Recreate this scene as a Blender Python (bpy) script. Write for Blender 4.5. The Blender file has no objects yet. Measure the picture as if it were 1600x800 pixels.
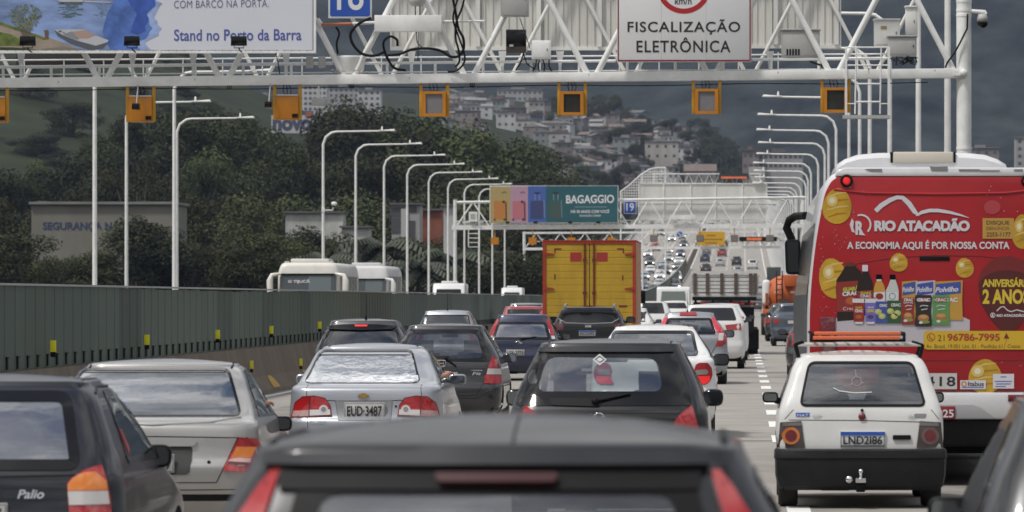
import bpy, bmesh, math, random
import numpy as np
from mathutils import Vector, Matrix
from mathutils.bvhtree import BVHTree
random.seed(7)
SC = bpy.context.scene
COL = SC.collection
PI = math.pi
F = 8000.0          # focal length in photo pixels (1600 wide)
VX, VY = 1160.0, 468.0   # vanishing point of the road in the photo
HC = 1.87           # eye height
HAZE_D = 4.0e-5
# ---------------------------------------------------------------- camera
cam = bpy.data.cameras.new('camera')
cam.sensor_width = 36.0
cam.lens = F / 1600 * 36
cam.shift_x = (800 - VX) / 1600
cam.shift_y = (VY - 400) / 1600
cam.clip_start = 0.5
cam.clip_end = 30000
cam.dof.use_dof = True
cam.dof.focus_distance = 72
cam.dof.aperture_fstop = 7.5
camo = bpy.data.objects.new('camera', cam)
COL.objects.link(camo)
camo.location = (0, 0, HC)
camo.rotation_euler = (PI / 2, 0, 0)
SC.camera = camo
# ---------------------------------------------------------------- world and sun
SUN_EL, SUN_AZ = math.radians(60), math.radians(232)     # azimuth clockwise from +Y
world = bpy.data.worlds.new('World')
SC.world = world
world.use_nodes = True
wn, wl = world.node_tree.nodes, world.node_tree.links
wn.clear()
wo = wn.new('ShaderNodeOutputWorld')
bg = wn.new('ShaderNodeBackground')
bg.inputs['Strength'].default_value = 0.1
sky = wn.new('ShaderNodeTexSky')
sky.sky_type = 'NISHITA'
sky.sun_disc = False
sky.sun_elevation = SUN_EL
sky.sun_rotation = SUN_AZ
tc = wn.new('ShaderNodeTexCoord')
sep = wn.new('ShaderNodeSeparateXYZ')
wl.new(tc.outputs['Generated'], sep.inputs[0])
zz = wn.new('ShaderNodeMath'); zz.operation = 'MAXIMUM'; zz.inputs[1].default_value = 0.06
wl.new(sep.outputs['Z'], zz.inputs[0])
za = wn.new('ShaderNodeMath'); za.operation = 'ADD'; za.inputs[1].default_value = 0.12
wl.new(zz.outputs[0], za.inputs[0])
vd = wn.new('ShaderNodeVectorMath'); vd.operation = 'DIVIDE'
cb = wn.new('ShaderNodeCombineXYZ')
for i in range(3):
 wl.new(za.outputs[0], cb.inputs[i])
wl.new(tc.outputs['Generated'], vd.inputs[0])
wl.new(cb.outputs[0], vd.inputs[1])
nz = wn.new('ShaderNodeTexNoise')
nz.inputs['Scale'].default_value = 1.7
nz.inputs['Detail'].default_value = 7
nz.inputs['Roughness'].default_value = 0.62
wl.new(vd.outputs[0], nz.inputs['Vector'])
cov = wn.new('ShaderNodeValToRGB')          # cloud cover
cov.color_ramp.elements[0].position = 0.36
cov.color_ramp.elements[1].position = 0.50
wl.new(nz.outputs['Fac'], cov.inputs[0])
ccol = wn.new('ShaderNodeValToRGB')         # cloud brightness, dark bases and bright tops
ccol.color_ramp.elements[0].position = 0.36
ccol.color_ramp.elements[0].color = (2.2, 2.35, 2.7, 1)
ccol.color_ramp.elements[1].position = 0.62
ccol.color_ramp.elements[1].color = (14.5, 14.3, 14.0, 1)
nz2 = wn.new('ShaderNodeTexNoise')
nz2.inputs['Scale'].default_value = 2.6
nz2.inputs['Detail'].default_value = 6
wl.new(vd.outputs[0], nz2.inputs['Vector'])
wl.new(nz2.outputs['Fac'], ccol.inputs[0])
mx = wn.new('ShaderNodeMixRGB')
wl.new(cov.outputs[0], mx.inputs[0])
wl.new(sky.outputs[0], mx.inputs[1])
wl.new(ccol.outputs[0], mx.inputs[2])
hd = wn.new('ShaderNodeMapRange')            # whole sky dimmed toward the horizon to darken reflections on upright faces
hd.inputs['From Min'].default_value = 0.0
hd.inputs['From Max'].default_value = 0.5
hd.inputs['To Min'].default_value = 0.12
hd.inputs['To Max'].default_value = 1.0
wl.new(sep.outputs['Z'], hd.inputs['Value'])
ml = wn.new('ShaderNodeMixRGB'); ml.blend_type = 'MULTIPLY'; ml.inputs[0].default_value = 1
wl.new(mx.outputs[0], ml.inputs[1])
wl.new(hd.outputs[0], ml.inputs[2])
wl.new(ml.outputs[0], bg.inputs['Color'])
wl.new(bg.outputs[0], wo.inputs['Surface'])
sl = bpy.data.lights.new('sun', 'SUN')
sl.energy = 2.5
sl.angle = math.radians(7)
sl.color = (1.0, 0.96, 0.9)
so = bpy.data.objects.new('sun', sl)
COL.objects.link(so)
sd = Vector((math.sin(SUN_AZ) * math.cos(SUN_EL), math.cos(SUN_AZ) * math.cos(SUN_EL), math.sin(SUN_EL)))
so.rotation_euler = sd.to_track_quat('Z', 'Y').to_euler()
vs = SC.view_settings
vs.view_transform = 'Standard'
vs.look = 'None'
vs.exposure = 0.12
vs.gamma = 1.0
vs.use_curve_mapping = False
SC.cycles.max_bounces = 8
SC.cycles.diffuse_bounces = 3
SC.cycles.glossy_bounces = 3
SC.cycles.transparent_max_bounces = 24
SC.cycles.volume_bounces = 0
SC.cycles.use_denoising = True
SC.cycles.caustics_reflective = False
SC.cycles.caustics_refractive = False
# ---------------------------------------------------------------- materials
MATS = {}
def mat(name, col=(.5, .5, .5), rough=.5, metal=0., coat=0., spec=.5, var=0., vscale=8., bump=0., bscale=40.,
  emit=None, estr=0., streak=0., dark_inside=False, coords='Object', rand=0., detail=5):
 if name in MATS:
  return MATS[name]
 m = bpy.data.materials.new(name)
 m.use_nodes = True
 n, l = m.node_tree.nodes, m.node_tree.links
 b = n['Principled BSDF']
 b.inputs['Base Color'].default_value = (*col, 1)
 b.inputs['Roughness'].default_value = rough
 b.inputs['Metallic'].default_value = metal
 b.inputs['Coat Weight'].default_value = coat
 b.inputs['Coat Roughness'].default_value = .03
 b.inputs['Specular IOR Level'].default_value = spec
 if emit:
  b.inputs['Emission Color'].default_value = (*emit, 1)
  b.inputs['Emission Strength'].default_value = estr
 src = None
 if var or bump or streak or rand:
  t = n.new('ShaderNodeTexCoord')
 if var or streak:
  nn = n.new('ShaderNodeTexNoise')
  nn.inputs['Scale'].default_value = vscale
  nn.inputs['Detail'].default_value = detail
  nn.inputs['Roughness'].default_value = .65
  vec = t.outputs[coords]
  if streak:
   mp = n.new('ShaderNodeMapping')
   mp.inputs['Scale'].default_value = (1, 1, streak)
   l.new(vec, mp.inputs[0]); vec = mp.outputs[0]
  l.new(vec, nn.inputs['Vector'])
  r = n.new('ShaderNodeValToRGB')
  v = var or .2
  r.color_ramp.elements[0].position = .3
  r.color_ramp.elements[1].position = .7
  r.color_ramp.elements[0].color = tuple(c * (1 - v) for c in col) + (1,)
  r.color_ramp.elements[1].color = tuple(min(1, c * (1 + v)) for c in col) + (1,)
  l.new(nn.outputs['Fac'], r.inputs[0])
  src = r.outputs[0]
  rr = n.new('ShaderNodeMapRange')
  rr.inputs['To Min'].default_value = max(0.02, rough * .85)
  rr.inputs['To Max'].default_value = min(1, rough * 1.2)
  l.new(nn.outputs['Fac'], rr.inputs['Value'])
  l.new(rr.outputs[0], b.inputs['Roughness'])
 if rand:
  oi = n.new('ShaderNodeObjectInfo')
  hs = n.new('ShaderNodeHueSaturation')
  if src:
   l.new(src, hs.inputs['Color'])
  else:
   hs.inputs['Color'].default_value = (*col, 1)
  mr = n.new('ShaderNodeMapRange')
  mr.inputs['To Min'].default_value = 1 - rand
  mr.inputs['To Max'].default_value = 1 + rand
  l.new(oi.outputs['Random'], mr.inputs['Value'])
  l.new(mr.outputs[0], hs.inputs['Value'])
  mr2 = n.new('ShaderNodeMapRange')
  mr2.inputs['To Min'].default_value = .5 - rand * .06
  mr2.inputs['To Max'].default_value = .5 + rand * .04
  l.new(oi.outputs['Random'], mr2.inputs['Value'])
  l.new(mr2.outputs[0], hs.inputs['Hue'])
  src = hs.outputs[0]
 if src:
  l.new(src, b.inputs['Base Color'])
 if bump:
  nb = n.new('ShaderNodeTexNoise')
  nb.inputs['Scale'].default_value = bscale
  nb.inputs['Detail'].default_value = 4
  l.new(t.outputs[coords], nb.inputs['Vector'])
  bp = n.new('ShaderNodeBump')
  bp.inputs['Strength'].default_value = bump
  bp.inputs['Distance'].default_value = .02
  l.new(nb.outputs['Fac'], bp.inputs['Height'])
  l.new(bp.outputs[0], b.inputs['Normal'])
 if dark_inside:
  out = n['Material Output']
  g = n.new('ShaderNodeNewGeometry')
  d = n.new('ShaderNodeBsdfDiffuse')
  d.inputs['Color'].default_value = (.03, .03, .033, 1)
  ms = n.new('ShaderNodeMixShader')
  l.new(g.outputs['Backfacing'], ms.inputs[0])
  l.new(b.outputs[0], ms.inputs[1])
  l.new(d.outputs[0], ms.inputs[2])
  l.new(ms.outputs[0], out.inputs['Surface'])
 MATS[name] = m
 return m
def glass(name, tint=(.3, .32, .33), refl=.06, rough=.02, wave=0., film=0.):
 """window glass: tinted see-through pane with a mirror-like skin"""
 if name in MATS:
  return MATS[name]
 m = bpy.data.materials.new(name)
 m.use_nodes = True
 n, l = m.node_tree.nodes, m.node_tree.links
 n.remove(n['Principled BSDF'])
 out = n['Material Output']
 tr = n.new('ShaderNodeBsdfTransparent')
 tr.inputs['Color'].default_value = (*tint, 1)
 gl = n.new('ShaderNodeBsdfGlossy')
 gl.inputs['Roughness'].default_value = rough
 gl.inputs['Color'].default_value = (.95, .97, 1, 1)
 ge = n.new('ShaderNodeNewGeometry')
 dt = n.new('ShaderNodeVectorMath'); dt.operation = 'DOT_PRODUCT'
 l.new(ge.outputs['Normal'], dt.inputs[0]); l.new(ge.outputs['Incoming'], dt.inputs[1])
 ab = n.new('ShaderNodeMath'); ab.operation = 'ABSOLUTE'; l.new(dt.outputs['Value'], ab.inputs[0])
 om = n.new('ShaderNodeMath'); om.operation = 'SUBTRACT'; om.inputs[0].default_value = 1.0; om.use_clamp = True; l.new(ab.outputs[0], om.inputs[1])
 pw = n.new('ShaderNodeMath'); pw.operation = 'POWER'; pw.inputs[1].default_value = 5.0; l.new(om.outputs[0], pw.inputs[0])
 fr = n.new('ShaderNodeMath'); fr.operation = 'MULTIPLY_ADD'; fr.inputs[1].default_value = .95; fr.inputs[2].default_value = .045; l.new(pw.outputs[0], fr.inputs[0])
 ad = n.new('ShaderNodeMath'); ad.operation = 'ADD'; ad.use_clamp = True
 ad.inputs[1].default_value = refl + film
 l.new(fr.outputs[0], ad.inputs[0])
 if wave:
  t = n.new('ShaderNodeTexCoord')
  mp = n.new('ShaderNodeMapping')
  mp.inputs['Scale'].default_value = (3, 1, 9)
  nb = n.new('ShaderNodeTexNoise')
  nb.inputs['Scale'].default_value = 2.2
  nb.inputs['Detail'].default_value = 3
  l.new(t.outputs['Object'], mp.inputs[0]); l.new(mp.outputs[0], nb.inputs['Vector'])
  bp = n.new('ShaderNodeBump')
  bp.inputs['Strength'].default_value = wave
  bp.inputs['Distance'].default_value = .02
  l.new(nb.outputs['Fac'], bp.inputs['Height'])
  l.new(bp.outputs[0], gl.inputs['Normal'])
 ms = n.new('ShaderNodeMixShader')
 l.new(ad.outputs[0], ms.inputs[0])
 l.new(tr.outputs[0], ms.inputs[1])
 l.new(gl.outputs[0], ms.inputs[2])
 l.new(ms.outputs[0], out.inputs['Surface'])
 MATS[name] = m
 return m
WHITE_STEEL = mat('white_steel', (.80, .80, .785), .45, var=.14, vscale=1.6, bump=.05, bscale=30)
WHITE_STEEL_OLD = mat('white_steel_weathered', (.72, .715, .69), .55, var=.14, vscale=1.2, streak=.25)
PANEL_BACK = mat('sign_back_sheet', (.64, .63, .59), .5, var=.12, vscale=1.3, streak=.15)
GREY_BOX = mat('grey_cabinet', (.42, .42, .41), .5, var=.08, vscale=3)
BLACK = mat('black_plastic', (.009, .009, .010), .5, spec=.14, var=.15, vscale=10)
BLACKG = mat('black_gloss', (.006, .006, .007), .12, coat=.25, spec=.3)
RUBBER = mat('tyre_rubber', (.022, .022, .022), .85, var=.25, vscale=12)
UNDER = mat('underbody', (.010, .010, .010), .9, spec=.05)
RIM = mat('rim_metal', (.35, .35, .36), .4, metal=.8)
CHROME = mat('chrome', (.72, .72, .73), .12, metal=1.)
RED = mat('red_lens', (.36, .010, .014), .12, coat=1.)
REDDARK = mat('dark_red_lens', (.13, .008, .012), .12, coat=1.)
REDLIT = mat('lit_red_lamp', (.5, .02, .02), .3, emit=(1, .05, .04), estr=.3)
REDGLOW = mat('glowing_red_lamp', (.6, .02, .02), .3, emit=(1, .03, .03), estr=.35)
AMBER = mat('amber_lens', (.70, .20, .015), .15, coat=1.)
CLEARL = mat('clear_lens', (.55, .53, .52), .12, coat=1.)
SMOKE = mat('smoked_lens', (.06, .045, .042), .12, coat=1.)
LAMPLIT = mat('lit_headlamp', (.9, .9, .85), .3, emit=(1, .97, .9), estr=5.)
PLATE = mat('plate_grey', (.50, .50, .49), .45, var=.06, vscale=20)
PLATEW = mat('plate_white', (.62, .63, .64), .4, var=.05, vscale=20)
PLATET = mat('plate_letters', (.015, .015, .018), .6)
BLUE = mat('sign_blue', (.025, .09, .42), .4)
SEAT = mat('seat_fabric', (.045, .045, .048), .9, var=.2, vscale=14)
SEATG = mat('seat_fabric_grey', (.12, .12, .125), .9, var=.2, vscale=14)
DASH = mat('dashboard', (.03, .03, .032), .7)
MIRROR = mat('mirror_glass', (.22, .24, .26), .05, metal=1.)
SKIN = mat('skin', (.42, .22, .14), .55)
HAIR = mat('hair', (.015, .011, .009), .7)
YEL = mat('reflector_yellow', (.72, .66, .02), .4, emit=(.8, .75, .03), estr=.05)
ORANGE = mat('camera_orange', (.50, .19, .012), .45, var=.12, vscale=3)
ORANGE2 = mat('camera_yellow', (.56, .29, .02), .45, var=.1, vscale=3)
WHITEP = mat('sign_white', (.76, .76, .77), .4, var=.03, vscale=1)
SIGNT = mat('sign_black', (.02, .02, .022), .5)
# ---------------------------------------------------------------- mesh helpers
class MB:
 def __init__(s):
  s.v, s.f, s.m, s.sm = [], [], [], []
 def add(s, verts, faces, m=0, smooth=False):
  o = len(s.v)
  s.v += [tuple(x) for x in verts]
  for f in faces:
   s.f.append([i + o for i in f]); s.m.append(m); s.sm.append(smooth)
  return s
 def box(s, x0, x1, y0, y1, z0, z1, m=0):
  v = [(x0, y0, z0), (x1, y0, z0), (x1, y1, z0), (x0, y1, z0), (x0, y0, z1), (x1, y0, z1), (x1, y1, z1), (x0, y1, z1)]
  return s.add(v, [(0, 3, 2, 1), (4, 5, 6, 7), (0, 1, 5, 4), (1, 2, 6, 5), (2, 3, 7, 6), (3, 0, 4, 7)], m)
 def bar(s, p0, p1, w, h, m=0, up=(0, 0, 1)):
  p0, p1 = Vector(p0), Vector(p1)
  d = (p1 - p0).normalized()
  u = Vector(up)
  if abs(d.dot(u)) > .98:
   u = Vector((0, 1, 0))
  a = d.cross(u).normalized() * (w / 2)
  b = a.cross(d).normalized() * (h / 2)
  v = [p0 - a - b, p0 + a - b, p0 + a + b, p0 - a + b, p1 - a - b, p1 + a - b, p1 + a + b, p1 - a + b]
  return s.add(v, [(0, 1, 2, 3), (7, 6, 5, 4), (0, 4, 5, 1), (1, 5, 6, 2), (2, 6, 7, 3), (3, 7, 4, 0)], m)
 def tube(s, pts, r, n=10, m=0, cap=True):
  pts = [Vector(p) for p in pts]
  k = len(pts)
  rs = r if isinstance(r, (list, tuple)) else [r] * k
  ref = None
  vv = []
  for i, p in enumerate(pts):
   d = (pts[min(i + 1, k - 1)] - pts[max(i - 1, 0)]).normalized()
   if ref is None:
    ref = Vector((0, 0, 1)) if abs(d.z) < .9 else Vector((1, 0, 0))
   a = (ref - d * ref.dot(d)).normalized()
   ref = a
   b = d.cross(a)
   for j in range(n):
    t = 2 * PI * j / n
    vv.append(p + (a * math.cos(t) + b * math.sin(t)) * rs[i])
  ff = []
  for i in range(k - 1):
   for j in range(n):
    ff.append((i * n + j, i * n + (j + 1) % n, (i + 1) * n + (j + 1) % n, (i + 1) * n + j))
  s.add(vv, ff, m, True)
  if cap:
   s.add(vv[:n], [tuple(range(n))[::-1]], m)
   s.add(vv[-n:], [tuple(range(n))], m)
  return s
 def lathe(s, prof, c=(0, 0, 0), axis='z', n=24, m=0, smooth=True):
  vv, ff = [], []
  for (r, h) in prof:
   for j in range(n):
    t = 2 * PI * j / n
    a, b = r * math.cos(t), r * math.sin(t)
    p = {'z': (a, b, h), 'x': (h, a, b), 'y': (b, h, a)}[axis]
    vv.append((p[0] + c[0], p[1] + c[1], p[2] + c[2]))
  for i in range(len(prof) - 1):
   for j in range(n):
    ff.append((i * n + j, i * n + (j + 1) % n, (i + 1) * n + (j + 1) % n, (i + 1) * n + j))
  s.add(vv, ff, m, smooth)
  k = len(prof)
  if prof[0][0] > 1e-4:
   s.add(vv[:n], [tuple(range(n))[::-1]], m)
  if prof[-1][0] > 1e-4:
   s.add(vv[-n:], [tuple(range(n))], m)
  return s
 def prism(s, poly, y0, y1, m=0, axis='y'):
  """poly in the xz plane (or yz for axis x, xy for axis z), pushed along the axis"""
  f = {'y': lambda a, b, t: (a, t, b), 'x': lambda a, b, t: (t, a, b), 'z': lambda a, b, t: (a, b, t)}[axis]
  k = len(poly)
  v = [f(a, b, y0) for a, b in poly] + [f(a, b, y1) for a, b in poly]
  ff = [tuple(range(k)), tuple(range(2 * k - 1, k - 1, -1))]
  for i in range(k):
   j = (i + 1) % k
   ff.append((i, i + k, j + k, j))
  return s.add(v, ff, m)
 def blob(s, c, r, m=0, nu=12, nv=8):
  vv, ff = [], []
  for i in range(nv + 1):
   t = PI * i / nv
   for j in range(nu):
    u = 2 * PI * j / nu
    vv.append((c[0] + r[0] * math.sin(t) * math.cos(u), c[1] + r[1] * math.sin(t) * math.sin(u), c[2] + r[2] * math.cos(t)))
  for i in range(nv):
   for j in range(nu):
    ff.append((i * nu + j, (i + 1) * nu + j, (i + 1) * nu + (j + 1) % nu, i * nu + (j + 1) % nu))
  return s.add(vv, ff, m, True)
 def build(s, name, mats, parent=None, loc=None, bevel=0., seg=2, angle=35, recalc=False):
  me = bpy.data.meshes.new(name)
  me.from_pydata(s.v, [], s.f)
  if not isinstance(mats, (list, tuple)):
   mats = [mats]
  for k in mats:
   me.materials.append(k)
  me.polygons.foreach_set('material_index', s.m)
  me.polygons.foreach_set('use_smooth', s.sm)
  if bevel or recalc:
   bm = bmesh.new(); bm.from_mesh(me)
   bmesh.ops.remove_doubles(bm, verts=bm.verts, dist=1e-5)
   bmesh.ops.recalc_face_normals(bm, faces=bm.faces)
   if bevel:
    ed = [e for e in bm.edges if len(e.link_faces) == 2 and e.calc_face_angle(0) > math.radians(angle)]
    bmesh.ops.bevel(bm, geom=ed, offset=bevel, segments=seg, affect='EDGES', profile=.5, clamp_overlap=True)
    for f in bm.faces:
     f.smooth = True
   bm.to_mesh(me); bm.free()
   if bevel:
    me.set_sharp_from_angle(angle=math.radians(40))
  me.validate(clean_customdata=False)
  o = bpy.data.objects.new(name, me)
  COL.objects.link(o)
  if parent:
   o.parent = parent
  if loc:
   o.location = loc
  return o
def thing(name, label, cat, loc=(0, 0, 0), group=None, rz=0.):
 o = bpy.data.objects.new(name, None)
 o.empty_display_size = .2
 COL.objects.link(o)
 o.location = loc
 o.rotation_euler = (0, 0, rz)
 o['label'] = label
 o['category'] = cat
 if group:
  o['group'] = group
 return o
def tag(o, label, cat, group=None, kind=None):
 o['label'] = label
 o['category'] = cat
 if group:
  o['group'] = group
 if kind:
  o['kind'] = kind
 return o
def struct(o, kind='structure'):
 o['kind'] = kind
 return o
def copy_tree(o, parent=None):
 c = o.copy()
 COL.objects.link(c)
 if parent:
  c.parent = parent
 for ch in list(o.children):
  copy_tree(ch, c)
 return c
def P(px, py, Y):
 """the point at depth Y that stands at photo pixel (px, py)"""
 return ((px - VX) * Y / F, Y, HC + (VY - py) * Y / F)
def X_(px, Y): return (px - VX) * Y / F
def Z_(py, Y): return HC + (VY - py) * Y / F
def road_z(y):
 if y < 350: return 0.
 if y < 1000: return 2.37e-5 * (y - 350) ** 2
 if y < 1500: return 10.01 + .0308 * (y - 1000)
 return 25.4 + .0308 * (y - 1500) - 4e-5 * (y - 1500) ** 2
def rpoly(pts, r=.03, n=4):
 """round the corners of a polygon; r a number or one per corner"""
 out = []
 k = len(pts)
 rs = r if isinstance(r, (list, tuple)) else [r] * k
 for i in range(k):
  p, a, b = Vector(pts[i]), Vector(pts[i - 1]), Vector(pts[(i + 1) % k])
  if rs[i] <= 0:
   out.append(tuple(p)); continue
  da, db = (a - p), (b - p)
  q = min(rs[i], da.length * .45, db.length * .45)
  s_, e_ = p + da.normalized() * q, p + db.normalized() * q
  for j in range(n + 1):
   t = j / n
   out.append(tuple(s_ * (1 - t) ** 2 + p * 2 * t * (1 - t) + e_ * t * t))
 return out
def inset(poly, d):
 """move every point of a convex-ish polygon inwards by d"""
 k = len(poly)
 A = sum(poly[i][0] * poly[(i + 1) % k][1] - poly[(i + 1) % k][0] * poly[i][1] for i in range(k))
 sg = 1 if A > 0 else -1
 out = []
 for i in range(k):
  p, a, b = Vector(poly[i]), Vector(poly[i - 1]), Vector(poly[(i + 1) % k])
  t = (b - a)
  if t.length < 1e-9:
   out.append(tuple(p)); continue
  t.normalize()
  nrm = Vector((-t.y, t.x)) * sg
  out.append(tuple(p + nrm * d))
 return out
def inside(p, poly):
 x, y = p
 c = False
 j = len(poly) - 1
 for i in range(len(poly)):
  xi, yi = poly[i]; xj, yj = poly[j]
  if (yi > y) != (yj > y) and x < (xj - xi) * (y - yi) / (yj - yi) + xi:
   c = not c
  j = i
 return c
def pchip(xs, ys):
 xs, ys = np.array(xs, float), np.array(ys, float)
 h = np.diff(xs); d = np.diff(ys) / h
 k = len(xs)
 m = np.zeros(k)
 for i in range(1, k - 1):
  if d[i - 1] * d[i] > 0:
   w1, w2 = 2 * h[i] + h[i - 1], h[i] + 2 * h[i - 1]
   m[i] = (w1 + w2) / (w1 / d[i - 1] + w2 / d[i])
 m[0], m[-1] = d[0], d[-1]
 def f(x):
  x = min(max(x, xs[0]), xs[-1])
  i = min(max(int(np.searchsorted(xs, x)) - 1, 0), k - 2)
  t = (x - xs[i]) / h[i]
  return float((1 + 2 * t) * (1 - t) ** 2 * ys[i] + t * (1 - t) ** 2 * h[i] * m[i] + t * t * (3 - 2 * t) * ys[i + 1] + t * t * (t - 1) * h[i] * m[i + 1])
 return f
# ---------------------------------------------------------------- lettering
_TXT = {}
def text_geo(string, bold=0.0, spacing=1.0, shear=0.):
 k = (string, bold, spacing, shear)
 if k in _TXT:
  return _TXT[k]
 cu = bpy.data.curves.new('lettering', 'FONT')
 cu.body = string
 cu.size = 1
 cu.offset = bold
 cu.space_character = spacing
 cu.shear = shear
 cu.resolution_u = 4
 cu.fill_mode = 'FRONT'
 o = bpy.data.objects.new('lettering', cu)
 COL.objects.link(o)
 dg = bpy.context.evaluated_depsgraph_get()
 me = bpy.data.meshes.new_from_object(o.evaluated_get(dg))
 v = [(p.co.x, p.co.y) for p in me.vertices]
 f = [tuple(p.vertices) for p in me.polygons]
 bpy.data.objects.remove(o); bpy.data.curves.remove(cu); bpy.data.meshes.remove(me)
 x0, x1 = min(a for a, _ in v), max(a for a, _ in v)
 y0, y1 = min(b for _, b in v), max(b for _, b in v)
 v = [((a - x0) / (x1 - x0), (b - y0) / (y1 - y0)) for a, b in v]
 _TXT[k] = (v, f)
 return _TXT[k]
class Decal:
 """flat printed shapes on a vertical plane facing the road user (-Y); coordinates in photo pixels through conv, or metres"""
 def __init__(s, conv=None, y=0., step=.003):
  s.mb, s.mats, s.conv, s.y, s.step = MB(), [], conv or (lambda a, b: (a, b)), y, step
 def mi(s, m):
  if m not in s.mats:
   s.mats.append(m)
  return s.mats.index(m)
 def poly(s, pts, m, layer=1, r=0):
  pts = [s.conv(*p) for p in pts]
  if r:
   pts = rpoly(pts, r)
  A = sum(pts[i][0] * pts[(i + 1) % len(pts)][1] - pts[(i + 1) % len(pts)][0] * pts[i][1] for i in range(len(pts)))
  if A < 0:
   pts = pts[::-1]
  s.mb.add([(a, s.y - s.step * layer, b) for a, b in pts], [tuple(range(len(pts)))], s.mi(m))
 def rect(s, x0, y0, x1, y1, m, layer=1, r=0):
  s.poly([(x0, y0), (x1, y0), (x1, y1), (x0, y1)], m, layer, r)
 def ell(s, cx, cy, rx, ry, m, layer=1, rot=0., n=28, taper=0.):
  pts = []
  for i in range(n):
   t = 2 * PI * i / n
   a, b = rx * math.cos(t) * (1 - taper * math.sin(t)), ry * math.sin(t)
   pts.append((cx + a * math.cos(rot) - b * math.sin(rot), cy + a * math.sin(rot) + b * math.cos(rot)))
  s.poly(pts, m, layer)
 def ring(s, cx, cy, ro, ri, m, layer=1, a0=0., a1=360., n=40):
  k = int(n * (a1 - a0) / 360) + 1
  for i in range(k - 1):
   t0 = math.radians(a0 + (a1 - a0) * i / (k - 1)); t1 = math.radians(a0 + (a1 - a0) * (i + 1) / (k - 1))
   s.poly([(cx + ro * math.cos(t0), cy + ro * math.sin(t0)), (cx + ro * math.cos(t1), cy + ro * math.sin(t1)),
     (cx + ri * math.cos(t1), cy + ri * math.sin(t1)), (cx + ri * math.cos(t0), cy + ri * math.sin(t0))], m, layer)
 def stroke(s, pts, w, m, layer=1):
  """a painted line; w a number or one width per point"""
  ws = w if isinstance(w, (list, tuple)) else [w] * len(pts)
  L, R = [], []
  for i, p in enumerate(pts):
   a, b = Vector(pts[max(i - 1, 0)]), Vector(pts[min(i + 1, len(pts) - 1)])
   d = (b - a).normalized()
   nn = Vector((-d.y, d.x)) * ws[i] / 2
   L.append(Vector(p) + nn); R.append(Vector(p) - nn)
  for i in range(len(pts) - 1):
   s.poly([tuple(L[i]), tuple(L[i + 1]), tuple(R[i + 1]), tuple(R[i])], m, layer)
 def text(s, string, x0, y0, x1, y1, m, layer=2, bold=0., spacing=1., shear=0., slope=0.):
  """fills the box with the text; y0 is the top when conv takes pixels"""
  v, f = text_geo(string, bold, spacing, shear)
  pts = [s.conv(x0 + a * (x1 - x0), y1 + b * (y0 - y1) + slope * a) for a, b in v]
  s.mb.add([(a, s.y - s.step * layer, b) for a, b in pts], f, s.mi(m))
 def build(s, name, parent=None, loc=None):
  return s.mb.build(name, s.mats, parent, loc)
# ================================================================ cars
TPL = {
 # rows: height, half width factor, rear y, front y measured back from the nose, rear corner radius, rear bow
 'hatch': lambda W, H, L, zb, zt, wr, rk: [
 (.17, .86 * W / 2, .16, .30, .22, .06), (.24, .94 * W / 2, .07, .12, .22, .07), (.36, .985 * W / 2, .01, .03, .22, .08), (.52, W / 2, 0, 0, .22, .08),
 (.60, W / 2, .005, .02, .22, .08), (.65, .998 * W / 2, .05, .06, .22, .07), (.74, .99 * W / 2, .075, .30, .22, .06),
 (zb - .06, .975 * W / 2, .10, .85, .20, .06), (zb, .955 * W / 2, .13, 1.05, .18, .06),
 ((zb + zt) / 2, (wr + .955 * W / 2) / 2 + .012, .13 + rk * .45, 1.45, .14, .05), (zt, wr, .13 + rk, 1.95, .12, .05), (H - .055, wr - .025, .13 + rk + .05, 2.1, .12, .05)],
 'sedan': lambda W, H, L, zb, zt, wr, rk: [
 (.17, .86 * W / 2, .16, .30, .22, .06), (.24, .94 * W / 2, .07, .12, .22, .07), (.36, .985 * W / 2, .01, .03, .22, .08), (.52, W / 2, 0, 0, .22, .08),
 (.60, W / 2, .005, .02, .22, .08), (.645, .998 * W / 2, .05, .06, .22, .07), (.74, .99 * W / 2, .075, .30, .22, .06),
 (zb - .10, .975 * W / 2, .09, .82, .20, .05), (zb - .03, .965 * W / 2, .11, .95, .18, .05), (zb, .945 * W / 2, .16, 1.05, .16, .05), (zb + .02, .91 * W / 2, .40, 1.12, .14, .05), (zb + .05, .90 * W / 2, .50, 1.17, .14, .05),
 ((zb + zt) / 2 + .02, (wr + .90 * W / 2) / 2 + .008, .50 + rk * .5, 1.55, .13, .05), (zt, wr, .50 + rk, 2.0, .12, .05), (H - .05, wr - .03, .50 + rk + .10, 2.15, .12, .05)],
}
TPL['suv'] = lambda W, H, L, zb, zt, wr, rk: [
 (.24, .88 * W / 2, .14, .25, .2, .05), (.32, .96 * W / 2, .05, .10, .2, .06), (.48, .99 * W / 2, .0, .02, .2, .07), (.66, W / 2, 0, 0, .2, .07),
 (.72, .998 * W / 2, .04, .03, .2, .06), (.88, .995 * W / 2, .06, .12, .2, .05), (zb - .06, .98 * W / 2, .09, .95, .18, .05), (zb, .96 * W / 2, .12, 1.12, .17, .05),
 ((zb + zt) / 2, (wr + .96 * W / 2) / 2 + .012, .12 + rk * .45, 1.5, .14, .05), (zt, wr, .12 + rk, 1.95, .12, .05), (H - .055, wr - .025, .12 + rk + .04, 2.1, .12, .05)]
FRIT = BLACKG
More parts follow.
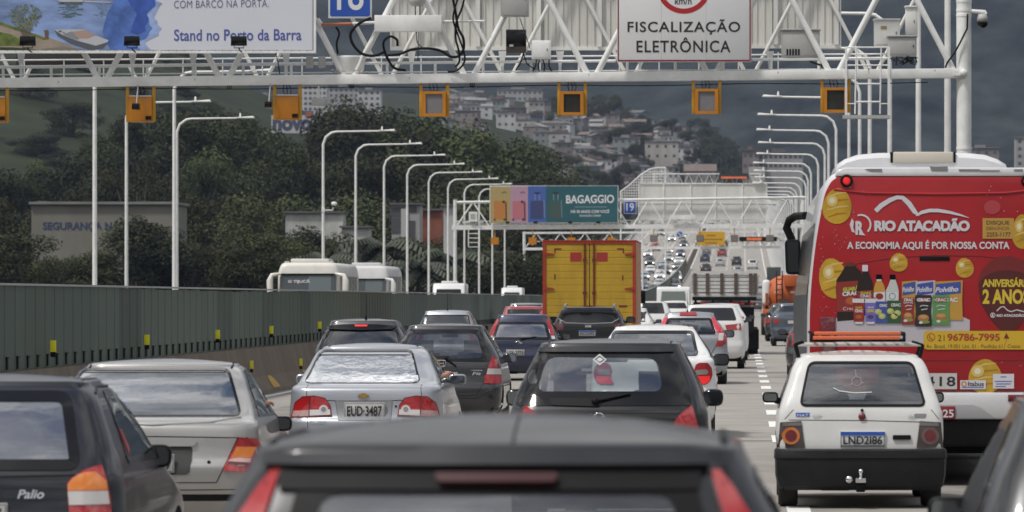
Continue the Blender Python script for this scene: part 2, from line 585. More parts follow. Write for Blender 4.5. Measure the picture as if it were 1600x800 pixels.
class Car:
 def __init__(s, name, label, cat, X, Y, kind='hatch', W=1.65, H=1.5, L=3.95, zb=.95, zt=1.40, wr=.60, rk=.34, paint=None,
     group=None, heading=0, lo=False, rows=None, holes=None, crown=.055, z0=None):
  s.root = thing(name, label, cat, (X, Y, road_z(Y) if z0 is None else z0), group, heading)
  s.W, s.H, s.L, s.zb, s.zt, s.wr, s.lo, s.kind = W, H, L, zb, zt, wr, lo, kind
  rows = rows or TPL[kind](W, H, L, zb, zt, wr, rk)
  rows = rows[:-1] + [(H - crown,) + tuple(rows[-1][1:])]
  zs = [r[0] for r in rows]
  fw, fr, ff, frc, fb = [pchip(zs, [r[i] for r in rows]) for i in range(1, 6)]
  s.fw = fw
  ns = 22 if lo else 58
  NR, NC, NS, NF = (4, 3, 6, 4) if lo else (15, 6, 30, 8)
  zl = list(np.linspace(zs[0], zs[-1], ns))
  levels = [(z, fw(z), fr(z), L - ff(z), frc(z), fb(z)) for z in zl]
  z, w, r, f, rc, b = levels[-1]
  e = crown * .42
  for k in range(1, 5):
   t = k / 4 * math.radians(80)
   levels.append((z + e * math.sin(t), w - e * (1 - math.cos(t)) * 1.5, r + e * (1 - math.cos(t)) * 1.5, f - e * (1 - math.cos(t)) * 2, rc, b))
  z2, w2, r2, f2 = levels[-1][:4]
  for k in range(1, 6):
   q = k / 5
   levels.append((z2 + (H - z2) * (1 - (1 - q) ** 2), w2 * (1 - q) + .01, r2 + w2 * q * .9, f2 - w2 * q * .9, max(.01, rc * (1 - q)), b * (1 - q)))
  verts = []
  n = None
  for (z, w, r, f, rc, b) in levels:
   rc = min(rc, w * .8)
   half = []
   xe = w - rc
   for i in range(NR):
    x = xe * i / NR
    half.append((x, r + b * (x / w) ** 2))
   for i in range(NC + 1):
    t = PI / 2 * i / NC
    x = xe + rc * math.sin(t)
    half.append((x, r + b * min(1, x / w) ** 2 + rc * (1 - math.cos(t))))
   ys = half[-1][1]
   rcf = min(.35, w * .7)
   ye = f - rcf - .12
   ye = max(ye, ys + .05)
   for i in range(1, NS):
    half.append((w, ys + (ye - ys) * i / NS))
   for i in range(NC + 1):
    t = PI / 2 * i / NC
    half.append((w - rcf + rcf * math.cos(t), ye + (rcf + .05) * math.sin(t)))
   xf = w - rcf
   for i in range(1, NF + 1):
    x = xf * (1 - i / NF)
    half.append((x, ye + rcf + .05 + .07 * (1 - (x / max(xf, 1e-3)) ** 2)))
   ring = [(x, y, z) for x, y in half] + [(-x, y, z) for x, y in half[-2:0:-1]]
   n = len(ring)
   verts += ring
  faces = []
  for i in range(len(levels) - 1):
   for j in range(n):
    faces.append((i * n + j, i * n + (j + 1) % n, (i + 1) * n + (j + 1) % n, (i + 1) * n + j))
  faces.append(tuple(range(n))[::-1])
  faces.append(tuple(range((len(levels) - 1) * n, len(levels) * n)))
  s.bvh = BVHTree.FromPolygons([Vector(v) for v in verts], faces)
  s.half = n // 2
  # openings behind the windows
  s.paint = paint
  if holes:
   keep = []
   for fc in faces:
    c = sum((Vector(verts[i]) for i in fc), Vector()) / len(fc)
    cut = False
    for view, poly in holes:
     if view == 'rear' and c.y < L * .45 and inside((c.x, c.z), poly): cut = True
     elif view == 'front' and c.y > L * .45 and abs(c.x) < fw(c.z) - .06 and inside((c.x, c.z), poly): cut = True
     elif view == 'side' and abs(c.x) > fw(c.z) - .03 and inside((c.y, c.z), poly): cut = True
     if cut: break
    if not cut:
     keep.append(fc)
   faces = keep
  mb = MB(); mb.add(verts, faces, 0, True)
  s.body = mb.build('body', [paint], s.root)
  s.body.data.set_sharp_from_angle(angle=math.radians(50))
 # projections on the body
 def rear(s, x, z):
  for k in range(12):
   h = s.bvh.ray_cast(Vector((x, -3, z)), Vector((0, 1, 0)))
   if h[0] is not None and h[0].y < s.L * .8:
    return Vector((x, h[0].y, z)), h[1]
   x *= .985
   if k > 7: z -= .012
  return Vector((x, .3, z)), Vector((0, -1, 0))
 def front(s, x, z):
  for k in range(12):
   h = s.bvh.ray_cast(Vector((x, s.L + 3, z)), Vector((0, -1, 0)))
   if h[0] is not None:
    return Vector((x, h[0].y, z)), h[1]
   x *= .985
  return Vector((x, s.L - .5, z)), Vector((0, 1, 0))
 def side(s, y, z, sg):
  for k in range(12):
   h = s.bvh.ray_cast(Vector((sg * 4, y, z)), Vector((-sg, 0, 0)))
   if h[0] is not None:
    return Vector((h[0].x, y, z)), h[1]
   y += (s.L * .5 - y) * .06; z -= .01
  return Vector((sg * s.W / 2, y, z)), Vector((sg, 0, 0))
 def top(s, x, y):
  h = s.bvh.ray_cast(Vector((x, y, 5)), Vector((0, 0, -1)))
  return (Vector((x, y, h[0].z)), h[1]) if h[0] is not None else (Vector((x, y, s.H)), Vector((0, 0, 1)))
 def _proj(s, view):
  if view == 'rear': return lambda a, b: s.rear(a, b)
  if view == 'front': return lambda a, b: s.front(a, b)
  if view == 'right': return lambda a, b: s.side(a, b, 1)
  if view == 'left': return lambda a, b: s.side(a, b, -1)
  return lambda a, b: s.top(a, b)
 def panel(s, mb, poly, off=.004, th=.012, view='rear', m=0, grid=.09, hole=None):
  """a skin laid on the body: the polygon is cut on a grid, laid on the surface and given an edge"""
  pr = s._proj(view)
  A = sum(poly[i][0] * poly[(i + 1) % len(poly)][1] - poly[(i + 1) % len(poly)][0] * poly[i][1] for i in range(len(poly)))
  flip = view in ('front', 'left')
  if (A < 0) != flip:
   poly = poly[::-1]
   hole = hole[::-1] if hole else None
  bm = bmesh.new()
  if hole:
   va = [bm.verts.new((p[0], p[1], 0)) for p in poly]
   vb = [bm.verts.new((p[0], p[1], 0)) for p in hole]
   k = len(poly)
   for i in range(k):
    bm.faces.new((va[i], va[(i + 1) % k], vb[(i + 1) % k], vb[i]))
  else:
   bm.faces.new([bm.verts.new((p[0], p[1], 0)) for p in poly])
  if s.lo: grid *= 2.5
  for ax in (0, 1):
   lo_, hi = min(p[ax] for p in poly), max(p[ax] for p in poly)
   k = int((hi - lo_) / grid)
   for i in range(1, k + 1):
    c = lo_ + (hi - lo_) * i / (k + 1)
    co = (c, 0, 0) if ax == 0 else (0, c, 0)
    no = (1, 0, 0) if ax == 0 else (0, 1, 0)
    bmesh.ops.bisect_plane(bm, geom=bm.verts[:] + bm.edges[:] + bm.faces[:], plane_co=co, plane_no=no)
  bm.verts.index_update()
  vs_, inn = [], []
  for v in bm.verts:
   p, nn = pr(v.co.x, v.co.y)
   if nn.dot(Vector({'rear': (0, -1, 0), 'front': (0, 1, 0), 'right': (1, 0, 0), 'left': (-1, 0, 0), 'top': (0, 0, 1)}[view])) < 0:
    nn = -nn
   vs_.append(p + nn * off)
   inn.append(p + nn * (off - th))
  k = len(vs_)
  ff = [tuple(v.index for v in f.verts) for f in bm.faces]
  mb.add(vs_, ff, m, True)
  ed = []
  for e in bm.edges:
   if len(e.link_faces) == 1:
    f = e.link_faces[0]
    a, b = e.verts[0], e.verts[1]
    vl = list(f.verts)
    if vl[(vl.index(a) + 1) % len(vl)] != b:
     a, b = b, a
    ed.append((b.index, a.index, a.index + k, b.index + k))
  bm.free()
  mb.add(vs_ + inn, ed, m, False)
  return mb
 def part(s, name, polys, mats, off=.004, th=.012, view='rear', parent=None, grid=.09):
  mb = MB()
  for i, p in enumerate(polys):
   if isinstance(p, tuple) and len(p) == 3 and not isinstance(p[0], (int, float)) and isinstance(p[1], int):
    poly, mi, o2 = p
   else:
    poly, mi, o2 = p, 0, 0
   s.panel(mb, poly, off + o2, th + o2, view, mi, grid)
  return mb.build(name, mats, parent or s.root)
 def seam(s, mb, pts, r=.004, view='rear', m=0, off=.0, k=10):
  pr = s._proj(view)
  out = []
  for i in range(len(pts) - 1):
   a, b = Vector(pts[i]), Vector(pts[i + 1])
   for j in range(k):
    q = a.lerp(b, j / k)
    p, nn = pr(q.x, q.y); out.append(p + nn * off)
  p, nn = pr(*pts[-1]); out.append(p + nn * off)
  mb.tube(out, r, 6, m)
 def text(s, string, x0, x1, z0, z1, m, off=.012, bold=.0, parent=None, name='lettering', shear=0., spacing=1., view='rear'):
  v, f = text_geo(string, bold, spacing, shear)
  vv = []
  pr = s._proj(view)
  for a, b in v:
   p, nn = pr(x0 + a * (x1 - x0), z0 + b * (z1 - z0))
   vv.append((p.x, p.y - off, p.z) if view == 'rear' else tuple(p + nn * off))
  mb = MB(); mb.add(vv, f, 0)
  return mb.build(name, [m], parent or s.root)
 # common parts
 def window(s, poly, gl, name='rear_window', view='rear', frit=.05, r=.06, fritm=None, off=.004):
  poly = rpoly(poly, r, 5)
  inn = inset(poly, frit)
  mb = MB()
  s.panel(mb, poly, off, .01, view, 0)
  g = mb.build(name, [gl], s.root)
  if frit:
   mb = MB()
   s.panel(mb, poly, off + .002, .008, view, 0, hole=inn)
   mb.build('window_seal', [fritm or FRIT], g)
  return g
 def plate(s, string, cx, cz, w=.40, h=.13, m=None, band=None, city=True, off=.012, tm=None):
  mb = MB()
  p, nn = s.rear(cx, cz)
  t, _ = s.rear(cx, cz + .05); b, _ = s.rear(cx, cz - .05)
  y = min(p.y, t.y, b.y) - off
  mb.box(cx - w / 2, cx + w / 2, y, y + .02, cz - h / 2, cz + h / 2)
  o = mb.build('number_plate', [m or PLATE], s.root, bevel=.004)
  d = Decal(y=y - .001)
  bz = cz + h / 2
  fr = tm or PLATET
  e = .006
  for (a, b2, c, d2) in ((-w / 2 + e, -h / 2 + e, w / 2 - e, -h / 2 + e + .004), (-w / 2 + e, h / 2 - e - .004, w / 2 - e, h / 2 - e), (-w / 2 + e, -h / 2 + e, -w / 2 + e + .004, h / 2 - e), (w / 2 - e - .004, -h / 2 + e, w / 2 - e, h / 2 - e)):
   d.rect(cx + a, cz + b2, cx + c, cz + d2, fr, 1)
  top = cz + h * .28
  if band:
   d.rect(cx - w / 2 + .004, cz + h / 2 - .035, cx + w / 2 - .004, cz + h / 2 - .004, band, 2)
   top = cz + h * .18
  d.text(string, cx - w * .43, top, cx + w * .43, cz - h * .36, fr, 3, bold=.02)
  d.build('lettering', o)
  return o
 def mirrors(s, z=None, y=None, sides=(-1, 1), w=.20, h=.14, paint=None, xo=.13, gm=None, arm=.1):
  z = z or s.zb + .07
  y = y or s.L - 1.62
  for sg in sides:
   mb = MB()
   xc = sg * (s.W / 2 * .955 + xo)
   pts = rpoly([(-w / 2, -h / 2), (w / 2, -h / 2), (w / 2, h / 2), (-w / 2, h / 2)], h * .42, 4)
   k = len(pts)
   vv = []
   for (sc, yy) in ((.97, -.045), (1, -.03), (1, 0.0), (.9, .06), (.55, .105), (.1, .12)):
    vv += [(xc + a * sc, y + yy, z + b * sc) for a, b in pts]
   ff = [(i * k + j, i * k + (j + 1) % k, (i + 1) * k + (j + 1) % k, (i + 1) * k + j) for i in range(5) for j in range(k)]
   ff += [tuple(range(k)), tuple(range(5 * k, 6 * k))]
   mb.add(vv, ff, 0, True)
   mb.tube([(xc - sg * w * .3, y + .02, z - h * .3), (xc - sg * (w * .5 + arm), y + .06, z - h * .45)], [.03, .035], 8)
   o = mb.build('door_mirror', [paint or BLACK], s.root, recalc=True)
   mg = MB()
   q = inset(pts, .016)
   mg.add([(xc + a, y - .049, z + b) for a, b in q], [tuple(range(len(q)))])
   mg.build('mirror_glass', [gm or MIRROR], o)
 def wheels(s, r=.29, w=.18, y0=.62, y1=None, track=None, rim=True, z=None):
  y1 = y1 or s.L - .78
  tr = track or s.W / 2 - w / 2 - .03
  zz_ = r if z is None else z
  for y in (y0, y1):
   for sg in (-1, 1):
    mb = MB()
    pr = [(r * .62, -w / 2), (r * .93, -w / 2), (r * .985, -w * .40), (r, -w * .25), (r, w * .25), (r * .985, w * .40), (r * .93, w / 2), (r * .62, w / 2)]
    mb.lathe(pr, (sg * tr, y, zz_), 'x', 12 if s.lo else 28)
    o = mb.build('wheel', [RUBBER], s.root)
    if rim and not s.lo:
     mr = MB()
     mr.lathe([(.03, sg * w * .36), (r * .3, sg * w * .40), (r * .56, sg * w * .30), (r * .62, sg * w * .48)], (sg * tr, y, zz_), 'x', 20)
     mr.build('rim', [RIM], o, recalc=True)
  # dark arches in the body sides
  for sg, view in ((-1, 'left'), (1, 'right')):
   mb = MB()
   for y in (y0, y1):
    R = r + .055
    zb_ = .20 if s.lo else .185
    pts = []
    for i in range(17):
     t = PI * i / 16
     pts.append((y + R * math.cos(t), max(zb_, zz_ + R * math.sin(t))))
    pts = [(y + R, zb_)] + pts + [(y - R, zb_)]
    ded = []
    for p in pts:
     if not ded or (Vector(p) - Vector(ded[-1])).length > 1e-3: ded.append(p)
    s.panel(mb, ded, .003, .008, view, 0, .12)
   mb.build('wheel_arch', [UNDER], s.root)
  mb = MB()
  mb.box(-s.W / 2 + .12, s.W / 2 - .12, .12, s.L - .2, .20, .36)
  mb.box(-.35, -.1, .10, .35, .16, .25)
  mb.build('underbody', [UNDER], s.root)
 def cabin(s, head=True, back=True, col=None, dash=True, yseat=None, rear_head=True, w=.25):
  """seats, dashboard and floor seen through the glass"""
  col = col or SEAT
  yf = yseat or s.L - 2.15
  m = MB()
  for sg in (-1, 1):
   x = sg * s.W * .215
   m.box(x - w, x + w, yf, yf + .5, .42, .56)
   m.bar((x, yf, .48), (x, yf - .2, 1.08), .48, .13, up=(0, 1, 0))
  o = m.build('front_seats', [col], s.root, bevel=.05, seg=3)
  if head:
   m = MB()
   for sg in (-1, 1):
    x = sg * s.W * .215
    m.box(x - .135, x + .135, yf - .27, yf - .17, 1.08, 1.27)
    m.tube([(x - .05, yf - .21, 1.0), (x - .05, yf - .22, 1.12)], .008, 6)
    m.tube([(x + .05, yf - .21, 1.0), (x + .05, yf - .22, 1.12)], .008, 6)
   m.build('headrests', [col], o, bevel=.045, seg=3)
  m = MB()
  ya = max(.55, yf - 1.0)
  m.box(-s.W * .38, s.W * .38, ya, ya + .5, .42, .56)
  m.bar((0, ya + .02, .5), (0, ya - .14, min(1.0, s.zb + .02)), s.W * .72, .12, up=(0, 1, 0))
  if rear_head:
   for sg in (-1, 1):
    m.box(sg * .3 - .12, sg * .3 + .12, ya - .20, ya - .12, s.zb - .02, s.zb + .13)
  m.build('rear_seat', [col], s.root, bevel=.04, seg=2)
  if dash:
   m = MB()
   yd = s.L - 1.45
   m.box(-s.W * .43, s.W * .43, yd, yd + .35, .70, s.zb + .0)
   o = m.build('dashboard', [DASH], s.root, bevel=.05)
   m = MB()
   n = 20
   c = Vector((-s.W * .215, yd - .12, s.zb - .08))
   m.tube([c + Vector((.18 * math.cos(2 * PI * i / n), -.18 * math.sin(2 * PI * i / n) * .35, .18 * math.sin(2 * PI * i / n))) for i in range(n + 1)], .015, 8)
   m.build('steering_wheel', [BLACK], s.root)
   m = MB()
   yw = s.L - 2.0
   m.box(-.12, .12, yw, yw + .03, s.zt - .10, s.zt - .03)
   m.build('inside_mirror', [BLACK], s.root, bevel=.02)
 def side_glass(s, gl, poly=None, frit=.04):
  y0 = .55
  if poly is None:
   poly = [(1.05, s.zb + .05), (s.L - 1.55, s.zb + .03), (s.L - 2.1, s.zt - .01), (1.42, s.zt - .01)] if s.kind == 'sedan' else [(.75, s.zb + .02), (s.L - 1.55, s.zb), (s.L - 2.05, s.zt - .01), (.95, s.zt - .01)]
  for view in ('left', 'right'):
   g = s.window(poly, gl, 'side_window', view, frit, .05)
  return poly
 def antenna(s, x, y, l=.45, lean=.25):
  p, _ = s.top(x, y)
  m = MB()
  m.tube([p + Vector((0, 0, -.01)), p + Vector((0, -.01, .05))], [.025, .012], 8)
  m.tube([p + Vector((0, 0, .04)), p + Vector((0, -l * lean, l))], [.006, .003], 6)
  m.build('antenna', [BLACK], s.root)
 def wiper(s, x0, z0, x1, z1, r=.008):
  m = MB()
  n = 8
  pts = []
  for i in range(n + 1):
   t = i / n
   p, nn = s.rear(x0 + (x1 - x0) * t, z0 + (z1 - z0) * t)
   pts.append(p + nn * .02)
  m.tube(pts, [r * 1.8] * 2 + [r] * (n - 1), 6)
  m.blob(pts[0], (.03, .03, .03))
  m.build('wiper', [BLACK], s.root)
 def seams(s, lines, r=.0035, view='rear', m=None, name='panel_gap'):
  mb = MB()
  for l in lines:
   s.seam(mb, l, r, view)
  return mb.build(name, [m or BLACK], s.root)
def mir(poly):
 return [(-a, b) for a, b in poly]
# ================================================================ the setting
def sstep(a, b, x):
 t = min(1, max(0, (x - a) / (b - a)))
 return t * t * (3 - 2 * t)
from mathutils import noise as mnoise
def ground_z(x, y):
 z = -4.5 + 3.0 * sstep(430, 640, y) * sstep(-30, -60, x)
 z += 20 * sstep(650, 1150, y) * sstep(-30, -150, x)
 z += 66 * math.exp(-((x + 270) / 125) ** 2 - ((y - 1750) / 380) ** 2)
 z += 14 * sstep(1050, 1500, y) + 95 * sstep(1500, 3300, y) * (1 - .72 * sstep(-35, 45, x))
 z += (mnoise.noise(Vector((x * .012, y * .006, 0))) * 5) * sstep(600, 1200, y)
 lim = road_z(y) - 1.6 if y < 1700 else 1e9
 w = sstep(-40, -27, x) * (1 - sstep(8, 18, x))
 return z * (1 - w) + min(z, lim) * w if z > lim else z
# ground sheet
xs = list(np.linspace(-2600, -420, 14)) + list(np.linspace(-400, 130, 90)) + list(np.linspace(150, 2600, 16))
ys = list(np.linspace(-400, 420, 9)) + list(np.linspace(440, 2300, 110)) + list(np.linspace(2350, 7000, 30))
mb = MB()
vv = [(x, y, ground_z(x, y)) for y in ys for x in xs]
nx = len(xs)
mb.add(vv, [(j * nx + i, j * nx + i + 1, (j + 1) * nx + i + 1, (j + 1) * nx + i) for j in range(len(ys) - 1) for i in range(nx - 1)], 0, True)
GRASS = mat('grassland', (.024, .031, .014), .95, var=.5, vscale=.045, bump=.6, bscale=.15, spec=.1)
struct(mb.build('ground', [GRASS]))
# far mountain
mb = MB()
mxs = np.linspace(-1900, 1500, 150); mys = np.linspace(3000, 6200, 56)
def mount_z(x, y):
 p = Vector((x * .0016, y * .0016, 3.1))
 r = mnoise.fractal(p, 1.0, 2.1, 5) * 60
 rid = 1 - abs(mnoise.noise(Vector((x * .0042, y * .0018, 8))))
 t = sstep(2900, 5400, y)
 return 18 + 520 * t * (1 - .12 * sstep(-300, -900, x)) + (r + rid * 50 - 30) * sstep(3050, 3700, y)
vv = [(x, y, mount_z(x, y)) for y in mys for x in mxs]
nx = len(mxs)
mb.add(vv, [(j * nx + i, j * nx + i + 1, (j + 1) * nx + i + 1, (j + 1) * nx + i) for j in range(len(mys) - 1) for i in range(nx - 1)], 0, True)
MOUNT = mat('mountain_forest', (.024, .029, .027), 1., var=.85, vscale=.02, bump=.8, bscale=.03, spec=.0, detail=9)
struct(mb.build('mountain', [MOUNT]))
# bridge deck and road
RY = list(np.arange(-40, 340, 20)) + list(np.arange(340, 2010, 10))
def strip(mb, x0, x1, dz, ylist, m=0):
 vv = []
 for y in ylist:
  vv += [(x0, y, road_z(y) + dz), (x1, y, road_z(y) + dz)]
 mb.add(vv, [(2 * i, 2 * i + 1, 2 * i + 3, 2 * i + 2) for i in range(len(ylist) - 1)], m, True)
CONC_ROAD = mat('road_concrete', (.285, .265, .24), .85, var=.2, vscale=.9, bump=.3, bscale=25)
mb = MB()
strip(mb, -26.4, 5.9, 0, RY)
struct(mb.build('road', [CONC_ROAD]))
mb = MB()
CONC = mat('bridge_concrete', (.30, .29, .27), .9, var=.2, vscale=.4)
for x in (-26.4, 5.9):
 vv = []
 for y in RY:
  vv += [(x, y, road_z(y) - .004), (x, y, road_z(y) - 1.4)]
 mb.add(vv, [(2 * i, 2 * i + 1, 2 * i + 3, 2 * i + 2) for i in range(len(RY) - 1)])
vv = []
for y in RY:
 vv += [(-26.4, y, road_z(y) - 1.4), (5.9, y, road_z(y) - 1.4)]
mb.add(vv, [(2 * i, 2 * i + 1, 2 * i + 3, 2 * i + 2) for i in range(len(RY) - 1)])
struct(mb.build('bridge_deck', [CONC]))
# markings
PAINT = mat('road_paint', (.74, .73, .70), .7, var=.12, vscale=5)
mb = MB()
for x in (.50, -2.8, -6.05, -13.1, -16.4, -19.7):
 y = 35.0 if x > 0 else 39.
 while y < 1500:
  k = max(2, int(2 + y / 500))
  strip(mb, x - .105, x + .105, .004 + y * 2e-6, list(np.linspace(y, y + (3.2 if x != .5 else 3.4), 3)))
  y += 8.0 if x == .5 else 12.0
for x in (-9.18, 3.95, -10.6, -23.2):
 strip(mb, x - .075, x + .075, .004, RY)
struct(mb.build('lane_markings', [PAINT]))
JOINT = mat('road_joint', (.12, .115, .11), .9)
mb = MB()
for y in (67.5, 101.3, 122.6, 152, 184, 216, 250, 300):
 for dy in (0, .35):
  mb.add([(-26, y + dy, .0025), (5.7, y + dy, .0025), (5.7, y + dy + .09, .0025), (-26, y + dy + .09, .0025)], [(0, 1, 2, 3)])
struct(mb.build('road_joints', [JOINT]))
STAIN = mat('oil_stain', (.20, .19, .178), .7, var=.3, vscale=2)
mb = MB()
for x in (-7.6, -4.3, -1.1, 2.2):
 strip(mb, x - .42, x + .42, .0018, list(np.arange(-20, 900, 20)))
struct(mb.build('wheel_track_stains', [mat('tyre_wear', (.225, .21, .19), .8, var=.35, vscale=.5)]))
# median wall: concrete base and green panels
wall = thing('median_wall', 'long dark green panel screen on a brown concrete barrier between the carriageways', 'wall', (0, 0, 0))
BROWN = mat('barrier_concrete', (.135, .105, .078), .9, var=.28, vscale=1.2, streak=.3, bump=.3, bscale=12)
mb = MB()
yl = [20 + 10 * i for i in range(150)]
prof = [(-9.40, 0), (-9.42, .08), (-9.62, .34), (-9.76, .90), (-9.98, .90), (-10.1, .34), (-10.3, .08), (-10.32, 0)]
vv = []
for y in yl:
 vv += [(a, y, b + road_z(y)) for a, b in prof]
k = len(prof)
mb.add(vv, [(i * k + j, i * k + j + 1, (i + 1) * k + j + 1, (i + 1) * k + j) for i in range(len(yl) - 1) for j in range(k - 1)] + [tuple(range(k))])
mb.build('concrete_base', [BROWN], wall, recalc=True)
GREEN = mat('screen_green', (.046, .076, .058), .55, var=.28, vscale=.9, streak=.12)
GREEN2 = mat('screen_green_pale', (.056, .088, .069), .5, var=.28, vscale=.9, streak=.12)
DGREEN = mat('screen_slot', (.012, .015, .014), .8)
random.seed(11)
y = 20.
mbs = MB(); mbp = MB(); mbc = MB()
while y < 900:
 step = 1.0 if y < 330 else 8.0
 top = 2.05 + random.uniform(-.012, .012) + .02 * math.sin(y * .11)
 gz = road_z(y)
 gz1 = road_z(y + step)
 if y < 330:
  xs4 = [(-9.86, 0), (-9.86, .34), (-9.848, .38), (-9.848, .62), (-9.86, .66), (-9.86, 1.0)]
 else:
  xs4 = [(-9.85, 0), (-9.85, step)]
 vv = []
 for (x, dy) in xs4:
  g = gz + (gz1 - gz) * dy / step
  vv += [(x, y + dy, .90 + g), (x, y + dy, top + g), (x - .05, y + dy, top + g)]
 mi = random.choice((0, 1, 2)) if int(y) % random.choice((3, 4, 6)) == 0 else (mi if y > 21 else 0)
 mbp.add(vv, [(3 * i + q, 3 * i + 3 + q, 3 * i + 4 + q, 3 * i + 1 + q) for i in range(len(xs4) - 1) for q in (0, 1)], mi)
 vv2 = [(-9.91, y, .90 + gz), (-9.91, y + step, .90 + gz1), (-9.91, y + step, top + gz1), (-9.91, y, top + gz)]
 mbp.add(vv2, [(0, 1, 2, 3)], mi)
 if y < 330:
  mbs.box(-9.84, -9.822, y + .44, y + .54, .93, 1.08)
  mbs.box(-9.84, -9.815, y + .40, y + .60, 1.08, 1.10)
 y += step
mbp.build('green_panels', [GREEN, GREEN2, mat('screen_green_dull', (.038, .061, .048), .6, var=.32, vscale=.9, streak=.12)], wall)
mbs.build('panel_feet', [DGREEN], wall)
yl = [20 + 10 * i for i in range(89)]
mb = MB()
for i in range(len(yl) - 1):
 mb.bar((-9.88, yl[i], 2.075 + road_z(yl[i])), (-9.88, yl[i + 1], 2.075 + road_z(yl[i + 1])), .11, .03)
mb.build('top_rail', [mat('rail_grey', (.34, .36, .35), .5, var=.1, vscale=1)], wall)
mb = MB()
for yy in (95.8, 103.8, 112, 120, 128):
 pts = [(yy + .75 * math.cos(PI * i / 10), .10 + .24 * math.sin(PI * i / 10)) for i in range(11)]
 vv = [(-9.42 - (b - .08) * .77 + .012, a, b) for a, b in pts]
 mb.add(vv, [tuple(range(11))])
mb.build('yellow_paint', [mat('faded_yellow_paint', (.42, .27, .05), .8, var=.3, vscale=3)], wall)
# reflectors on the wall
def reflector(x, y, z, w, h, label, yaw=0):
 t = thing('reflector', label, 'reflector', (x, y, z), 'yellow reflectors on the green wall')
 mb = MB(); mb.box(-w / 2, w / 2, -.012, .012, -h / 2, h / 2)
 mb.build('reflector_panel', [YEL], t, bevel=.006)
 mb = MB(); mb.box(-w * .42, w * .42, -.008, .01, -h / 2 - .07, -h / 2)
 mb.build('bracket', [BLACK], t)
 return t
for (px, py, lab) in ((83, 541, 'largest yellow reflector on the green wall, above the silver saloon'),
       (229.5, 531, 'yellow reflector second nearest along the green wall'),
       (340, 522.5, 'yellow reflector on the green wall between the two low concrete ones and the near ones'),
       (424, 515.5, 'yellow reflector on the green wall just below the first coach'),
       (499.5, 508, 'yellow reflector on the wall by the roof of the dark hatchback with lit brake lamp')):
 s_ = (VX - px) / 9.72
 reflector(-9.72, F / s_, Z_(py, F / s_), .085, .165, lab)
for (px, py, lab) in ((393, 570, 'low yellow reflector on the brown concrete base, nearer of two'), (470, 566, 'low yellow reflector on the brown concrete base, farther of two')):
 s_ = (VX - px) / 9.60
 reflector(-9.60, F / s_, Z_(py, F / s_), .07, .16, lab)
# right parapet
par = MB()
yl = [20 + 10 * i for i in range(150)]
prof = [(5.35, 0), (5.5, .30), (5.58, .85), (5.8, .85), (5.84, 0)]
vv = []
for y in yl:
 vv += [(a, y, b + road_z(y)) for a, b in prof]
k = len(prof)
par.add(vv, [(i * k + j, i * k + j + 1, (i + 1) * k + j + 1, (i + 1) * k + j) for i in range(len(yl) - 1) for j in range(k - 1)] + [tuple(range(k))])
par_o = par.build('bridge_parapet', [CONC], recalc=True)
tag(par_o, 'concrete bridge parapet along the right edge beyond the bus', 'parapet')
par = MB()
vv = []
for y in yl:
 vv += [(-21.0 - 5.45 - a + 5.8, y, b + road_z(y)) for a, b in prof]
par.add(vv, [(i * k + j, i * k + j + 1, (i + 1) * k + j + 1, (i + 1) * k + j) for i in range(len(yl) - 1) for j in range(k - 1)])
par_o = par.build('bridge_parapet', [CONC], recalc=True)
tag(par_o, 'concrete bridge parapet behind the green wall, along the trees', 'parapet')
# ================================================================ lamp posts
def lamp_post_mesh(H, sgn, arm=4.3):
 t = thing('lamp_post', '', 'lamp post')
 mb = MB()
 pts = [(0, 0, 0), (0, 0, H - .75), (sgn * .16, 0, H - .32), (sgn * .52, 0, H - .05), (sgn * .8, 0, H)]
 mb.tube(pts, [.10, .075, .07, .065, .06], 10)
 mb.tube([(0, 0, 0), (0, 0, .5)], .16, 10)
 mb.build('pole', [WHITE_STEEL], t)
 mb = MB()
 mb.tube([(sgn * .8, 0, H), (sgn * (arm - 1.0), 0, H + .04), (sgn * arm, 0, H + .12)], [.058, .045, .04], 8)
 o = mb.build('arm', [WHITE_STEEL], t)
 mb = MB()
 x0, x1 = sorted((sgn * (arm - .95), sgn * (arm + .05)))
 mb.box(x0, x1, -.12, .12, H + .03, H + .10)
 h = mb.build('lamp_head', [WHITE_STEEL_OLD], t, bevel=.02)
 mb = MB()
 mb.lathe([(.05, 0), (.06, .1), (.03, .22), (.0, .24)], (sgn * (arm - .75), 0, H + .09), 'z', 10)
 mb.build('light_sensor', [WHITE_STEEL], h)
 return t
H_L = 12.0
protoL = lamp_post_mesh(H_L, 1)
protoR = lamp_post_mesh(H_L, -1)
ordw = ['first', 'second', 'third', 'fourth', 'fifth', 'sixth', 'seventh', 'eighth', 'ninth', 'tenth', 'eleventh', 'twelfth', 'thirteenth', 'fourteenth', 'fifteenth', 'sixteenth', 'seventeenth', 'eighteenth', 'nineteenth', 'twentieth']
left_posts = [(-25.3, 200, 'white lamp post cut off by the gantry beam, farther left one'),
     (-25.3, 228, 'white lamp post cut off by the gantry beam, close beside another post'),
     (-31.7, 263.5, 'white lamp post left of the wood whose arm passes behind the orange box'),
     (-31.7, 287, 'white lamp post whose arm ends under the orange box near the novo sign')]
for i, y in enumerate((309, 335, 361.5, 386.5, 413, 440, 466, 492, 518, 545)):
 left_posts.append((-25.3, y, '%s white lamp post of the left row, counted from the one with a camera' % ordw[i]))
zb_ = -4.5
for i, (x, y, lab) in enumerate(left_posts):
 o = protoL if i == 0 else copy_tree(protoL)
 o.location = (x, y, road_z(y) if x > -26 else 0.)
 o['label'] = lab
 o['group'] = 'lamp posts along the left of the bridge'
y = 131.0
i = 0
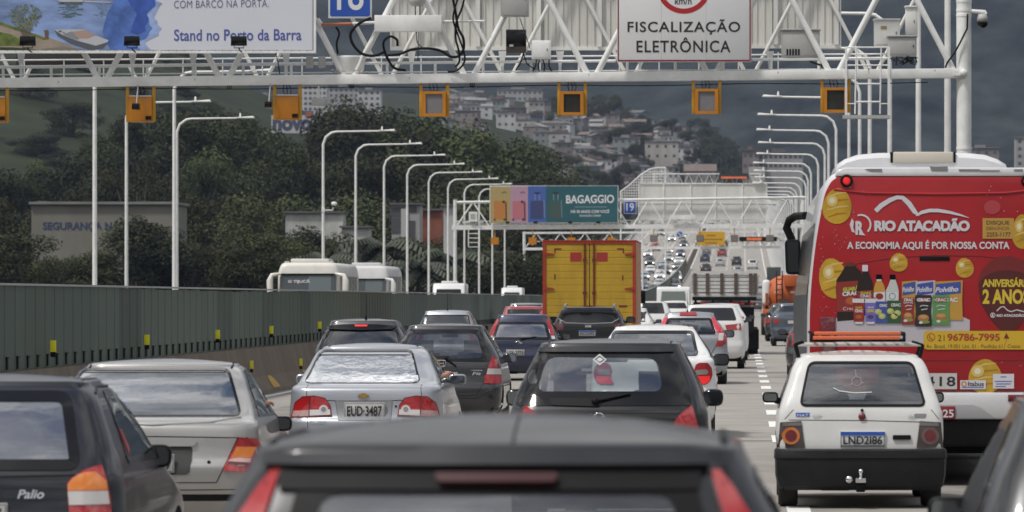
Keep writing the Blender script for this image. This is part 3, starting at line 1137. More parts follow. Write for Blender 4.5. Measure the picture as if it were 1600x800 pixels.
while i < 46 and y < 1250:
 o = protoR if i == 0 else copy_tree(protoR)
 o.location = (5.25 + .12 * math.sin(i * 1.7) * (y < 500), y, road_z(y))
 o['group'] = 'lamp posts along the right of the bridge'
 if i < 5:
  o['label'] = '%s tall white lamp post behind the gantry, seen above the bus roof' % ordw[i]
 elif i < 18:
  o['label'] = '%s white lamp post in the right row past the gantry, arm over the road' % ordw[i - 5]
 else:
  o['label'] = 'one of the tiny far white lamp posts receding beside the bus mirror'
  o['group'] = 'tiny far lamp posts beside the bus'
 y += 25.2
 i += 1
# camera on the first left post
t = thing('pole_camera', 'small white surveillance camera on a lamp post before the dark wood', 'camera', (-25.3, 309, 0))
zc = Z_(322, 309)
mb = MB(); mb.tube([(.05, 0, zc - .25), (.55, 0, zc - .25), (.62, 0, zc - .1)], .035, 8); mb.box(-.1, .1, -.1, .1, zc - .35, zc - .12)
mb.build('bracket', [WHITE_STEEL], t)
mb = MB(); mb.lathe([(.0, .26), (.16, .24), (.17, .1), (.1, .02)], (.66, 0, zc), 'z', 14)
h = mb.build('housing', [WHITE_STEEL], t)
mb = MB(); mb.blob((.66, 0, zc + .02), (.1, .1, .11)); mb.build('dome', [BLACKG], t)
# ================================================================ first gantry
GY = 127.0
def beam_py(px): return 129.5 - (129.5 - 114.5) * px / 1500.0
def G(px, py, dy=0.): return P(px, py, GY + dy)
def gx(px): return X_(px, GY)
def gz(py): return Z_(py, GY)
S1 = F / GY
gan = thing('sign_gantry', 'white tubular gantry spanning the road overhead, nearest one', 'gantry', (0, 0, 0))
mb = MB()
a, b = Vector(G(-260, beam_py(-260))), Vector(G(1506, beam_py(1506)))
mb.bar(a, b, .26, 15 / S1)
mb.build('bottom_beam', [WHITE_STEEL], gan, bevel=.012)
mb = MB()
a2, b2 = Vector(G(-260, beam_py(-260), 1.35)), Vector(G(1506, beam_py(1506), 1.35))
mb.bar(a2, b2, .22, 15 / S1)
mb.build('bottom_beam', [WHITE_STEEL_OLD], gan, bevel=.012)
for k in range(28):
 pass
mb = MB()
for px in range(-240, 1500, 96):
 mb.bar(G(px, beam_py(px), .1), G(px, beam_py(px), 1.3), .1, .1)
mb.build('cross_members', [WHITE_STEEL_OLD], gan)
mb = MB()
mb.bar(Vector(G(-260, beam_py(-260) + 2, .68)), Vector(G(1500, beam_py(1500) + 2, .68)), .9, .03)
mb.build('catwalk', [WHITE_STEEL_OLD], gan)
TOP = 173
mb = MB()
mb.tube([G(-260, beam_py(-260) - TOP), G(1506, beam_py(1506) - TOP)], .09, 12)
mb.tube([G(-260, beam_py(-260) - TOP, 1.35), G(1506, beam_py(1506) - TOP, 1.35)], .09, 12)
mb.build('top_chord', [WHITE_STEEL], gan)
nodes = [-30, 160, 350, 545, 733, 925, 1112, 1303, 1497]
for i, nx_ in enumerate(nodes):
 for sg in (-1, 1):
  if (i == 0 and sg < 0) or (i == len(nodes) - 1 and sg > 0): continue
  mb = MB()
  mb.tube([G(nx_ + sg * 7, beam_py(nx_) - 4), G(nx_ + sg * 95, beam_py(nx_) - TOP)], .075, 12)
  mb.build('brace', [WHITE_STEEL], gan)
mb = MB()
for i, nx_ in enumerate(nodes):
 for sg in (-1, 1):
  if nx_ + 60 + sg * 95 > 1490 or nx_ > 1400: continue
  mb.tube([G(nx_ + 60 + sg * 7, beam_py(nx_) - 4, 1.35), G(nx_ + 60 + sg * 95, beam_py(nx_) - TOP, 1.35)], .05, 8)
mb.build('rear_lattice', [WHITE_STEEL_OLD], gan)
# hand rails with short posts
mb = MB()
mb.tube([G(-250, 108, .25), G(520, 99, .25)], .04, 8)
mb.tube([G(560, 99, .25), G(962, 95, .25)], .035, 8)
mb.tube([G(1175, 93, .25), G(1385, 91, .25)], .04, 8)
mb.tube([G(-250, 118.5, .25), G(1320, 108, .25)], .016, 6)
mb.tube([G(-250, 96, 1.1), G(1420, 84, 1.1)], .02, 6)
for px in list(range(-220, 1330, 75)):
 yb = beam_py(px)
 mb.tube([G(px, yb - 6, .25), G(px, yb - 24, .25)], .035, 8)
for px in range(-210, 1400, 62):
 mb.tube([G(px, beam_py(px) - 4, 1.1), G(px, beam_py(px) - 36, 1.1)], .016, 6)
mb.build('handrail', [WHITE_STEEL], gan)
for px in (33, 207, 302, 447, 643, 785, 875, 1000, 1203):
 yt = 82 if px < 500 else 80
 mb = MB()
 c = G(px, 0, .35)
 z0, z1, z2 = Z_(beam_py(px) - 6, GY + .35), Z_(yt + 22, GY + .35), Z_(yt, GY + .35)
 mb.prism([(c[0] - .035, z0), (c[0] + .035, z0), (c[0] + .035, z1), (c[0] + .10, z2), (c[0] - .10, z2), (c[0] - .035, z1)], c[1] - .03, c[1] + .03)
 mb.build('sign_post', [WHITE_STEEL], gan)
# main pole
mb = MB()
pc = G(1506.5, 0)
mb.tube([(pc[0], GY + .1, 0), (pc[0], GY + .1, gz(-90))], .185, 24)
mb.tube([(pc[0] - .06, GY + .32, gz(130)), (pc[0] - .06, GY + .32, gz(-90))], .12, 12)
for py in (2, 16, 24, 232):
 mb.tube([(pc[0], GY + .1, gz(py) - .03), (pc[0], GY + .1, gz(py) + .03)], .195, 24)
mb.build('column', [WHITE_STEEL], gan)
mb = MB()
mb.tube([(gx(-240), GY + .1, 0), (gx(-240), GY + .1, gz(-90))], .185, 20)
mb.build('column', [WHITE_STEEL], gan)
mb = MB()
mb.lathe([(.0, -.1), (.09, -.1), (.1, -.03), (.1, .05)], (gx(1505), GY - .12, gz(beam_py(1505))), 'y', 14)
mb.box(gx(1490), gx(1500), GY - .16, GY - .1, gz(beam_py(1495) + 4), gz(beam_py(1495) - 4))
mb.build('joint_plate', [WHITE_STEEL], gan, recalc=True)
# wires under the beam and down the pole
mb = MB()
mb.tube([G(-250, 142, .1)] + [G(px, 141.5 - px * .0085 + 1.0 * math.sin(px * .02), .1) for px in range(-200, 1500, 50)], .011, 6)
o = mb.build('cable', [BLACK]); tag(o, 'thin dark wire strung just below the gantry beam', 'cable')
mb = MB()
mb.tube([G(1512, 22, -.1), G(1511, 45, -.14), G(1501, 65, -.15), G(1492, 82, -.12), G(1480, 98, -.1), G(1477, 106, -.1)], .022, 8)
o = mb.build('cable', [BLACK]); tag(o, 'dark cable running down the gantry column to the beam', 'cable')
d = Decal(lambda a, b: G(a, b)[::2], GY - .132, .001)
RUST = mat('rust_stain', (.22, .10, .04), .8, var=.4, vscale=20)
for (px, py, w, h) in ((1356, 107, 2.5, 2), (1357, 109, .8, 6), (1215, 112, 1.2, 3), (1460, 109, 1, 3), (920, 116, .8, 3), (640, 121, 1, 2.5), (305, 123, .8, 3), (92, 127, 1.2, 2.5)):
 d.rect(px, py, px + w, py + h, RUST, 1)
o = d.build('rust_stains', gan)
# sheet backs of the signs for the opposite traffic
def sign_back(x0, x1, y0, y1, label, dy=1.6, ribs=25):
 t = thing('overhead_sign', label, 'sign', (0, 0, 0))
 Y = GY + dy
 mb = MB()
 X0, X1, Z0, Z1 = X_(x0, Y), X_(x1, Y), Z_(y1, Y), Z_(y0, Y)
 n = int((x1 - x0) / 12.5)
 vv = []
 for i in range(n + 1):
  for d in ((0, 0), (.46, 0), (.5, -.028), (.96, -.028)):
   t_ = min(1, (i + d[0]) / (n + 1))
   vv += [(X0 + (X1 - X0) * t_, Y + d[1], Z0), (X0 + (X1 - X0) * t_, Y + d[1], Z1)]
 k = len(vv) // 2
 mb.add(vv, [(2 * i, 2 * i + 2, 2 * i + 3, 2 * i + 1) for i in range(k - 1)])
 mb.build('sheet', [PANEL_BACK], t)
 mb = MB()
 e = .035
 mb.box(X0 - e, X1 + e, Y - .06, Y + .03, Z0 - .09, Z0)
 mb.box(X0 - e, X0, Y - .06, Y + .03, Z0, Z1); mb.box(X1, X1 + e, Y - .06, Y + .03, Z0, Z1)
 for px in range(int(x0) + 40, int(x1), 95):
  mb.box(X_(px, Y) - .055, X_(px, Y) + .055, Y - .10, Y - .032, Z0, Z1)
 mb.build('frame', [WHITE_STEEL_OLD], t)
 return t
sign_back(612, 966, -100, 73, 'pale ribbed sheet back of a wide sign in the middle of the gantry')
sign_back(1172, 1312, -100, 70, 'pale ribbed sheet back of a sign right of the white speed sign')
# billboard of the waterside houses
bb = thing('billboard', 'white and blue billboard with a moored motor boat picture, on the gantry', 'billboard', (0, 0, 0))
BY = GY - .55
bx = lambda px: X_(px, BY); bz = lambda py: Z_(py, BY)
bconv = lambda a, b: (bx(a), bz(b))
mb = MB(); mb.box(bx(-250), bx(490), BY, BY + .10, bz(78), bz(-140))
mb.build('panel', [mat('billboard_print_white', (.66, .68, .75), .45)], bb)
mb = MB()
mb.box(bx(-252), bx(493.5), BY - .02, BY + .14, bz(83), bz(79)); mb.box(bx(490), bx(493.5), BY - .02, BY + .14, bz(79), bz(-140))
mb.build('frame', [WHITE_STEEL], bb)
mb = MB()
for px in range(-240, 490, 12):
 mb.box(bx(px) - .006, bx(px) + .006, BY - .022, BY - .01, bz(80.5), bz(78))
mb.box(bx(488.5), bx(489.5), BY - .022, BY - .005, bz(79), bz(-140))
mb.build('lacing', [mat('lacing_grey', (.2, .2, .2), .6)], bb)
random.seed(3)
d = Decal(bconv, BY - .003, .002)
water = mat('print_water', (.22, .31, .55), .4, var=.55, vscale=.55, coords='Object', streak=3., detail=6)
wash = mat('print_blue_wash', (.045, .10, .40), .4, var=.5, vscale=1.2)
washm = mat('print_blue_mid', (.10, .20, .56), .4, var=.4, vscale=1.6)
washp = mat('print_blue_pale', (.32, .42, .70), .4, var=.3, vscale=2.)
sand = mat('print_sand', (.34, .28, .22), .5, var=.2, vscale=2.)
pg = mat('print_grass', (.12, .16, .035), .5, var=.5, vscale=5.)
pgd = mat('print_bush', (.035, .055, .02), .5, var=.6, vscale=7.)
edge = []
for i in range(40):
 py = -140 + 218 * i / 39
 edge.append((244 - 6 * math.sin(i * .9) + random.uniform(-5, 5) - (8 if py > 60 else 0), py))
d.poly([(-250, -140)] + edge + [(-250, 78)], washp, 1)
edge2 = [(a - 8 - 9 * abs(math.sin(i * .7)) + random.uniform(-3, 3), b) for i, (a, b) in enumerate(edge)]
d.poly([(-250, -140)] + edge2 + [(-250, 78)], washm, 2)
dk = [(a - 4 - 12 * abs(math.sin(i * .37 + 1)), b) for i, (a, b) in enumerate(edge2)]
d.poly([(188, -140), (232, -140), (238, -60), (240, -10), (243, 6), (236, 14), (229, 22), (233, 30), (226, 40), (228, 47), (215, 54), (204, 50), (208, 36), (214, 22), (204, 8), (190, -20)], wash, 5)
d.poly([(-250, -140), (188, -140), (192, -20), (168, 20), (160, 50), (172, 78), (-250, 78)], water, 4)
d.poly([(-250, 0), (0, 36), (40, 49), (75, 58), (118, 74), (122, 78), (-250, 78)], sand, 5)
d.poly([(-250, -4), (0, 34), (38, 47), (72, 60), (70, 63), (36, 51), (0, 39), (-250, 2)], pg, 6)
d.poly([(-250, 40), (0, 50), (18, 54), (36, 64), (38, 71), (0, 72), (-250, 70)], pg, 6)
d.poly([(-250, 72), (20, 74), (60, 78), (-250, 79)], pgd, 7)
d.poly([(60, 77), (100, 73), (132, 77)], mat('print_stone', (.22, .2, .17), .5), 6)
# boat
hull = mat('print_hull', (.10, .11, .125), .4); deck = mat('print_deck', (.50, .51, .55), .4); ply = mat('print_cushion', (.42, .30, .25), .4)
d.poly([(85, 47), (90, 56), (110, 68), (138, 77.5), (160, 76), (168, 68), (166, 64), (150, 70), (125, 64), (100, 55)], hull, 7)
d.poly([(85, 46.5), (96, 46), (120, 46), (132, 46), (146, 54), (170, 63), (168, 66), (150, 71.5), (122, 64), (98, 55)], deck, 8)
d.poly([(108, 52), (116, 49), (133, 47), (150, 55), (138, 60), (124, 60)], ply, 9)
d.poly([(98, 54), (112, 49), (124, 61), (120, 62)], mat('print_screen', (.25, .26, .29), .4), 10)
d.poly([(91, 48), (97, 47.5), (96, 50), (92, 50)], hull, 10); d.poly([(97, 51), (101, 50), (101, 52)], hull, 10)
d.poly([(69, 47), (76, 47), (76, 61), (71, 61)], mat('print_post', (.14, .10, .085), .4), 9)
# reflection of trees, second boat
for i in range(46):
 x, y = random.gauss(109, 9), 4 + 24 * random.random() ** 1.4
 d.rect(x - random.uniform(2, 7), y, x + random.uniform(2, 7), y + random.uniform(.6, 1.8), mat('print_reflection', (.10, .16, .16), .4), 5 + i * .05)
for i in range(26):
 x, y = random.gauss(158, 4), 4 + 22 * random.random()
 d.rect(x - random.uniform(1, 3), y, x + random.uniform(1, 3), y + .9, mat('print_reflection2', (.14, .22, .30), .4), 5 + i * .05)
d.poly([(82, -3), (132, -1), (131, 3), (95, 3)], deck, 8); d.poly([(92, 3), (130, 3), (128, 6), (98, 6)], hull, 7)
d.poly([(130, 1), (175, 3), (172, 4.5), (130, 3.2)], deck, 8)
# sketched tree
for i in range(9):
 a = -.55 + 1.1 * i / 8
 d.stroke([(41, 68), (40 + a * 14, 48), (40 + a * 30, 26)], [1.6, 1.0, .5], mat('print_twig', (.16, .12, .09), .5), 9 + i * .1)
lf = [mat('print_leaf_a', (.16, .19, .06), .5), mat('print_leaf_b', (.26, .29, .12), .5), mat('print_leaf_c', (.10, .12, .05), .5)]
for i in range(420):
 t = random.uniform(0, 2 * PI); r = math.sqrt(random.random())
 x, y = 40 + 24 * r * math.cos(t) * (1 - .25 * math.sin(t)), 28 + 21 * r * math.sin(t)
 q = random.uniform(.7, 1.9)
 d.poly([(x - q, y), (x, y - q * .6), (x + q, y), (x, y + q * .6)], lf[i % 3], 10 + i * .004)
tc1 = mat('print_text_grey', (.13, .15, .24), .5); tc2 = mat('print_text_blue', (.075, .10, .36), .5)
d.text('COM BARCO NA PORTA.', 272, 1, 420, 13, tc1, 2, bold=-.006, spacing=1.05, slope=-2)
d.text('Stand no Porto da Barra', 272, 46, 471, 64, tc2, 2, bold=.012, spacing=1.02, slope=-1)
d.build('print', bb)
for px, lab in ((50, 'black floodlight below the printed tree on the billboard'), (212, 'black floodlight below the blue water on the billboard'), (378, 'black tilted floodlight below the billboard lettering')):
 t = thing('floodlight', lab, 'floodlight', (bx(px), BY - .75, bz(74)), 'floodlights under the billboard')
 mb = MB()
 w, h = 12.5 / S1, 15 / S1
 v = [(-w, -.02, .0), (w, -.02, .0), (w, .06, h), (-w, .06, h)]
 mb.prism([(-w, 0), (w, 0), (w - .01, h), (-w + .01, h)], -.05, .05)
 mb.build('lamp_body', [BLACKG], t, bevel=.008)
 mb = MB(); mb.tube([(-w * .6, 0, 0), (-w * .6, 0, -.05), (w * .6, 0, -.05), (w * .6, 0, 0)], .012, 6); mb.tube([(0, 0, -.05), (.0, .2, -.1), (0, .7, -.12)], .018, 6)
 mb.build('bracket', [BLACK], t)
# blue kilometre sign
def blue_sign(cx, y0, y1, w, Y, text, lab, ty0, ty1):
 t = thing('kilometre_sign', lab, 'sign')
 c = lambda a, b: (X_(a, Y), Z_(b, Y))
 mb = MB(); mb.box(X_(cx - w / 2, Y), X_(cx + w / 2, Y), Y, Y + .05, Z_(y1, Y), Z_(y0, Y))
 mb.build('panel', [WHITEP], t, bevel=.01)
 dd = Decal(c, Y - .001)
 q = w * .04
 dd.rect(cx - w / 2 + q, y0 + q, cx + w / 2 - q, y1 - q, BLUE, 1, .06)
 dd.text(text, cx - w * .30, ty0, cx + w * .31, ty1, WHITEP, 2, bold=.012)
 dd.build('lettering', t)
blue_sign(547, -45, 28.5, 68, GY + .9, '18', 'blue square sign with a white number beside the boat billboard', -32, 16)
# speed enforcement sign
sp = thing('enforcement_sign', 'white sign lettered fiscalização eletrônica with a red speed ring', 'sign')
SY = GY - .35
sc_ = lambda a, b: (X_(a, SY), Z_(b, SY))
mb = MB(); mb.box(X_(964, SY), X_(1174, SY), SY, SY + .06, Z_(97, SY), Z_(-120, SY)); mb.build('panel', [WHITEP], sp, bevel=.012)
d = Decal(sc_, SY - .001)
DRED = mat('sign_dark_red', (.23, .018, .025), .4)
for (a, b, c, e) in ((965, -118, 967, 96), (1171, -118, 1173, 96), (967, 93.5, 1171, 96)):
 d.rect(a, b, c, e, DRED, 1)
d.ring(1068.5, -21, 42.5, 34.5, mat('sign_red', (.42, .02, .025), .4), 1)
d.text('km/h', 1054.5, -4, 1080.5, 7, SIGNT, 2, bold=.008)
d.text('FISCALIZAÇÃO', 980.5, 30, 1156.5, 54, SIGNT, 2, bold=.014, spacing=1.12)
d.text('ELETRÔNICA', 994.5, 58.5, 1141.5, 82, SIGNT, 2, bold=.014, spacing=1.12)
for px in (1033, 1103):
 d.rect(px, -118, px + .5, 93, mat('sign_seam', (.5, .5, .52), .5), .5)
d.build('lettering', sp)
# boxes and cabinets on the gantry
def cab(name, x0, x1, y0, y1, lab, m=GREY_BOX, dy=-.1, dep=.5, lid=True, cat='cabinet', extra=None, parts=True):
 Y = GY + dy
 t = thing(name, lab, cat)
 mb = MB(); mb.box(X_(x0, Y), X_(x1, Y), Y, Y + dep, Z_(y1, Y), Z_(y0, Y))
 mb.build('housing', [m], t, bevel=.015)
 if lid:
  mb = MB(); mb.box(X_(x0 - 1.5, Y), X_(x1 + 1.5, Y), Y - .05, Y + dep + .05, Z_(y0 + .5, Y), Z_(y0 - 2, Y))
  mb.build('lid', [m], t, bevel=.01)
 if parts:
  mb = MB(); mb.box(X_(x0 + 2.5, Y), X_(x1 - 2.5, Y), Y - .012, Y, Z_(y1 - 2.5, Y), Z_(y0 + 2.5, Y))
  dr = mb.build('door', [m], t, bevel=.005)
  mb = MB(); mb.box(X_(x1 - 6, Y), X_(x1 - 5, Y), Y - .03, Y - .012, Z_((y0 + y1) / 2 + 2, Y), Z_((y0 + y1) / 2 - 2, Y))
  mb.build('handle', [BLACK], dr)
 return t
cab('cable_trunking', 585, 690, 23.5, 49.5, 'long white equipment box fixed across the gantry braces', WHITE_STEEL, -.35, .25, False, 'equipment box', parts=False)
cab('control_box', 783.5, 826, -30, 26, 'pale grey box high on a brace left of the white speed sign', GREY_BOX, -.3, .2, False, 'equipment box')
t = cab('detector_box', 790.5, 822, 46, 80, 'black square detector box on the gantry left of the white speed sign', BLACKG, -.3, .3, False, 'equipment box', parts=False)
mb = MB(); mb.box(X_(791, GY - .3), X_(822, GY - .3), GY - .32, GY - .3, gz(84), gz(74)); mb.build('lower_cover', [mat('dark_brown_cover', (.045, .036, .03), .5)], t)
mb = MB(); mb.box(X_(797, GY), X_(803, GY), GY - .345, GY - .32, gz(74), gz(70.5)); mb.build('sticker', [GREY_BOX], t)
cab('junction_box', 830.5, 860.5, 63, 92.5, 'small white junction box beside the black detector box', WHITE_STEEL, -.2, .18, False, 'equipment box')
t = cab('control_cabinet', 1221, 1281, 47, 89, 'grey sloping cabinet with vents beside the ribbed sign back', GREY_BOX, .2, .5)
mb = MB()
for i in range(5):
 mb.box(X_(1229 + 4.5 * i, GY), X_(1231.5 + 4.5 * i, GY), GY + .175, GY + .19, gz(86), gz(76))
mb.build('vent', [BLACK], t)
t = cab('control_cabinet', 1366, 1406, 31, 72, 'tall white cabinet with a small notice above the ladder cage', WHITE_STEEL_OLD, .5, .4)
mb = MB(); mb.box(X_(1377, GY), X_(1386.5, GY), GY + .478, GY + .487, gz(44), gz(39)); mb.build('notice', [mat('notice_tan', (.35, .28, .14), .6)], t)
cab('control_cabinet', 1387.5, 1432.5, 57, 87, 'low wide grey cabinet on the beam near the right column', GREY_BOX, .05, .5)
cab('control_cabinet', 1415, 1434, 11, 56, 'narrow grey upright cabinet behind the low wide one', WHITE_STEEL_OLD, .7, .3)
# sensor pod above and white drum
t = thing('sensor_pod', 'small grey domed sensor hanging at the top behind the long white box', 'sensor')
mb = MB(); c = G(652, 2, -.2); mb.lathe([(.0, -.12), (.14, -.12), (.2, -.02), (.21, .14)], c, 'z', 18); mb.build('housing', [GREY_BOX], t, recalc=True)
mb = MB(); mb.tube([G(649, 9, -.2), G(649, 24, -.2)], .012, 6); mb.tube([G(656, 9, -.2), G(656, 24, -.2)], .012, 6); mb.build('leads', [BLACK], t)
t = thing('cable_drum', 'white round cable drum standing on the beam left of the black cables', 'drum')
mb = MB(); c = G(547, 0, .25); mb.lathe([(.30, gz(115)), (.34, gz(112)), (.36, gz(95)), (.39, gz(90)), (.39, gz(87)), (.0, gz(86.5))], (c[0], c[1], 0), 'z', 28); mb.build('drum_body', [WHITE_STEEL], t, recalc=True)
mb = MB()
for i in range(24):
 t0 = i / 23
 mb.blob(G(520 + 50 * t0 + random.uniform(-6, 6), 112 + random.uniform(-3, 2), -.05), (.05, .03, .02), nu=6, nv=4)
mb.build('clamps', [GREY_BOX], t)
# conduits and cables
mb = MB(); mb.tube([G(502, 38.5, -.15), G(551, 37, -.15)], .036, 10); o = mb.build('conduit', [mat('conduit_orange', (.42, .14, .045), .5)]); tag(o, 'short orange conduit pipe under the blue square sign', 'pipe')
mb = MB(); mb.tube([G(551, 37, -.15), G(588, 35, -.15)], .036, 10); mb.tube([G(690, 33.5, -.15), G(757, 33, -.15)], .03, 10); mb.tube([G(496, 30, -.1), G(503, 41, -.1)], .06, 8)
o = mb.build('conduit', [WHITE_STEEL_OLD]); tag(o, 'pale steel pipe carrying the long white box', 'pipe')
def cable(pts, r, lab, n=6):
 P3 = [Vector(p) for p in pts]
 out = []
 for i in range(len(P3) - 1):
  p0, p1, p2, p3 = P3[max(i - 1, 0)], P3[i], P3[i + 1], P3[min(i + 2, len(P3) - 1)]
  for j in range(n):
   t = j / n
   out.append(.5 * ((2 * p1) + (p2 - p0) * t + (2 * p0 - 5 * p1 + 4 * p2 - p3) * t * t + (3 * p1 - p0 - 3 * p2 + p3) * t ** 3))
 out.append(P3[-1])
 mb = MB(); mb.tube(out, r, 8)
 o = mb.build('cable', [BLACK]); tag(o, lab, 'cable')
cable([G(580, 28, -.3), G(562, 36, -.3), G(548, 52, -.32), G(552, 70, -.32), G(566, 84, -.3), G(585, 87, -.3), G(602, 80, -.3)], .036, 'thick black cable looping down from the left end of the long box')
cable([G(621, 72, -.3), G(620, 62, -.33), G(610, 57, -.36), G(600, 64, -.36), G(600, 76, -.34), G(606, 92, -.3), G(616, 106, -.25), G(634, 110, -.2)], .032, 'black cable with a round loop ending on the beam')
cable([G(606, 86, -.3), G(625, 84, -.33), G(645, 77, -.33), G(672, 76, -.33), G(690, 80, -.3), G(703, 88, -.3), G(716, 88, -.3), G(724, 78, -.33), G(724, 60, -.35), G(716, 44, -.35), G(712, 20, -.33), G(706, -10, -.3)], .034, 'long black cable sweeping across and up the ribbed sign back')
cable([G(712, 104, -.22), G(718, 95, -.3), G(716, 76, -.35), G(712, 60, -.37), G(713, 35, -.37), G(722, 12, -.35), G(727, -10, -.3)], .026, 'upright black cable bundle branching at the top, thin strand')
cable([G(700, 112, -.2), G(714, 110, -.27), G(725, 98, -.3), G(725, 82, -.38), G(714, 50, -.39), G(708, 26, -.4), G(718, -10, -.3)], .024, 'black cable hooking round beside the upright bundle')
cable([G(525, 42, -.1), G(530, 52, -.12), G(526, 68, -.12), G(528, 84, -.1)], .028, 'short black cable hanging below the orange conduit')
cable([G(651, 50, -.3), G(652, 66, -.3), G(660, 74, -.3)], .012, 'thin black lead below the long white box')
cable([G(654, 50, -.32), G(653, 95, -.25)], .010, 'straight thin black lead below the long white box')
cable([G(812, 28, -.25), G(822, 56, -.2), G(828, 76, -.15)], .010, 'thin black lead from the pale box to the junction box')
for i, (a, b) in enumerate(((838, 832), (843, 843), (848, 850), (858, 862))):
 cable([G(a, 93, -.1), G((a + b) / 2 + (-2 if i % 2 else 2), 103, -.1), G(b, 111, -.05)], .016, '%s dark lead under the small white junction box' % ordw[i])
cable([G(818, 83, -.2), G(814, 96, -.15), G(806, 110, -.1)], .018, 'dark lead from the black detector box down to the beam')
cable([G(818, 83, -.2), G(824, 100, -.15), G(836, 108, -.05)], .014, 'second dark lead from the black detector box')
cable([G(430, 81, -.2), G(434, 95, -.15), G(437, 115, -.1)], .012, 'black wire hanging below the right end of the boat billboard')
cable([G(1266, 96, .1), G(1280, 101, .05), G(1298, 104, 0)], .026, 'dark cable lying on the beam below the grey vented cabinet')
mb = MB()
random.seed(9)
for i in range(34):
 x = 1392 + 44 * random.random(); a = G(x, 90 + random.uniform(-2, 10), .1 + random.uniform(-.1, .1)); b = G(x + random.uniform(-12, 12), 90 + random.uniform(0, 12), .1)
 mb.tube([a, tuple((Vector(a) + Vector(b)) / 2 + Vector((0, 0, random.uniform(-.06, .06)))), b], .012, 5)
o = mb.build('cable_tangle', [BLACK]); tag(o, 'tangle of dark cables below the low wide grey cabinet', 'cables')
# dome camera on the column
t = thing('dome_camera', 'dark dome camera on a white arm right of the gantry column', 'camera')
mb = MB(); mb.tube([G(1518, 17.5), G(1539, 19), G(1540, 22)], [.05, .055, .05], 10); mb.build('arm', [WHITE_STEEL], t)
mb = MB(); c = G(1535, 0); mb.lathe([(.10, gz(22)), (.13, gz(28)), (.135, gz(34))], (c[0], c[1], 0), 'z', 18); mb.build('cap', [GREY_BOX], t, recalc=True)
mb = MB(); mb.blob((c[0], c[1], gz(36)), (.135, .135, .125), nu=18, nv=12); mb.build('dome', [BLACKG], t)
# ladder cage
t = thing('ladder_cage', 'white ladder cage hanging from the gantry beam beside the right column', 'ladder')
LY = GY - .55
lx = lambda px: X_(px, LY); lz = lambda py: Z_(py, LY)
for px in (1322, 1389):
 mb = MB(); mb.box(lx(px) - .025, lx(px) + .025, LY - .025, LY + .025, lz(184), lz(74)); mb.build('upright', [WHITE_STEEL], t)
 mb = MB(); mb.box(lx(px) - .02, lx(px) + .02, LY + .38, LY + .42, lz(184), lz(74)); mb.build('upright', [WHITE_STEEL], t)
for (pa, pb) in ((1338, 1336), (1377, 1375)):
 mb = MB(); mb.tube([(lx(pa), LY, lz(74)), (lx(pb), LY, lz(178))], .02, 8); mb.build('ladder_rail', [WHITE_STEEL], t)
mb = MB()
for py in (74, 91, 102):
 mb.tube([(lx(1322), LY, lz(py)), (lx(1389), LY, lz(py))], .018, 8)
for py in (131, 159):
 mb.tube([(lx(1338), LY, lz(py)), (lx(1376), LY, lz(py))], .02, 8)
mb.tube([(lx(1322), LY, lz(162)), (lx(1338), LY, lz(162))], .014, 6); mb.tube([(lx(1376), LY, lz(162)), (lx(1389), LY, lz(162))], .014, 6)
mb.build('rungs', [WHITE_STEEL], t)
mb = MB(); mb.box(lx(1317), lx(1391), LY - .08, LY + .5, lz(185), lz(180)); mb.build('platform', [GREY_BOX], t)
# roadside cameras hanging under the beam
def radar(cx, x0, x1, y0, y1, front, lab, Y=GY, s=1., glassm=None):
 t = thing('traffic_camera', lab, 'traffic camera', group='orange traffic cameras under the gantry')
 S = F / Y
 xx = lambda px: X_(px, Y); z_ = lambda py: Z_(py, Y)
 yb = Y - .28
 w = xx(x1) - xx(x0)
 for px, sg in ((x0, 1), (x1, -1)):
  mb = MB(); mb.box(*sorted((xx(px), xx(px) + sg * .075)), Y - .05, Y + .05, z_(y1), z_(beam_py(cx) + 6.5)); mb.build('hanger', [ORANGE2], t, bevel=.006)
 mb = MB()
 if not front:
  mb.box(xx(x0) + .075, xx(x1) - .075, Y - .12, Y + .38, z_(y1), z_(y0)); mb.build('housing', [ORANGE], t, bevel=.012)
  mb = MB(); mb.box(xx(x0) + .09, xx(x1) - .09, Y - .135, Y - .12, z_(y0 + .5), z_(y0 - 1)); mb.build('top_edge', [WHITE_STEEL_OLD], t)
  mb = MB(); c = (xx(x0 + (x1 - x0) * .78), Y - .135, z_(y1 - 6)); mb.box(c[0] - .07, c[0] + .07, Y - .15, Y - .12, c[2] - .045, c[2] + .045)
  mb.build('connector', [BLACK], t)
 else:
  a, b, c, e = xx(x0) + .075, xx(x1) - .075, z_(y1), z_(y0)
  f = .085
  mb.box(a, a + f, Y - .16, Y + .38, c, e); mb.box(b - f, b, Y - .16, Y + .38, c, e); mb.box(a + f, b - f, Y - .16, Y + .38, c, c + f * .8); mb.box(a + f, b - f, Y - .16, Y + .38, e - f * .8, e)
  mb.build('housing', [ORANGE], t)
  mb = MB(); mb.box(a + f, b - f, Y - .12, Y - .08, c + f * .8, e - f * .8); mb.build('window', [glassm], t)
 mb = MB()
 for k in range(3):
  x = xx(cx - 4 + 4 * k); mb.tube([(x, Y, z_(y0)), (x + .04 * (k - 1), Y - .03, z_((y0 + beam_py(cx) + 8) / 2)), (x - .03, Y, z_(beam_py(cx) + 6))], .010, 5)
 mb.build('leads', [BLACK], t)
 return t
GL_GREY = mat('camera_window_grey', (.20, .195, .205), .25, var=.06, vscale=5)
GL_DARK = mat('camera_window_dark', (.030, .030, .028), .2, var=.3, vscale=3)
radar(-8, -30, 14, 152, 191, False, 'orange camera box cut by the left edge under the gantry')
radar(220, 197, 243, 150.5, 190.5, False, 'plain orange camera box with a white lamp arm beside it')
radar(449, 427, 471.5, 149, 187, False, 'plain orange camera box above the novo sign')
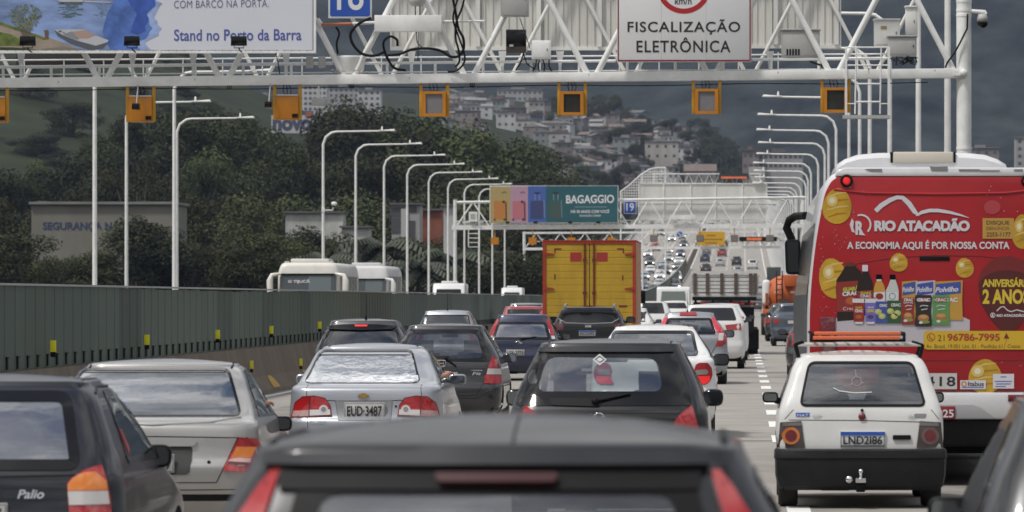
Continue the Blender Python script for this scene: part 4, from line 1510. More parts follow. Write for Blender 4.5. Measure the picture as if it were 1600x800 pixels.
radar(678, 655.5, 702, 143, 182, True, 'orange camera box with grey window before the apartment blocks', glassm=GL_GREY)
radar(894, 871, 917, 143, 180, True, 'orange camera box with black window, over the far houses', glassm=GL_DARK)
radar(1103, 1081, 1127, 139, 178, True, 'orange camera box with grey window below the speed sign', glassm=GL_GREY)
radar(1303, 1282, 1329, 137, 176, True, 'orange camera box with black window partly behind the ladder cage', glassm=GL_DARK)
# small things by the left orange boxes
for (px, py, lab) in ((213, 166, 'small dark camera in front of the orange box at the left'), (420, 163, 'small dark camera left of the orange box by the novo sign')):
 t = thing('small_camera', lab, 'camera')
 c = Vector(G(px, py, -.4))
 mb = MB(); mb.box(c.x - .09, c.x + .09, c.y - .2, c.y + .15, c.z - .09, c.z + .07); mb.build('camera_body', [BLACKG], t, bevel=.02)
 mb = MB(); mb.tube([(c.x, c.y, c.z), (c.x + .02, c.y + .2, Z_(beam_py(px) + 6, GY))], .018, 6); mb.build('stem', [GREY_BOX], t)
t = cab('junction_box', 487, 509, 153, 165, 'small grey box hung on a stem under the gantry beam', GREY_BOX, -.05, .25, False, 'equipment box', parts=False)
mb = MB(); mb.tube([G(499, 153), G(498, 134)], .02, 6); mb.build('stem', [WHITE_STEEL], t)
for px, lab in ((112 * 3.2, 'small dark bracket under the beam, left'), (549, 'small dark bracket under the beam above the novo sign'), (738, 'small dark bracket under the beam near the grey camera window')):
 t = MB()
 yb = beam_py(px) + 7
 for k in (-3, 0, 3):
  t.tube([G(px + k, yb), G(px + k, yb + 7)], .012, 5)
 t.tube([G(px - 3, yb + 6), G(px + 3, yb + 6)], .012, 5)
 o = t.build('beam_bracket', [BLACK]); tag(o, lab, 'bracket')
# grey boxes on the handrail
cab('junction_box', 478, 489, 88, 106, 'small grey box on the handrail, left of two', GREY_BOX, 0, .15, False, 'equipment box', parts=False)
cab('junction_box', 497, 508, 88, 106, 'small grey box on the handrail, beside the white drum', GREY_BOX, 0, .15, False, 'equipment box', parts=False)
t = cab('louvred_box', 25, 238, 83, 102, 'dark louvred box on the gantry below the boat billboard', mat('dark_grille', (.03, .028, .026), .7), 1.3, .1, False, 'panel', parts=False)
# ================================================================ second gantry
G2 = 457.0
S2 = F / G2
def g2(px, py, dy=0.): return P(px, py, G2 + dy)
gan2 = thing('sign_gantry', 'white lattice gantry with a teal suitcase billboard, farther down the road', 'gantry')
zr = road_z(G2)
mb = MB()
mb.bar(g2(706, 356), g2(1262, 352.5), .3, .36); mb.build('bottom_beam', [WHITE_STEEL], gan2)
mb = MB(); mb.bar(g2(706, 354, 1.4), g2(1262, 352, 1.4), .2, .3); mb.build('bottom_beam', [WHITE_STEEL_OLD], gan2)
mb = MB(); mb.tube([g2(709, 316), g2(1262, 308)], .10, 8); mb.tube([g2(709, 317, 1.4), g2(1262, 309, 1.4)], .08, 8); mb.build('top_chord', [WHITE_STEEL], gan2)
for px in (711, 1255):
 for dy in (0, 1.4):
  mb = MB(); c = g2(px, 0, dy); mb.tube([(c[0], c[1], zr), (c[0], c[1], Z_(312, G2))], .16, 10); mb.build('column', [WHITE_STEEL], gan2)
apx = [739, 793, 850, 903, 957, 1014, 1067, 1121, 1177, 1232]
for i, a in enumerate(apx):
 for sg in (-1, 1):
  mb = MB(); mb.tube([g2(a, 316 - (a - 709) * .0145), g2(a + sg * 25, 353)], .065, 6); mb.build('brace', [WHITE_STEEL], gan2)
mb = MB()
random.seed(5)
for px in range(715, 1255, 9):
 mb.tube([g2(px, 354, .7), g2(px + random.uniform(-2, 2), 345, .7)], .04, 5)
mb.tube([g2(709, 346, .7), g2(1258, 343, .7)], .04, 6); mb.tube([g2(709, 350, .7), g2(1258, 347, .7)], .03, 6)
mb.build('handrail', [WHITE_STEEL_OLD], gan2)
mb = MB()
for i in range(130):
 px = random.uniform(720, 1240); py = random.uniform(343, 352); w = random.uniform(1, 4)
 a = g2(px, py, random.uniform(-.2, .9))
 mb.box(a[0] - w / S2, a[0] + w / S2, a[1], a[1] + .2, a[2] - .06, a[2] + random.uniform(.03, .12), random.choice((0, 0, 1)))
struct(mb.build('catwalk_clutter', [WHITE_STEEL_OLD, GREY_BOX], gan2), 'stuff')
b2 = thing('billboard', 'teal billboard with four coloured suitcases and white lettering', 'billboard')
Y = G2 - .6
mb = MB(); mb.box(X_(765, Y), X_(966, Y), Y, Y + .25, Z_(348.5, Y), Z_(290, Y)); mb.build('panel', [WHITE_STEEL], b2)
d = Decal(lambda a, b: (X_(a, Y), Z_(b, Y)), Y - .01, .012)
d.rect(766, 291.5, 797.5, 348, mat('print_mustard', (.42, .32, .13), .5), 1); d.rect(797.5, 291, 825, 348, mat('print_pink', (.44, .27, .36), .5), 1)
d.rect(825, 290.8, 853, 347.5, mat('print_royal', (.06, .12, .38), .5), 1); d.rect(853, 290.6, 965, 347.5, mat('print_teal', (.020, .105, .125), .5, var=.1, vscale=.3), 1)
cases = [(772, 792, (.50, .20, .05)), (801, 822, (.48, .16, .19)), (829, 849, (.045, .06, .16)), (858, 876, (.055, .095, .085))]
for i, (a, b, c) in enumerate(cases):
 cm = mat('print_case_%d' % i, c, .5)
 d.rect(a, 314, b, 342, cm, 2, .08)
 dk_ = mat('print_case_trim', (.03, .025, .03), .5)
 if i < 2:
  d.stroke([(a + 12, 302), (a + 14, 300), (a + 18, 300), (a + 19, 302)], .9, dk_, 3)
  d.stroke([(a + 18.5, 316), (a + 19, 342)], 1.6, dk_, 3); d.rect(a + 13, 313.5, a + 17, 317, dk_, 3)
  for k in (1, 16, 19): d.ell(a + k, 343, 1.5, 1.6, dk_, 3)
 else:
  for k in (7, 14): d.stroke([(a + k, 303), (a + k, 313)], .8, mat('print_handle', (.35, .38, .45), .5), 3)
  d.rect(a + 6, 300.5, a + 15, 302.5, dk_, 3)
  d.stroke([(b + 1, 313), (b + 2, 340)], .7, mat('print_handle', (.35, .38, .45), .5), 3)
d.text('BAGAGGIO', 884.5, 305, 959.5, 318, WHITEP, 2, bold=.02, slope=-.8)
d.rect(898, 323, 948, 323.8, mat('print_rule', (.3, .42, .44), .5), 2)
d.text('HÁ 30 ANOS COM VOCÊ', 892, 327, 952, 332.8, WHITEP, 2, bold=.02)
d.text('BAGAGGIO.COM.BR', 906, 335.5, 939, 338.5, WHITEP, 2, bold=.01)
for px in (793, 837, 891, 935):
 d.rect(px - 3, 346, px + 3, 349, BLACKG, 6)
d.build('print', b2)
blue_sign(984.5, 314, 334, 19.5, G2 + .4, '19', 'small blue sign with white number on the farther gantry', 317, 330)
sb = thing('overhead_sign', 'wide pale sheet sign back on the farther gantry beside the suitcase billboard', 'sign')
Y = G2 + 1.8
mb = MB(); mb.box(X_(998, Y), X_(1198, Y), Y, Y + .12, Z_(350, Y), Z_(287, Y)); mb.build('sheet', [PANEL_BACK], sb)
mb = MB()
for px in (998, 1037, 1079, 1118, 1160, 1198):
 mb.box(X_(px, Y) - .05, X_(px, Y) + .05, Y - .08, Y, Z_(350, Y), Z_(287, Y))
mb.box(X_(998, Y), X_(1198, Y), Y - .08, Y, Z_(287.8, Y), Z_(286.5, Y)); mb.box(X_(998, Y), X_(1198, Y), Y - .04, Y, Z_(318, Y), Z_(317, Y))
mb.build('frame', [WHITE_STEEL], sb)
t = thing('equipment_box', 'white sloped equipment box at the middle of the farther gantry', 'equipment box')
mb = MB(); a = g2(1068, 0, -.6); mb.prism([(X_(1047, G2), Z_(342, G2)), (X_(1085, G2), Z_(342, G2)), (X_(1088, G2), Z_(336, G2)), (X_(1046, G2), Z_(336, G2))], a[1], a[1] + .3); mb.build('housing', [WHITE_STEEL], t)
t = thing('equipment_cabinet', 'white cabinet at the left end of the farther gantry', 'cabinet')
mb = MB(); mb.box(X_(733, G2), X_(746, G2), G2 - .5, G2 - .1, Z_(346, G2), Z_(331, G2)); mb.build('housing', [WHITE_STEEL], t)
mb = MB(); mb.box(X_(735.5, G2), X_(743, G2), G2 - .53, G2 - .5, Z_(342, G2), Z_(334, G2)); mb.build('door', [GREY_BOX], t)
t = thing('ladder_cage', 'tiny white ladder cage below the left end of the farther gantry', 'ladder')
for px in (732, 749):
 mb = MB(); c = g2(px, 0, -.4); mb.box(c[0] - .04, c[0] + .04, c[1] - .04, c[1] + .04, Z_(386, G2), Z_(352, G2)); mb.build('upright', [WHITE_STEEL], t)
mb = MB()
for py in (358, 365, 372, 379, 386):
 c = g2(732, py, -.4); c1 = g2(749, py, -.4); mb.tube([c, c1], .035, 5)
mb.build('rungs', [WHITE_STEEL], t)
o2 = ['first', 'second', 'third', 'fourth']
for i, (cx, fr) in enumerate(((773, 0), (832, 0), (893, 0), (955, 0), (1021.5, 1), (1094, 1), (1147.5, 1), (1203, 1))):
 lab = ('%s tiny orange camera under the farther gantry, counted from its left end' % o2[i]) if not fr else ('%s tiny grey windowed camera under the farther gantry, right of the yellow lorry' % o2[i - 4])
 t = thing('traffic_camera', lab, 'traffic camera', group='tiny cameras under the farther gantry')
 y0 = 371 if not fr else 367
 c0, c1 = g2(cx - 6, y0 + 11, -.3), g2(cx + 6, y0, -.3)
 if cx > 1090 and cx < 1100: pass
 mb = MB(); mb.box(c0[0], c1[0], c0[1], c0[1] + .5, c0[2], c1[2]); mb.build('housing', [ORANGE if not fr else mat('camera_dull', (.26, .16, .07), .5)], t)
 if fr:
  mb = MB(); mb.box(c0[0] + .08, c1[0] - .08, c0[1] - .03, c0[1], c0[2] + .08, c1[2] - .08); mb.build('window', [GL_GREY], t)
 mb = MB(); c = g2(cx, 358, 0); mb.box(c[0] - .04, c[0] + .04, c[1], c[1] + .1, c1[2], Z_(356, G2)); mb.build('hanger', [ORANGE2], t)
# ================================================================ third gantry and signs beyond
G3 = 640.0
def g3(px, py, dy=0.): return P(px, py, G3 + dy)
gan3 = thing('sign_gantry', 'distant white gantry carrying the small yellow board', 'gantry')
mb = MB(); mb.bar(g3(818, 389), g3(1236, 386), .3, .32); mb.build('bottom_beam', [WHITE_STEEL], gan3)
mb = MB(); mb.bar(g3(818, 364), g3(1236, 362), .2, .24); mb.build('top_chord', [WHITE_STEEL], gan3)
for px in (819, 1228):
 mb = MB(); c = g3(px, 0); mb.tube([(c[0], c[1], road_z(G3)), (c[0], c[1], Z_(362, G3))], .18, 8); mb.build('column', [WHITE_STEEL], gan3)
for i in range(11):
 a = 838 + 38 * i
 for sg in (-1, 1):
  mb = MB(); mb.tube([g3(a, 364), g3(a + sg * 17, 387)], .06, 6); mb.build('brace', [WHITE_STEEL], gan3)
mb = MB()
random.seed(15)
for i in range(90):
 px = random.uniform(830, 1230); py = random.uniform(373, 385); w = random.uniform(.8, 3)
 a = g3(px, py, random.uniform(.2, .9))
 mb.box(a[0] - w * .08, a[0] + w * .08, a[1], a[1] + .2, a[2] - .08, a[2] + random.uniform(.03, .16), random.choice((0, 0, 1)))
struct(mb.build('catwalk_clutter', [WHITE_STEEL_OLD, GREY_BOX], gan3), 'stuff')
t = thing('works_sign', 'small yellow board with dark lines of text on the distant gantry', 'sign')
Y = G3 - .5
mb = MB(); mb.box(X_(1090.5, Y), X_(1132.5, Y), Y, Y + .1, Z_(383, Y), Z_(362, Y)); mb.build('panel', [mat('board_yellow', (.66, .37, .02), .5)], t)
d = Decal(lambda a, b: (X_(a, Y), Z_(b, Y)), Y - .01, .01)
TY = mat('board_text', (.25, .13, .02), .6)
for (a, b, c) in ((1104, 1118, 367), (1098, 1128, 373), (1102, 1120, 378.5)):
 x = a
 random.seed(int(a))
 while x < b:
  w = random.uniform(.8, 2); d.rect(x, c, x + w, c + 1.8, TY, 1); x += w + .6
d.build('lettering', t)
t = thing('round_sign', 'tiny blue round direction sign left of the yellow board', 'sign')
mb = MB(); a = g3(1062, 366, -.4); mb.lathe([(.0, -.03), (.44, -.03), (.44, .03)], a, 'y', 20); mb.build('disc', [BLUE], t, recalc=True)
d = Decal(lambda a, b: (X_(a, G3 - .45), Z_(b, G3 - .45)), G3 - .45, .01); d.ring(1062, 366, 5.4, 4.6, WHITEP, 1); d.stroke([(1059, 363), (1064, 369)], 1, WHITEP, 1); d.stroke([(1064, 365.5), (1064.3, 369.2), (1060.5, 369)], .9, WHITEP, 1); d.build('arrow', t)
t = thing('message_board', 'low dark board with orange lit text on the distant gantry', 'sign')
Y = G3 - .5
mb = MB(); mb.box(X_(1155, Y), X_(1214, Y), Y, Y + .3, Z_(377, Y), Z_(370, Y)); mb.build('panel', [BLACK], t)
d = Decal(lambda a, b: (X_(a, Y), Z_(b, Y)), Y - .01, .01)
OL = mat('led_orange', (.5, .1, .03), .5, emit=(1, .22, .08), estr=.5)
random.seed(2)
x = 1167
while x < 1189:
 w = random.uniform(.8, 2); d.rect(x, 371.5, x + w, 375.5, OL, 1); x += w + .5
d.build('lit_text', t)
# curved lattice screen and high message gantry
t = thing('lattice_screen', 'white curved lattice screen behind the blue number sign', 'lattice')
Y = 690.0
mb = MB()
topc = [(969, 300), (985, 288), (1000, 274), (1014, 265), (1026, 262), (1040, 262)]
def ty(px):
 for (a, b), (c, e) in zip(topc, topc[1:]):
  if a <= px <= c: return b + (e - b) * (px - a) / (c - a)
 return 262
for px in np.arange(969, 1041, 3.6):
 mb.tube([P(px, 318, Y), P(px, ty(px), Y)], .055, 5)
for py in np.arange(264, 318, 4.2):
 xs_ = [px for px in np.arange(969, 1041, 1.) if ty(px) <= py]
 if len(xs_) > 2: mb.tube([P(xs_[0], py, Y), P(1040, py, Y)], .055, 5)
mb.build('lattice', [WHITE_STEEL_OLD], t)
mb = MB()
mb.tube([P(a, b, Y) for a, b in topc], .09, 6)
for px in (970, 1004, 1040):
 c = P(px, 0, Y); mb.tube([(c[0], Y, road_z(Y)), (c[0], Y, Z_(ty(px), Y))], .11, 6)
mb.build('frame', [WHITE_STEEL], t)
t = thing('message_gantry', 'distant truss gantry with a dark board of orange text, above the pale sign back', 'gantry')
Y = 1150.0
mb = MB()
mb.tube([P(1020, 272, Y), P(1190, 272, Y)], .14, 5); mb.tube([P(1020, 287, Y), P(1190, 287, Y)], .14, 5)
for i in range(10):
 a = 1028 + 16 * i
 mb.tube([P(a - 7, 287, Y), P(a, 272, Y), P(a + 7, 287, Y)], .08, 5)
for px in (1022, 1188):
 c = P(px, 0, Y); mb.tube([(c[0], Y, road_z(Y)), (c[0], Y, Z_(272, Y))], .2, 6)
mb.build('truss', [WHITE_STEEL_OLD], t)
mb = MB(); mb.box(X_(1124, Y), X_(1170, Y), Y - .8, Y - .3, Z_(280, Y), Z_(271, Y)); mb.build('message_panel', [mat('board_dark', (.03, .035, .03), .6)], t)
d = Decal(lambda a, b: (X_(a, Y), Z_(b, Y)), Y - .83, .02)
x = 1127
while x < 1167:
 w = random.uniform(1, 2.4); d.rect(x, 276, x + w, 279.2, OL, 1); x += w + .7
d.build('lit_text', t)
mb = MB()
for i in range(12):
 mb.box(X_(1170, Y), X_(1195, Y), Y, Y + .1, Z_(261 + 2.4 * i + 1, Y), Z_(261 + 2.4 * i, Y))
mb.build('louvre', [WHITE_STEEL_OLD], t)
# ================================================================ cars in the queue
def paint(name, col, metal=.0, rough=.32, coat=.8, var=.06):
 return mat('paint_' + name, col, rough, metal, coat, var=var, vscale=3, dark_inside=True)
P_BLACK = paint('black', (.006, .006, .007), .1, .3, .6)
P_GREY = paint('graphite', (.034, .035, .038), .5, .35)
P_NAVY = paint('navy', (.006, .007, .013), .2, .3, .5)
P_SILVER = paint('silver', (.38, .395, .43), .55, .36)
P_CHAMP = paint('champagne', (.37, .36, .345), .6, .36)
P_WHITE = paint('white', (.70, .70, .69), 0, .3)
P_OLDWHITE = paint('old_white', (.64, .64, .62), 0, .4, .4, .05)
P_DSILVER = paint('dull_silver', (.30, .31, .33), .5, .36)
P_RED = paint('red', (.36, .05, .06), .0, .3)
P_BLUEG = paint('blue_grey', (.07, .085, .11), .4, .35)
P_GUN = paint('dark_grey', (.060, .060, .064), .5, .34)
G_CLEAR = glass('glass_clear', (.66, .70, .70), .05)
G_TINT = glass('glass_tinted', (.26, .28, .285), .09)
G_DARK = glass('glass_dark', (.06, .064, .066), .07)
G_FILM = glass('glass_mirror_film', (.05, .055, .06), .05, .04, wave=.35, film=.62)
G_REFL = glass('glass_reflecting', (.12, .13, .135), .07, .02, wave=.10, film=.20)
G_LO = mat('glass_far', (.020, .022, .024), .08, spec=.6)
def pxcar(name, label, cx, s, **kw):
 Y = F / s
 c = Car(name, label, kw.pop('cat', 'car'), (cx - VX) / s, Y, **kw)
 def q(a, b):
  d = .1
  for _ in range(4):
   x, z = (a - VX) * (Y + d) / F - (cx - VX) / s, HC + (VY - b) * (Y + d) / F
   d = c.rear(x, z)[0].y
  return (x, z)
 c.q = q
 c.Q = lambda pts: [c.q(a, b) for a, b in pts]
 c.S = s
 return c
def gq(cx, s, d):
 return lambda a, b: ((a - VX) * (F / s + d) / F - (cx - VX) / s, HC + (VY - b) * (F / s + d) / F)
def shrink(poly, d=.03): return inset(poly, d)
def std_side_hole(c_L, zb, zt, sed=False):
 if sed: return [(1.05, zb + .04), (c_L - 1.6, zb + .02), (c_L - 2.12, zt - .03), (1.42, zt - .03)]
 return [(.75, zb + .03), (c_L - 1.6, zb + .02), (c_L - 2.05, zt - .03), (.95, zt - .03)]
def std_front_hole(W, zb, zt, wr):
 return [(-W * .40, zb + .02), (W * .40, zb + .02), (wr - .06, zt - .03), (-wr + .06, zt - .03)]
def finish(c, gl_side=G_DARK, gl_front=G_CLEAR, seat=SEAT, head=True, w=.25):
 L, zb, zt, wr, W = c.L, c.zb, c.zt, c.wr, c.W
 c.side_glass(gl_side, std_side_hole(L, zb - .02, zt + .02, c.kind == 'sedan'))
 c.window(std_front_hole(W, zb - .02, zt + .02, wr + .03), gl_front, 'windscreen', 'front', .05, .06)
 c.cabin(head=head, col=seat, w=w)
# ---- black hatch (clear oval rear glass)
cx, s = 950, 193
q0 = gq(cx, s, .3)
inner = rpoly([q0(*p) for p in [(856, 558), (1026, 560), (1041, 603), (1030, 620), (846, 618), (834, 601)]], .08, 5)
kw = dict(W=1.655, H=1.548, L=3.80, zb=1.0, zt=1.44, wr=.60, rk=.36)
c = pxcar('hatchback', 'black hatchback with clear rounded rear window, ahead of the blurred grey car', cx, s, kind='hatch', paint=P_BLACK,
    holes=[('rear', shrink(inner, .01)), ('front', std_front_hole(1.655, 1.0, 1.44, .60)), ('side', std_side_hole(3.8, 1.0, 1.44))], **kw)
outer = rpoly(c.Q([(838, 552), (1054, 552), (1083, 634), (803, 634)]), .05, 5)
mb = MB(); c.panel(mb, inner, .004, .01, 'rear', 0); g = mb.build('rear_window', [glass('glass_veiled', (.66, .71, .71), .17)], c.root)
inner_b = rpoly(c.Q([(856, 558), (1026, 560), (1041, 603), (1030, 620), (846, 618), (834, 601)]), .08, 5)
inn24 = rpoly(c.Q([(856, 558), (1026, 560), (1036, 612), (838, 612)]), .08, 5)
mb = MB(); c.panel(mb, outer, .006, .01, 'rear', 0, hole=inset(inn24, -.0)); mb.build('window_seal', [FRIT], g)
finish(c, seat=SEAT)
for sg in (1, -1):
 poly = c.Q([(1050, 668), (1056, 655), (1066, 644), (1080, 634), (1083, 640), (1090, 668), (1092, 700), (1062, 700)])
 poly = poly if sg > 0 else mir(poly)
 c.part('tail_light', [poly], [RED], .012, .03)
c.plate('KVR-4471', 0, .70)
mb = MB()
p, _ = c.rear(*c.q(936, 655)); R_ = 9.5 / s
mb.tube([(p.x + R_ * math.cos(2 * PI * i / 24), p.y - .012, p.z + R_ * math.sin(2 * PI * i / 24)) for i in range(25)], .006, 6)
mb.tube([(p.x - .03, p.y - .012, p.z + .03), (p.x - .01, p.y - .012, p.z - .03), (p.x, p.y - .012, p.z), (p.x + .01, p.y - .012, p.z - .03), (p.x + .03, p.y - .012, p.z + .03)], .005, 6)
mb.build('emblem', [CHROME], c.root)
mb = MB(); c.panel(mb, rpoly(c.Q([(858, 623), (935, 623), (941, 630), (936, 636), (862, 634)]), .02), .012, .03); mb.build('wiper_cover', [BLACK], c.root)
c.wiper(*c.q(930, 629), *c.q(985, 617))
mb = MB(); d0 = c.Q([(937, 554), (948, 563), (937, 572), (926, 563)]); c.panel(mb, d0, .009, .004, 'rear', 0, hole=inset(d0, .014));
d1 = c.Q([(937, 559), (943, 563), (937, 566), (932, 563)]); c.panel(mb, d1, .009, .004); mb.build('sticker', [mat('sticker_white', (.5, .5, .5), .5)], c.root)
c.seams([c.Q([(806, 642), (835, 646), (1060, 646), (1078, 640)])], .003)
pts = c.Q([(846, 545), (950, 541.5), (1050, 545), (1052, 552), (843, 552)])
mb = MB(); c.panel(mb, pts, .02, .03); mb.build('spoiler', [P_BLACK], c.root)
mb = MB()
for sg in (-1, 1):
 c.seam(mb, [(sg * .50, .62), (sg * .50, 1.9)], .008, 'top')
mb.build('roof_gutter', [BLACK], c.root)
c.wheels(.30, .19); c.mirrors(sides=(-1, 1), w=.17, h=.145, z=1.035, paint=BLACKG, xo=.05)
FOX = c
# ---- silver saloon with the mirrored rear glass
cx, s = 569, 150
kw = dict(W=1.62, H=1.405, L=4.15, zb=.965, zt=1.335, wr=.565, rk=.62)
q0 = gq(cx, s, .82)
win = [q0(*p) for p in [(497, 547), (642, 547), (660, 598), (478, 598)]]
c = pxcar('saloon_car', 'silver saloon with mirror filmed rear window and plate EUD-3487', cx, s, kind='sedan', paint=P_SILVER,
    holes=[('front', std_front_hole(1.62, .965, 1.335, .565)), ('side', std_side_hole(4.15, .97, 1.335, True)), ('rear', shrink(win, .04))], **kw)
c.window([(a, b) for a, b in win], G_FILM, frit=.022)
finish(c)
for sg in (1, -1):
 body = [(622, 649), (625, 634), (633, 623), (650, 619.5), (667, 621), (679, 630), (686, 652)]
 wh = [(623, 648.5), (624, 640), (656, 640.5), (656, 650)]
 wh2 = [(657.5, 650.5), (657.5, 641), (682, 642), (684, 651.5)]
 circ = [(633 + 7.2 * math.cos(2 * PI * i / 16) + 1, 640 + 7.2 * math.sin(2 * PI * i / 16)) for i in range(16)]
 circ2 = [(634 + 4.0 * math.cos(2 * PI * i / 16), 640 + 4.0 * math.sin(2 * PI * i / 16)) for i in range(16)]
 rim = [(620.5, 651), (623.5, 633), (632, 621.5), (650, 618), (668, 619.5), (681, 629), (688, 653.5)]
 line = [(656.3, 619.5), (657.4, 619.5), (657.4, 651), (656.3, 651)]
 T = (lambda pl: c.Q(pl)) if sg > 0 else (lambda pl: mir(c.Q(pl)))
 c.part('tail_light', [(T(rim), 4, 0), (T(body), 0, .004), (T(wh), 1, .008), (T(wh2), 2, .008), (T(circ), 1, .010), (T(circ2), 3, .013), (T(line), 4, .012)],
     [RED, CLEARL, mat('clear_lens_pink', (.42, .25, .24), .15, coat=1.), mat('lamp_reflector', (.30, .29, .30), .2, metal=.5), REDDARK], .008, .03)
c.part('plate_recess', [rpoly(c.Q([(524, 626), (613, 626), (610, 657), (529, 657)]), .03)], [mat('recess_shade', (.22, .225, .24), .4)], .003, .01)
c.seams([c.Q([(524, 626), (613, 626), (610, 657), (529, 657), (524, 626)])], .005, m=mat('recess_edge', (.14, .145, .155), .4), name='recess_edge')
c.plate('EUD·3487', 0, c.q(0, 640.5)[1], .425, .165)
p, _ = c.rear(*c.q(568, 618)); e = 1 / s
mb = MB()
mb.prism([(p.x - 9 * e, p.z - 1.6 * e), (p.x - 4 * e, p.z - 1.6 * e), (p.x - 3.4 * e, p.z - 3.6 * e), (p.x + 4.4 * e, p.z - 3.6 * e), (p.x + 4 * e, p.z - 1.8 * e), (p.x + 9 * e, p.z - 1.2 * e), (p.x + 8 * e, p.z + 1.6 * e), (p.x + 4 * e, p.z + 1.6 * e), (p.x + 3.4 * e, p.z + 3.6 * e), (p.x - 4.4 * e, p.z + 3.6 * e), (p.x - 4 * e, p.z + 1.8 * e), (p.x - 8 * e, p.z + 1.6 * e)], p.y - .02, p.y + .01)
mb.build('emblem', [mat('gold_emblem', (.55, .36, .10), .3, metal=.8)], c.root)
c.text('CLASSIC', *[c.q(486, 0)[0], c.q(513, 0)[0]], c.q(0, 662)[1], c.q(0, 656.5)[1], CHROME, .006, .01)
c.seams([c.Q([(482, 601), (479, 622), (481, 668)]), c.Q([(659, 601), (659, 622), (657, 668)]), c.Q([(486, 625), (524, 626)]), c.Q([(613, 626), (655, 624)])], .0035)
mb = MB(); p, _ = c.rear(*c.q(618.5, 635)); mb.blob((p.x, p.y, p.z), (.012, .012, .012)); mb.build('boot_lock', [BLACK], c.root)
mb = MB()
for sg in (-1, 1):
 c.seam(mb, [(sg * .47, 1.3), (sg * .47, 2.0)], .009, 'top')
mb.build('roof_gutter', [BLACK], c.root)
c.wheels(.29, .18); c.mirrors(w=.19, h=.115, z=1.0, paint=P_SILVER, xo=.06)
EUD = c
# ---- champagne saloon at the left
cx, s = 229, 205
kw = dict(W=1.71, H=1.40, L=4.25, zb=.93, zt=1.325, wr=.62, rk=.60)
q0 = gq(cx, s, .82)
win = [q0(*p) for p in [(123, 576), (357, 576), (386, 649), (94, 649)]]
c = pxcar('saloon_car', 'champagne silver saloon with sky reflections in its rear glass, at the left', cx, s, kind='sedan', paint=P_CHAMP,
    holes=[('front', std_front_hole(1.71, .93, 1.325, .62)), ('side', std_side_hole(4.25, .94, 1.325, True)), ('rear', shrink(win, .04))], **kw)
c.window(win, glass('glass_sky_reflecting', (.12, .14, .16), .05, .02, wave=.06, film=.32), frit=.02)
finish(c)
for sg in (1, -1):
 T = (lambda pl: c.Q(pl)) if sg > 0 else (lambda pl: mir(c.Q(pl)))
 c.part('tail_light', [(T([(373, 684), (400, 685), (408, 700), (398, 737), (348, 736)]), 0, 0), (T([(369, 699), (396, 699), (390, 719), (360, 718)]), 1, .014), (T([(360, 718.5), (390, 719.5), (388, 726), (356, 725)]), 2, .014)],
     [RED, AMBER, mat('clear_lens_pink', (.42, .25, .24), .15, coat=1.)], .018, .045)
c.part('plate_recess', [rpoly(c.Q([(178, 697), (302, 697), (296, 742), (184, 742)]), .04)], [mat('recess_dark', (.03, .03, .03), .6)], .004, .012)
c.part('plate_surround', [rpoly(c.Q([(172, 689), (309, 689), (304, 698), (176, 698)]), .02)], [P_CHAMP], .02, .03)
c.plate('LBO-1299', 0, c.q(0, 722)[1], .42, .14)
c.seams([c.Q([(105, 652), (150, 660), (240, 664), (330, 660), (378, 652)])], .012, m=P_CHAMP, name='boot_lip')
c.seams([c.Q([(92, 684), (240, 682), (388, 684)]), c.Q([(372, 684), (345, 740), (338, 754), (142, 754), (135, 740), (108, 684)]), c.Q([(84, 764), (240, 766), (396, 764)])], .004)
c.part('bumper_strip', [c.Q([(76, 771), (404, 771), (404, 781), (76, 781)])], [BLACK], .006, .02)
mb = MB(); p, _ = c.rear(*c.q(326.5, 722)); mb.lathe([(.0, -.01), (.012, -.01), (.014, .004)], (p.x, p.y - .004, p.z), 'y', 14); mb.build('boot_lock', [BLACK], c.root, recalc=True)
mb = MB()
for sg in (-1, 1):
 c.seam(mb, [(sg * .555, 1.18), (sg * .565, 2.1)], .010, 'top')
mb.build('roof_gutter', [BLACK], c.root)
c.wheels(.30, .19); c.mirrors(w=.18, h=.12, paint=BLACK, z=.86, xo=.03)
ASTRA = c
c.root.rotation_euler.z = math.radians(1.3)
# ---- navy hatch at the left edge
cx, s = -46, 283
kw = dict(W=1.64, H=1.445, L=3.75, zb=.925, zt=1.36, wr=.60, rk=.36)
q0 = gq(cx, s, .3)
win = [q0(*p) for p in [(-196, 612), (104, 612), (133, 734), (-225, 734)]]
c = pxcar('hatchback', 'dark navy hatchback cut by the left edge, orange topped tail light', cx, s, kind='hatch', paint=P_NAVY,
    holes=[('front', std_front_hole(1.64, .925, 1.36, .60)), ('side', std_side_hole(3.75, .925, 1.36)), ('rear', shrink(win, .05))], **kw)
c.window(win, glass('glass_grey_reflecting', (.14, .15, .155), .06, .02, wave=.06, film=.24), frit=.06, r=.09)
finish(c)
for sg in (1, -1):
 T = (lambda pl: c.Q(pl)) if sg > 0 else (lambda pl: mir(c.Q(pl)))
 c.part('tail_light', [(T([(105, 756), (112, 748), (130, 736), (150, 729), (158, 728), (165, 750), (171, 778), (174, 845), (110, 845)]), 0, 0),
        (T([(106, 757), (114, 748), (130, 740), (148, 739), (164, 752), (166, 766), (106, 767)]), 1, .004),
        (T([(106, 768), (166, 767), (169, 788), (108, 790)]), 2, .004)], [RED, AMBER, CLEARL], .012, .035)
c.text('Palio', c.q(36, 0)[0], c.q(77, 0)[0], c.q(0, 779)[1], c.q(0, 765)[1], CHROME, .012, .018, shear=.25)
c.plate('LNR-2087', 0, .68)
c.seams([c.Q([(-228, 742), (-46, 746), (136, 742)])], .004)
mb = MB()
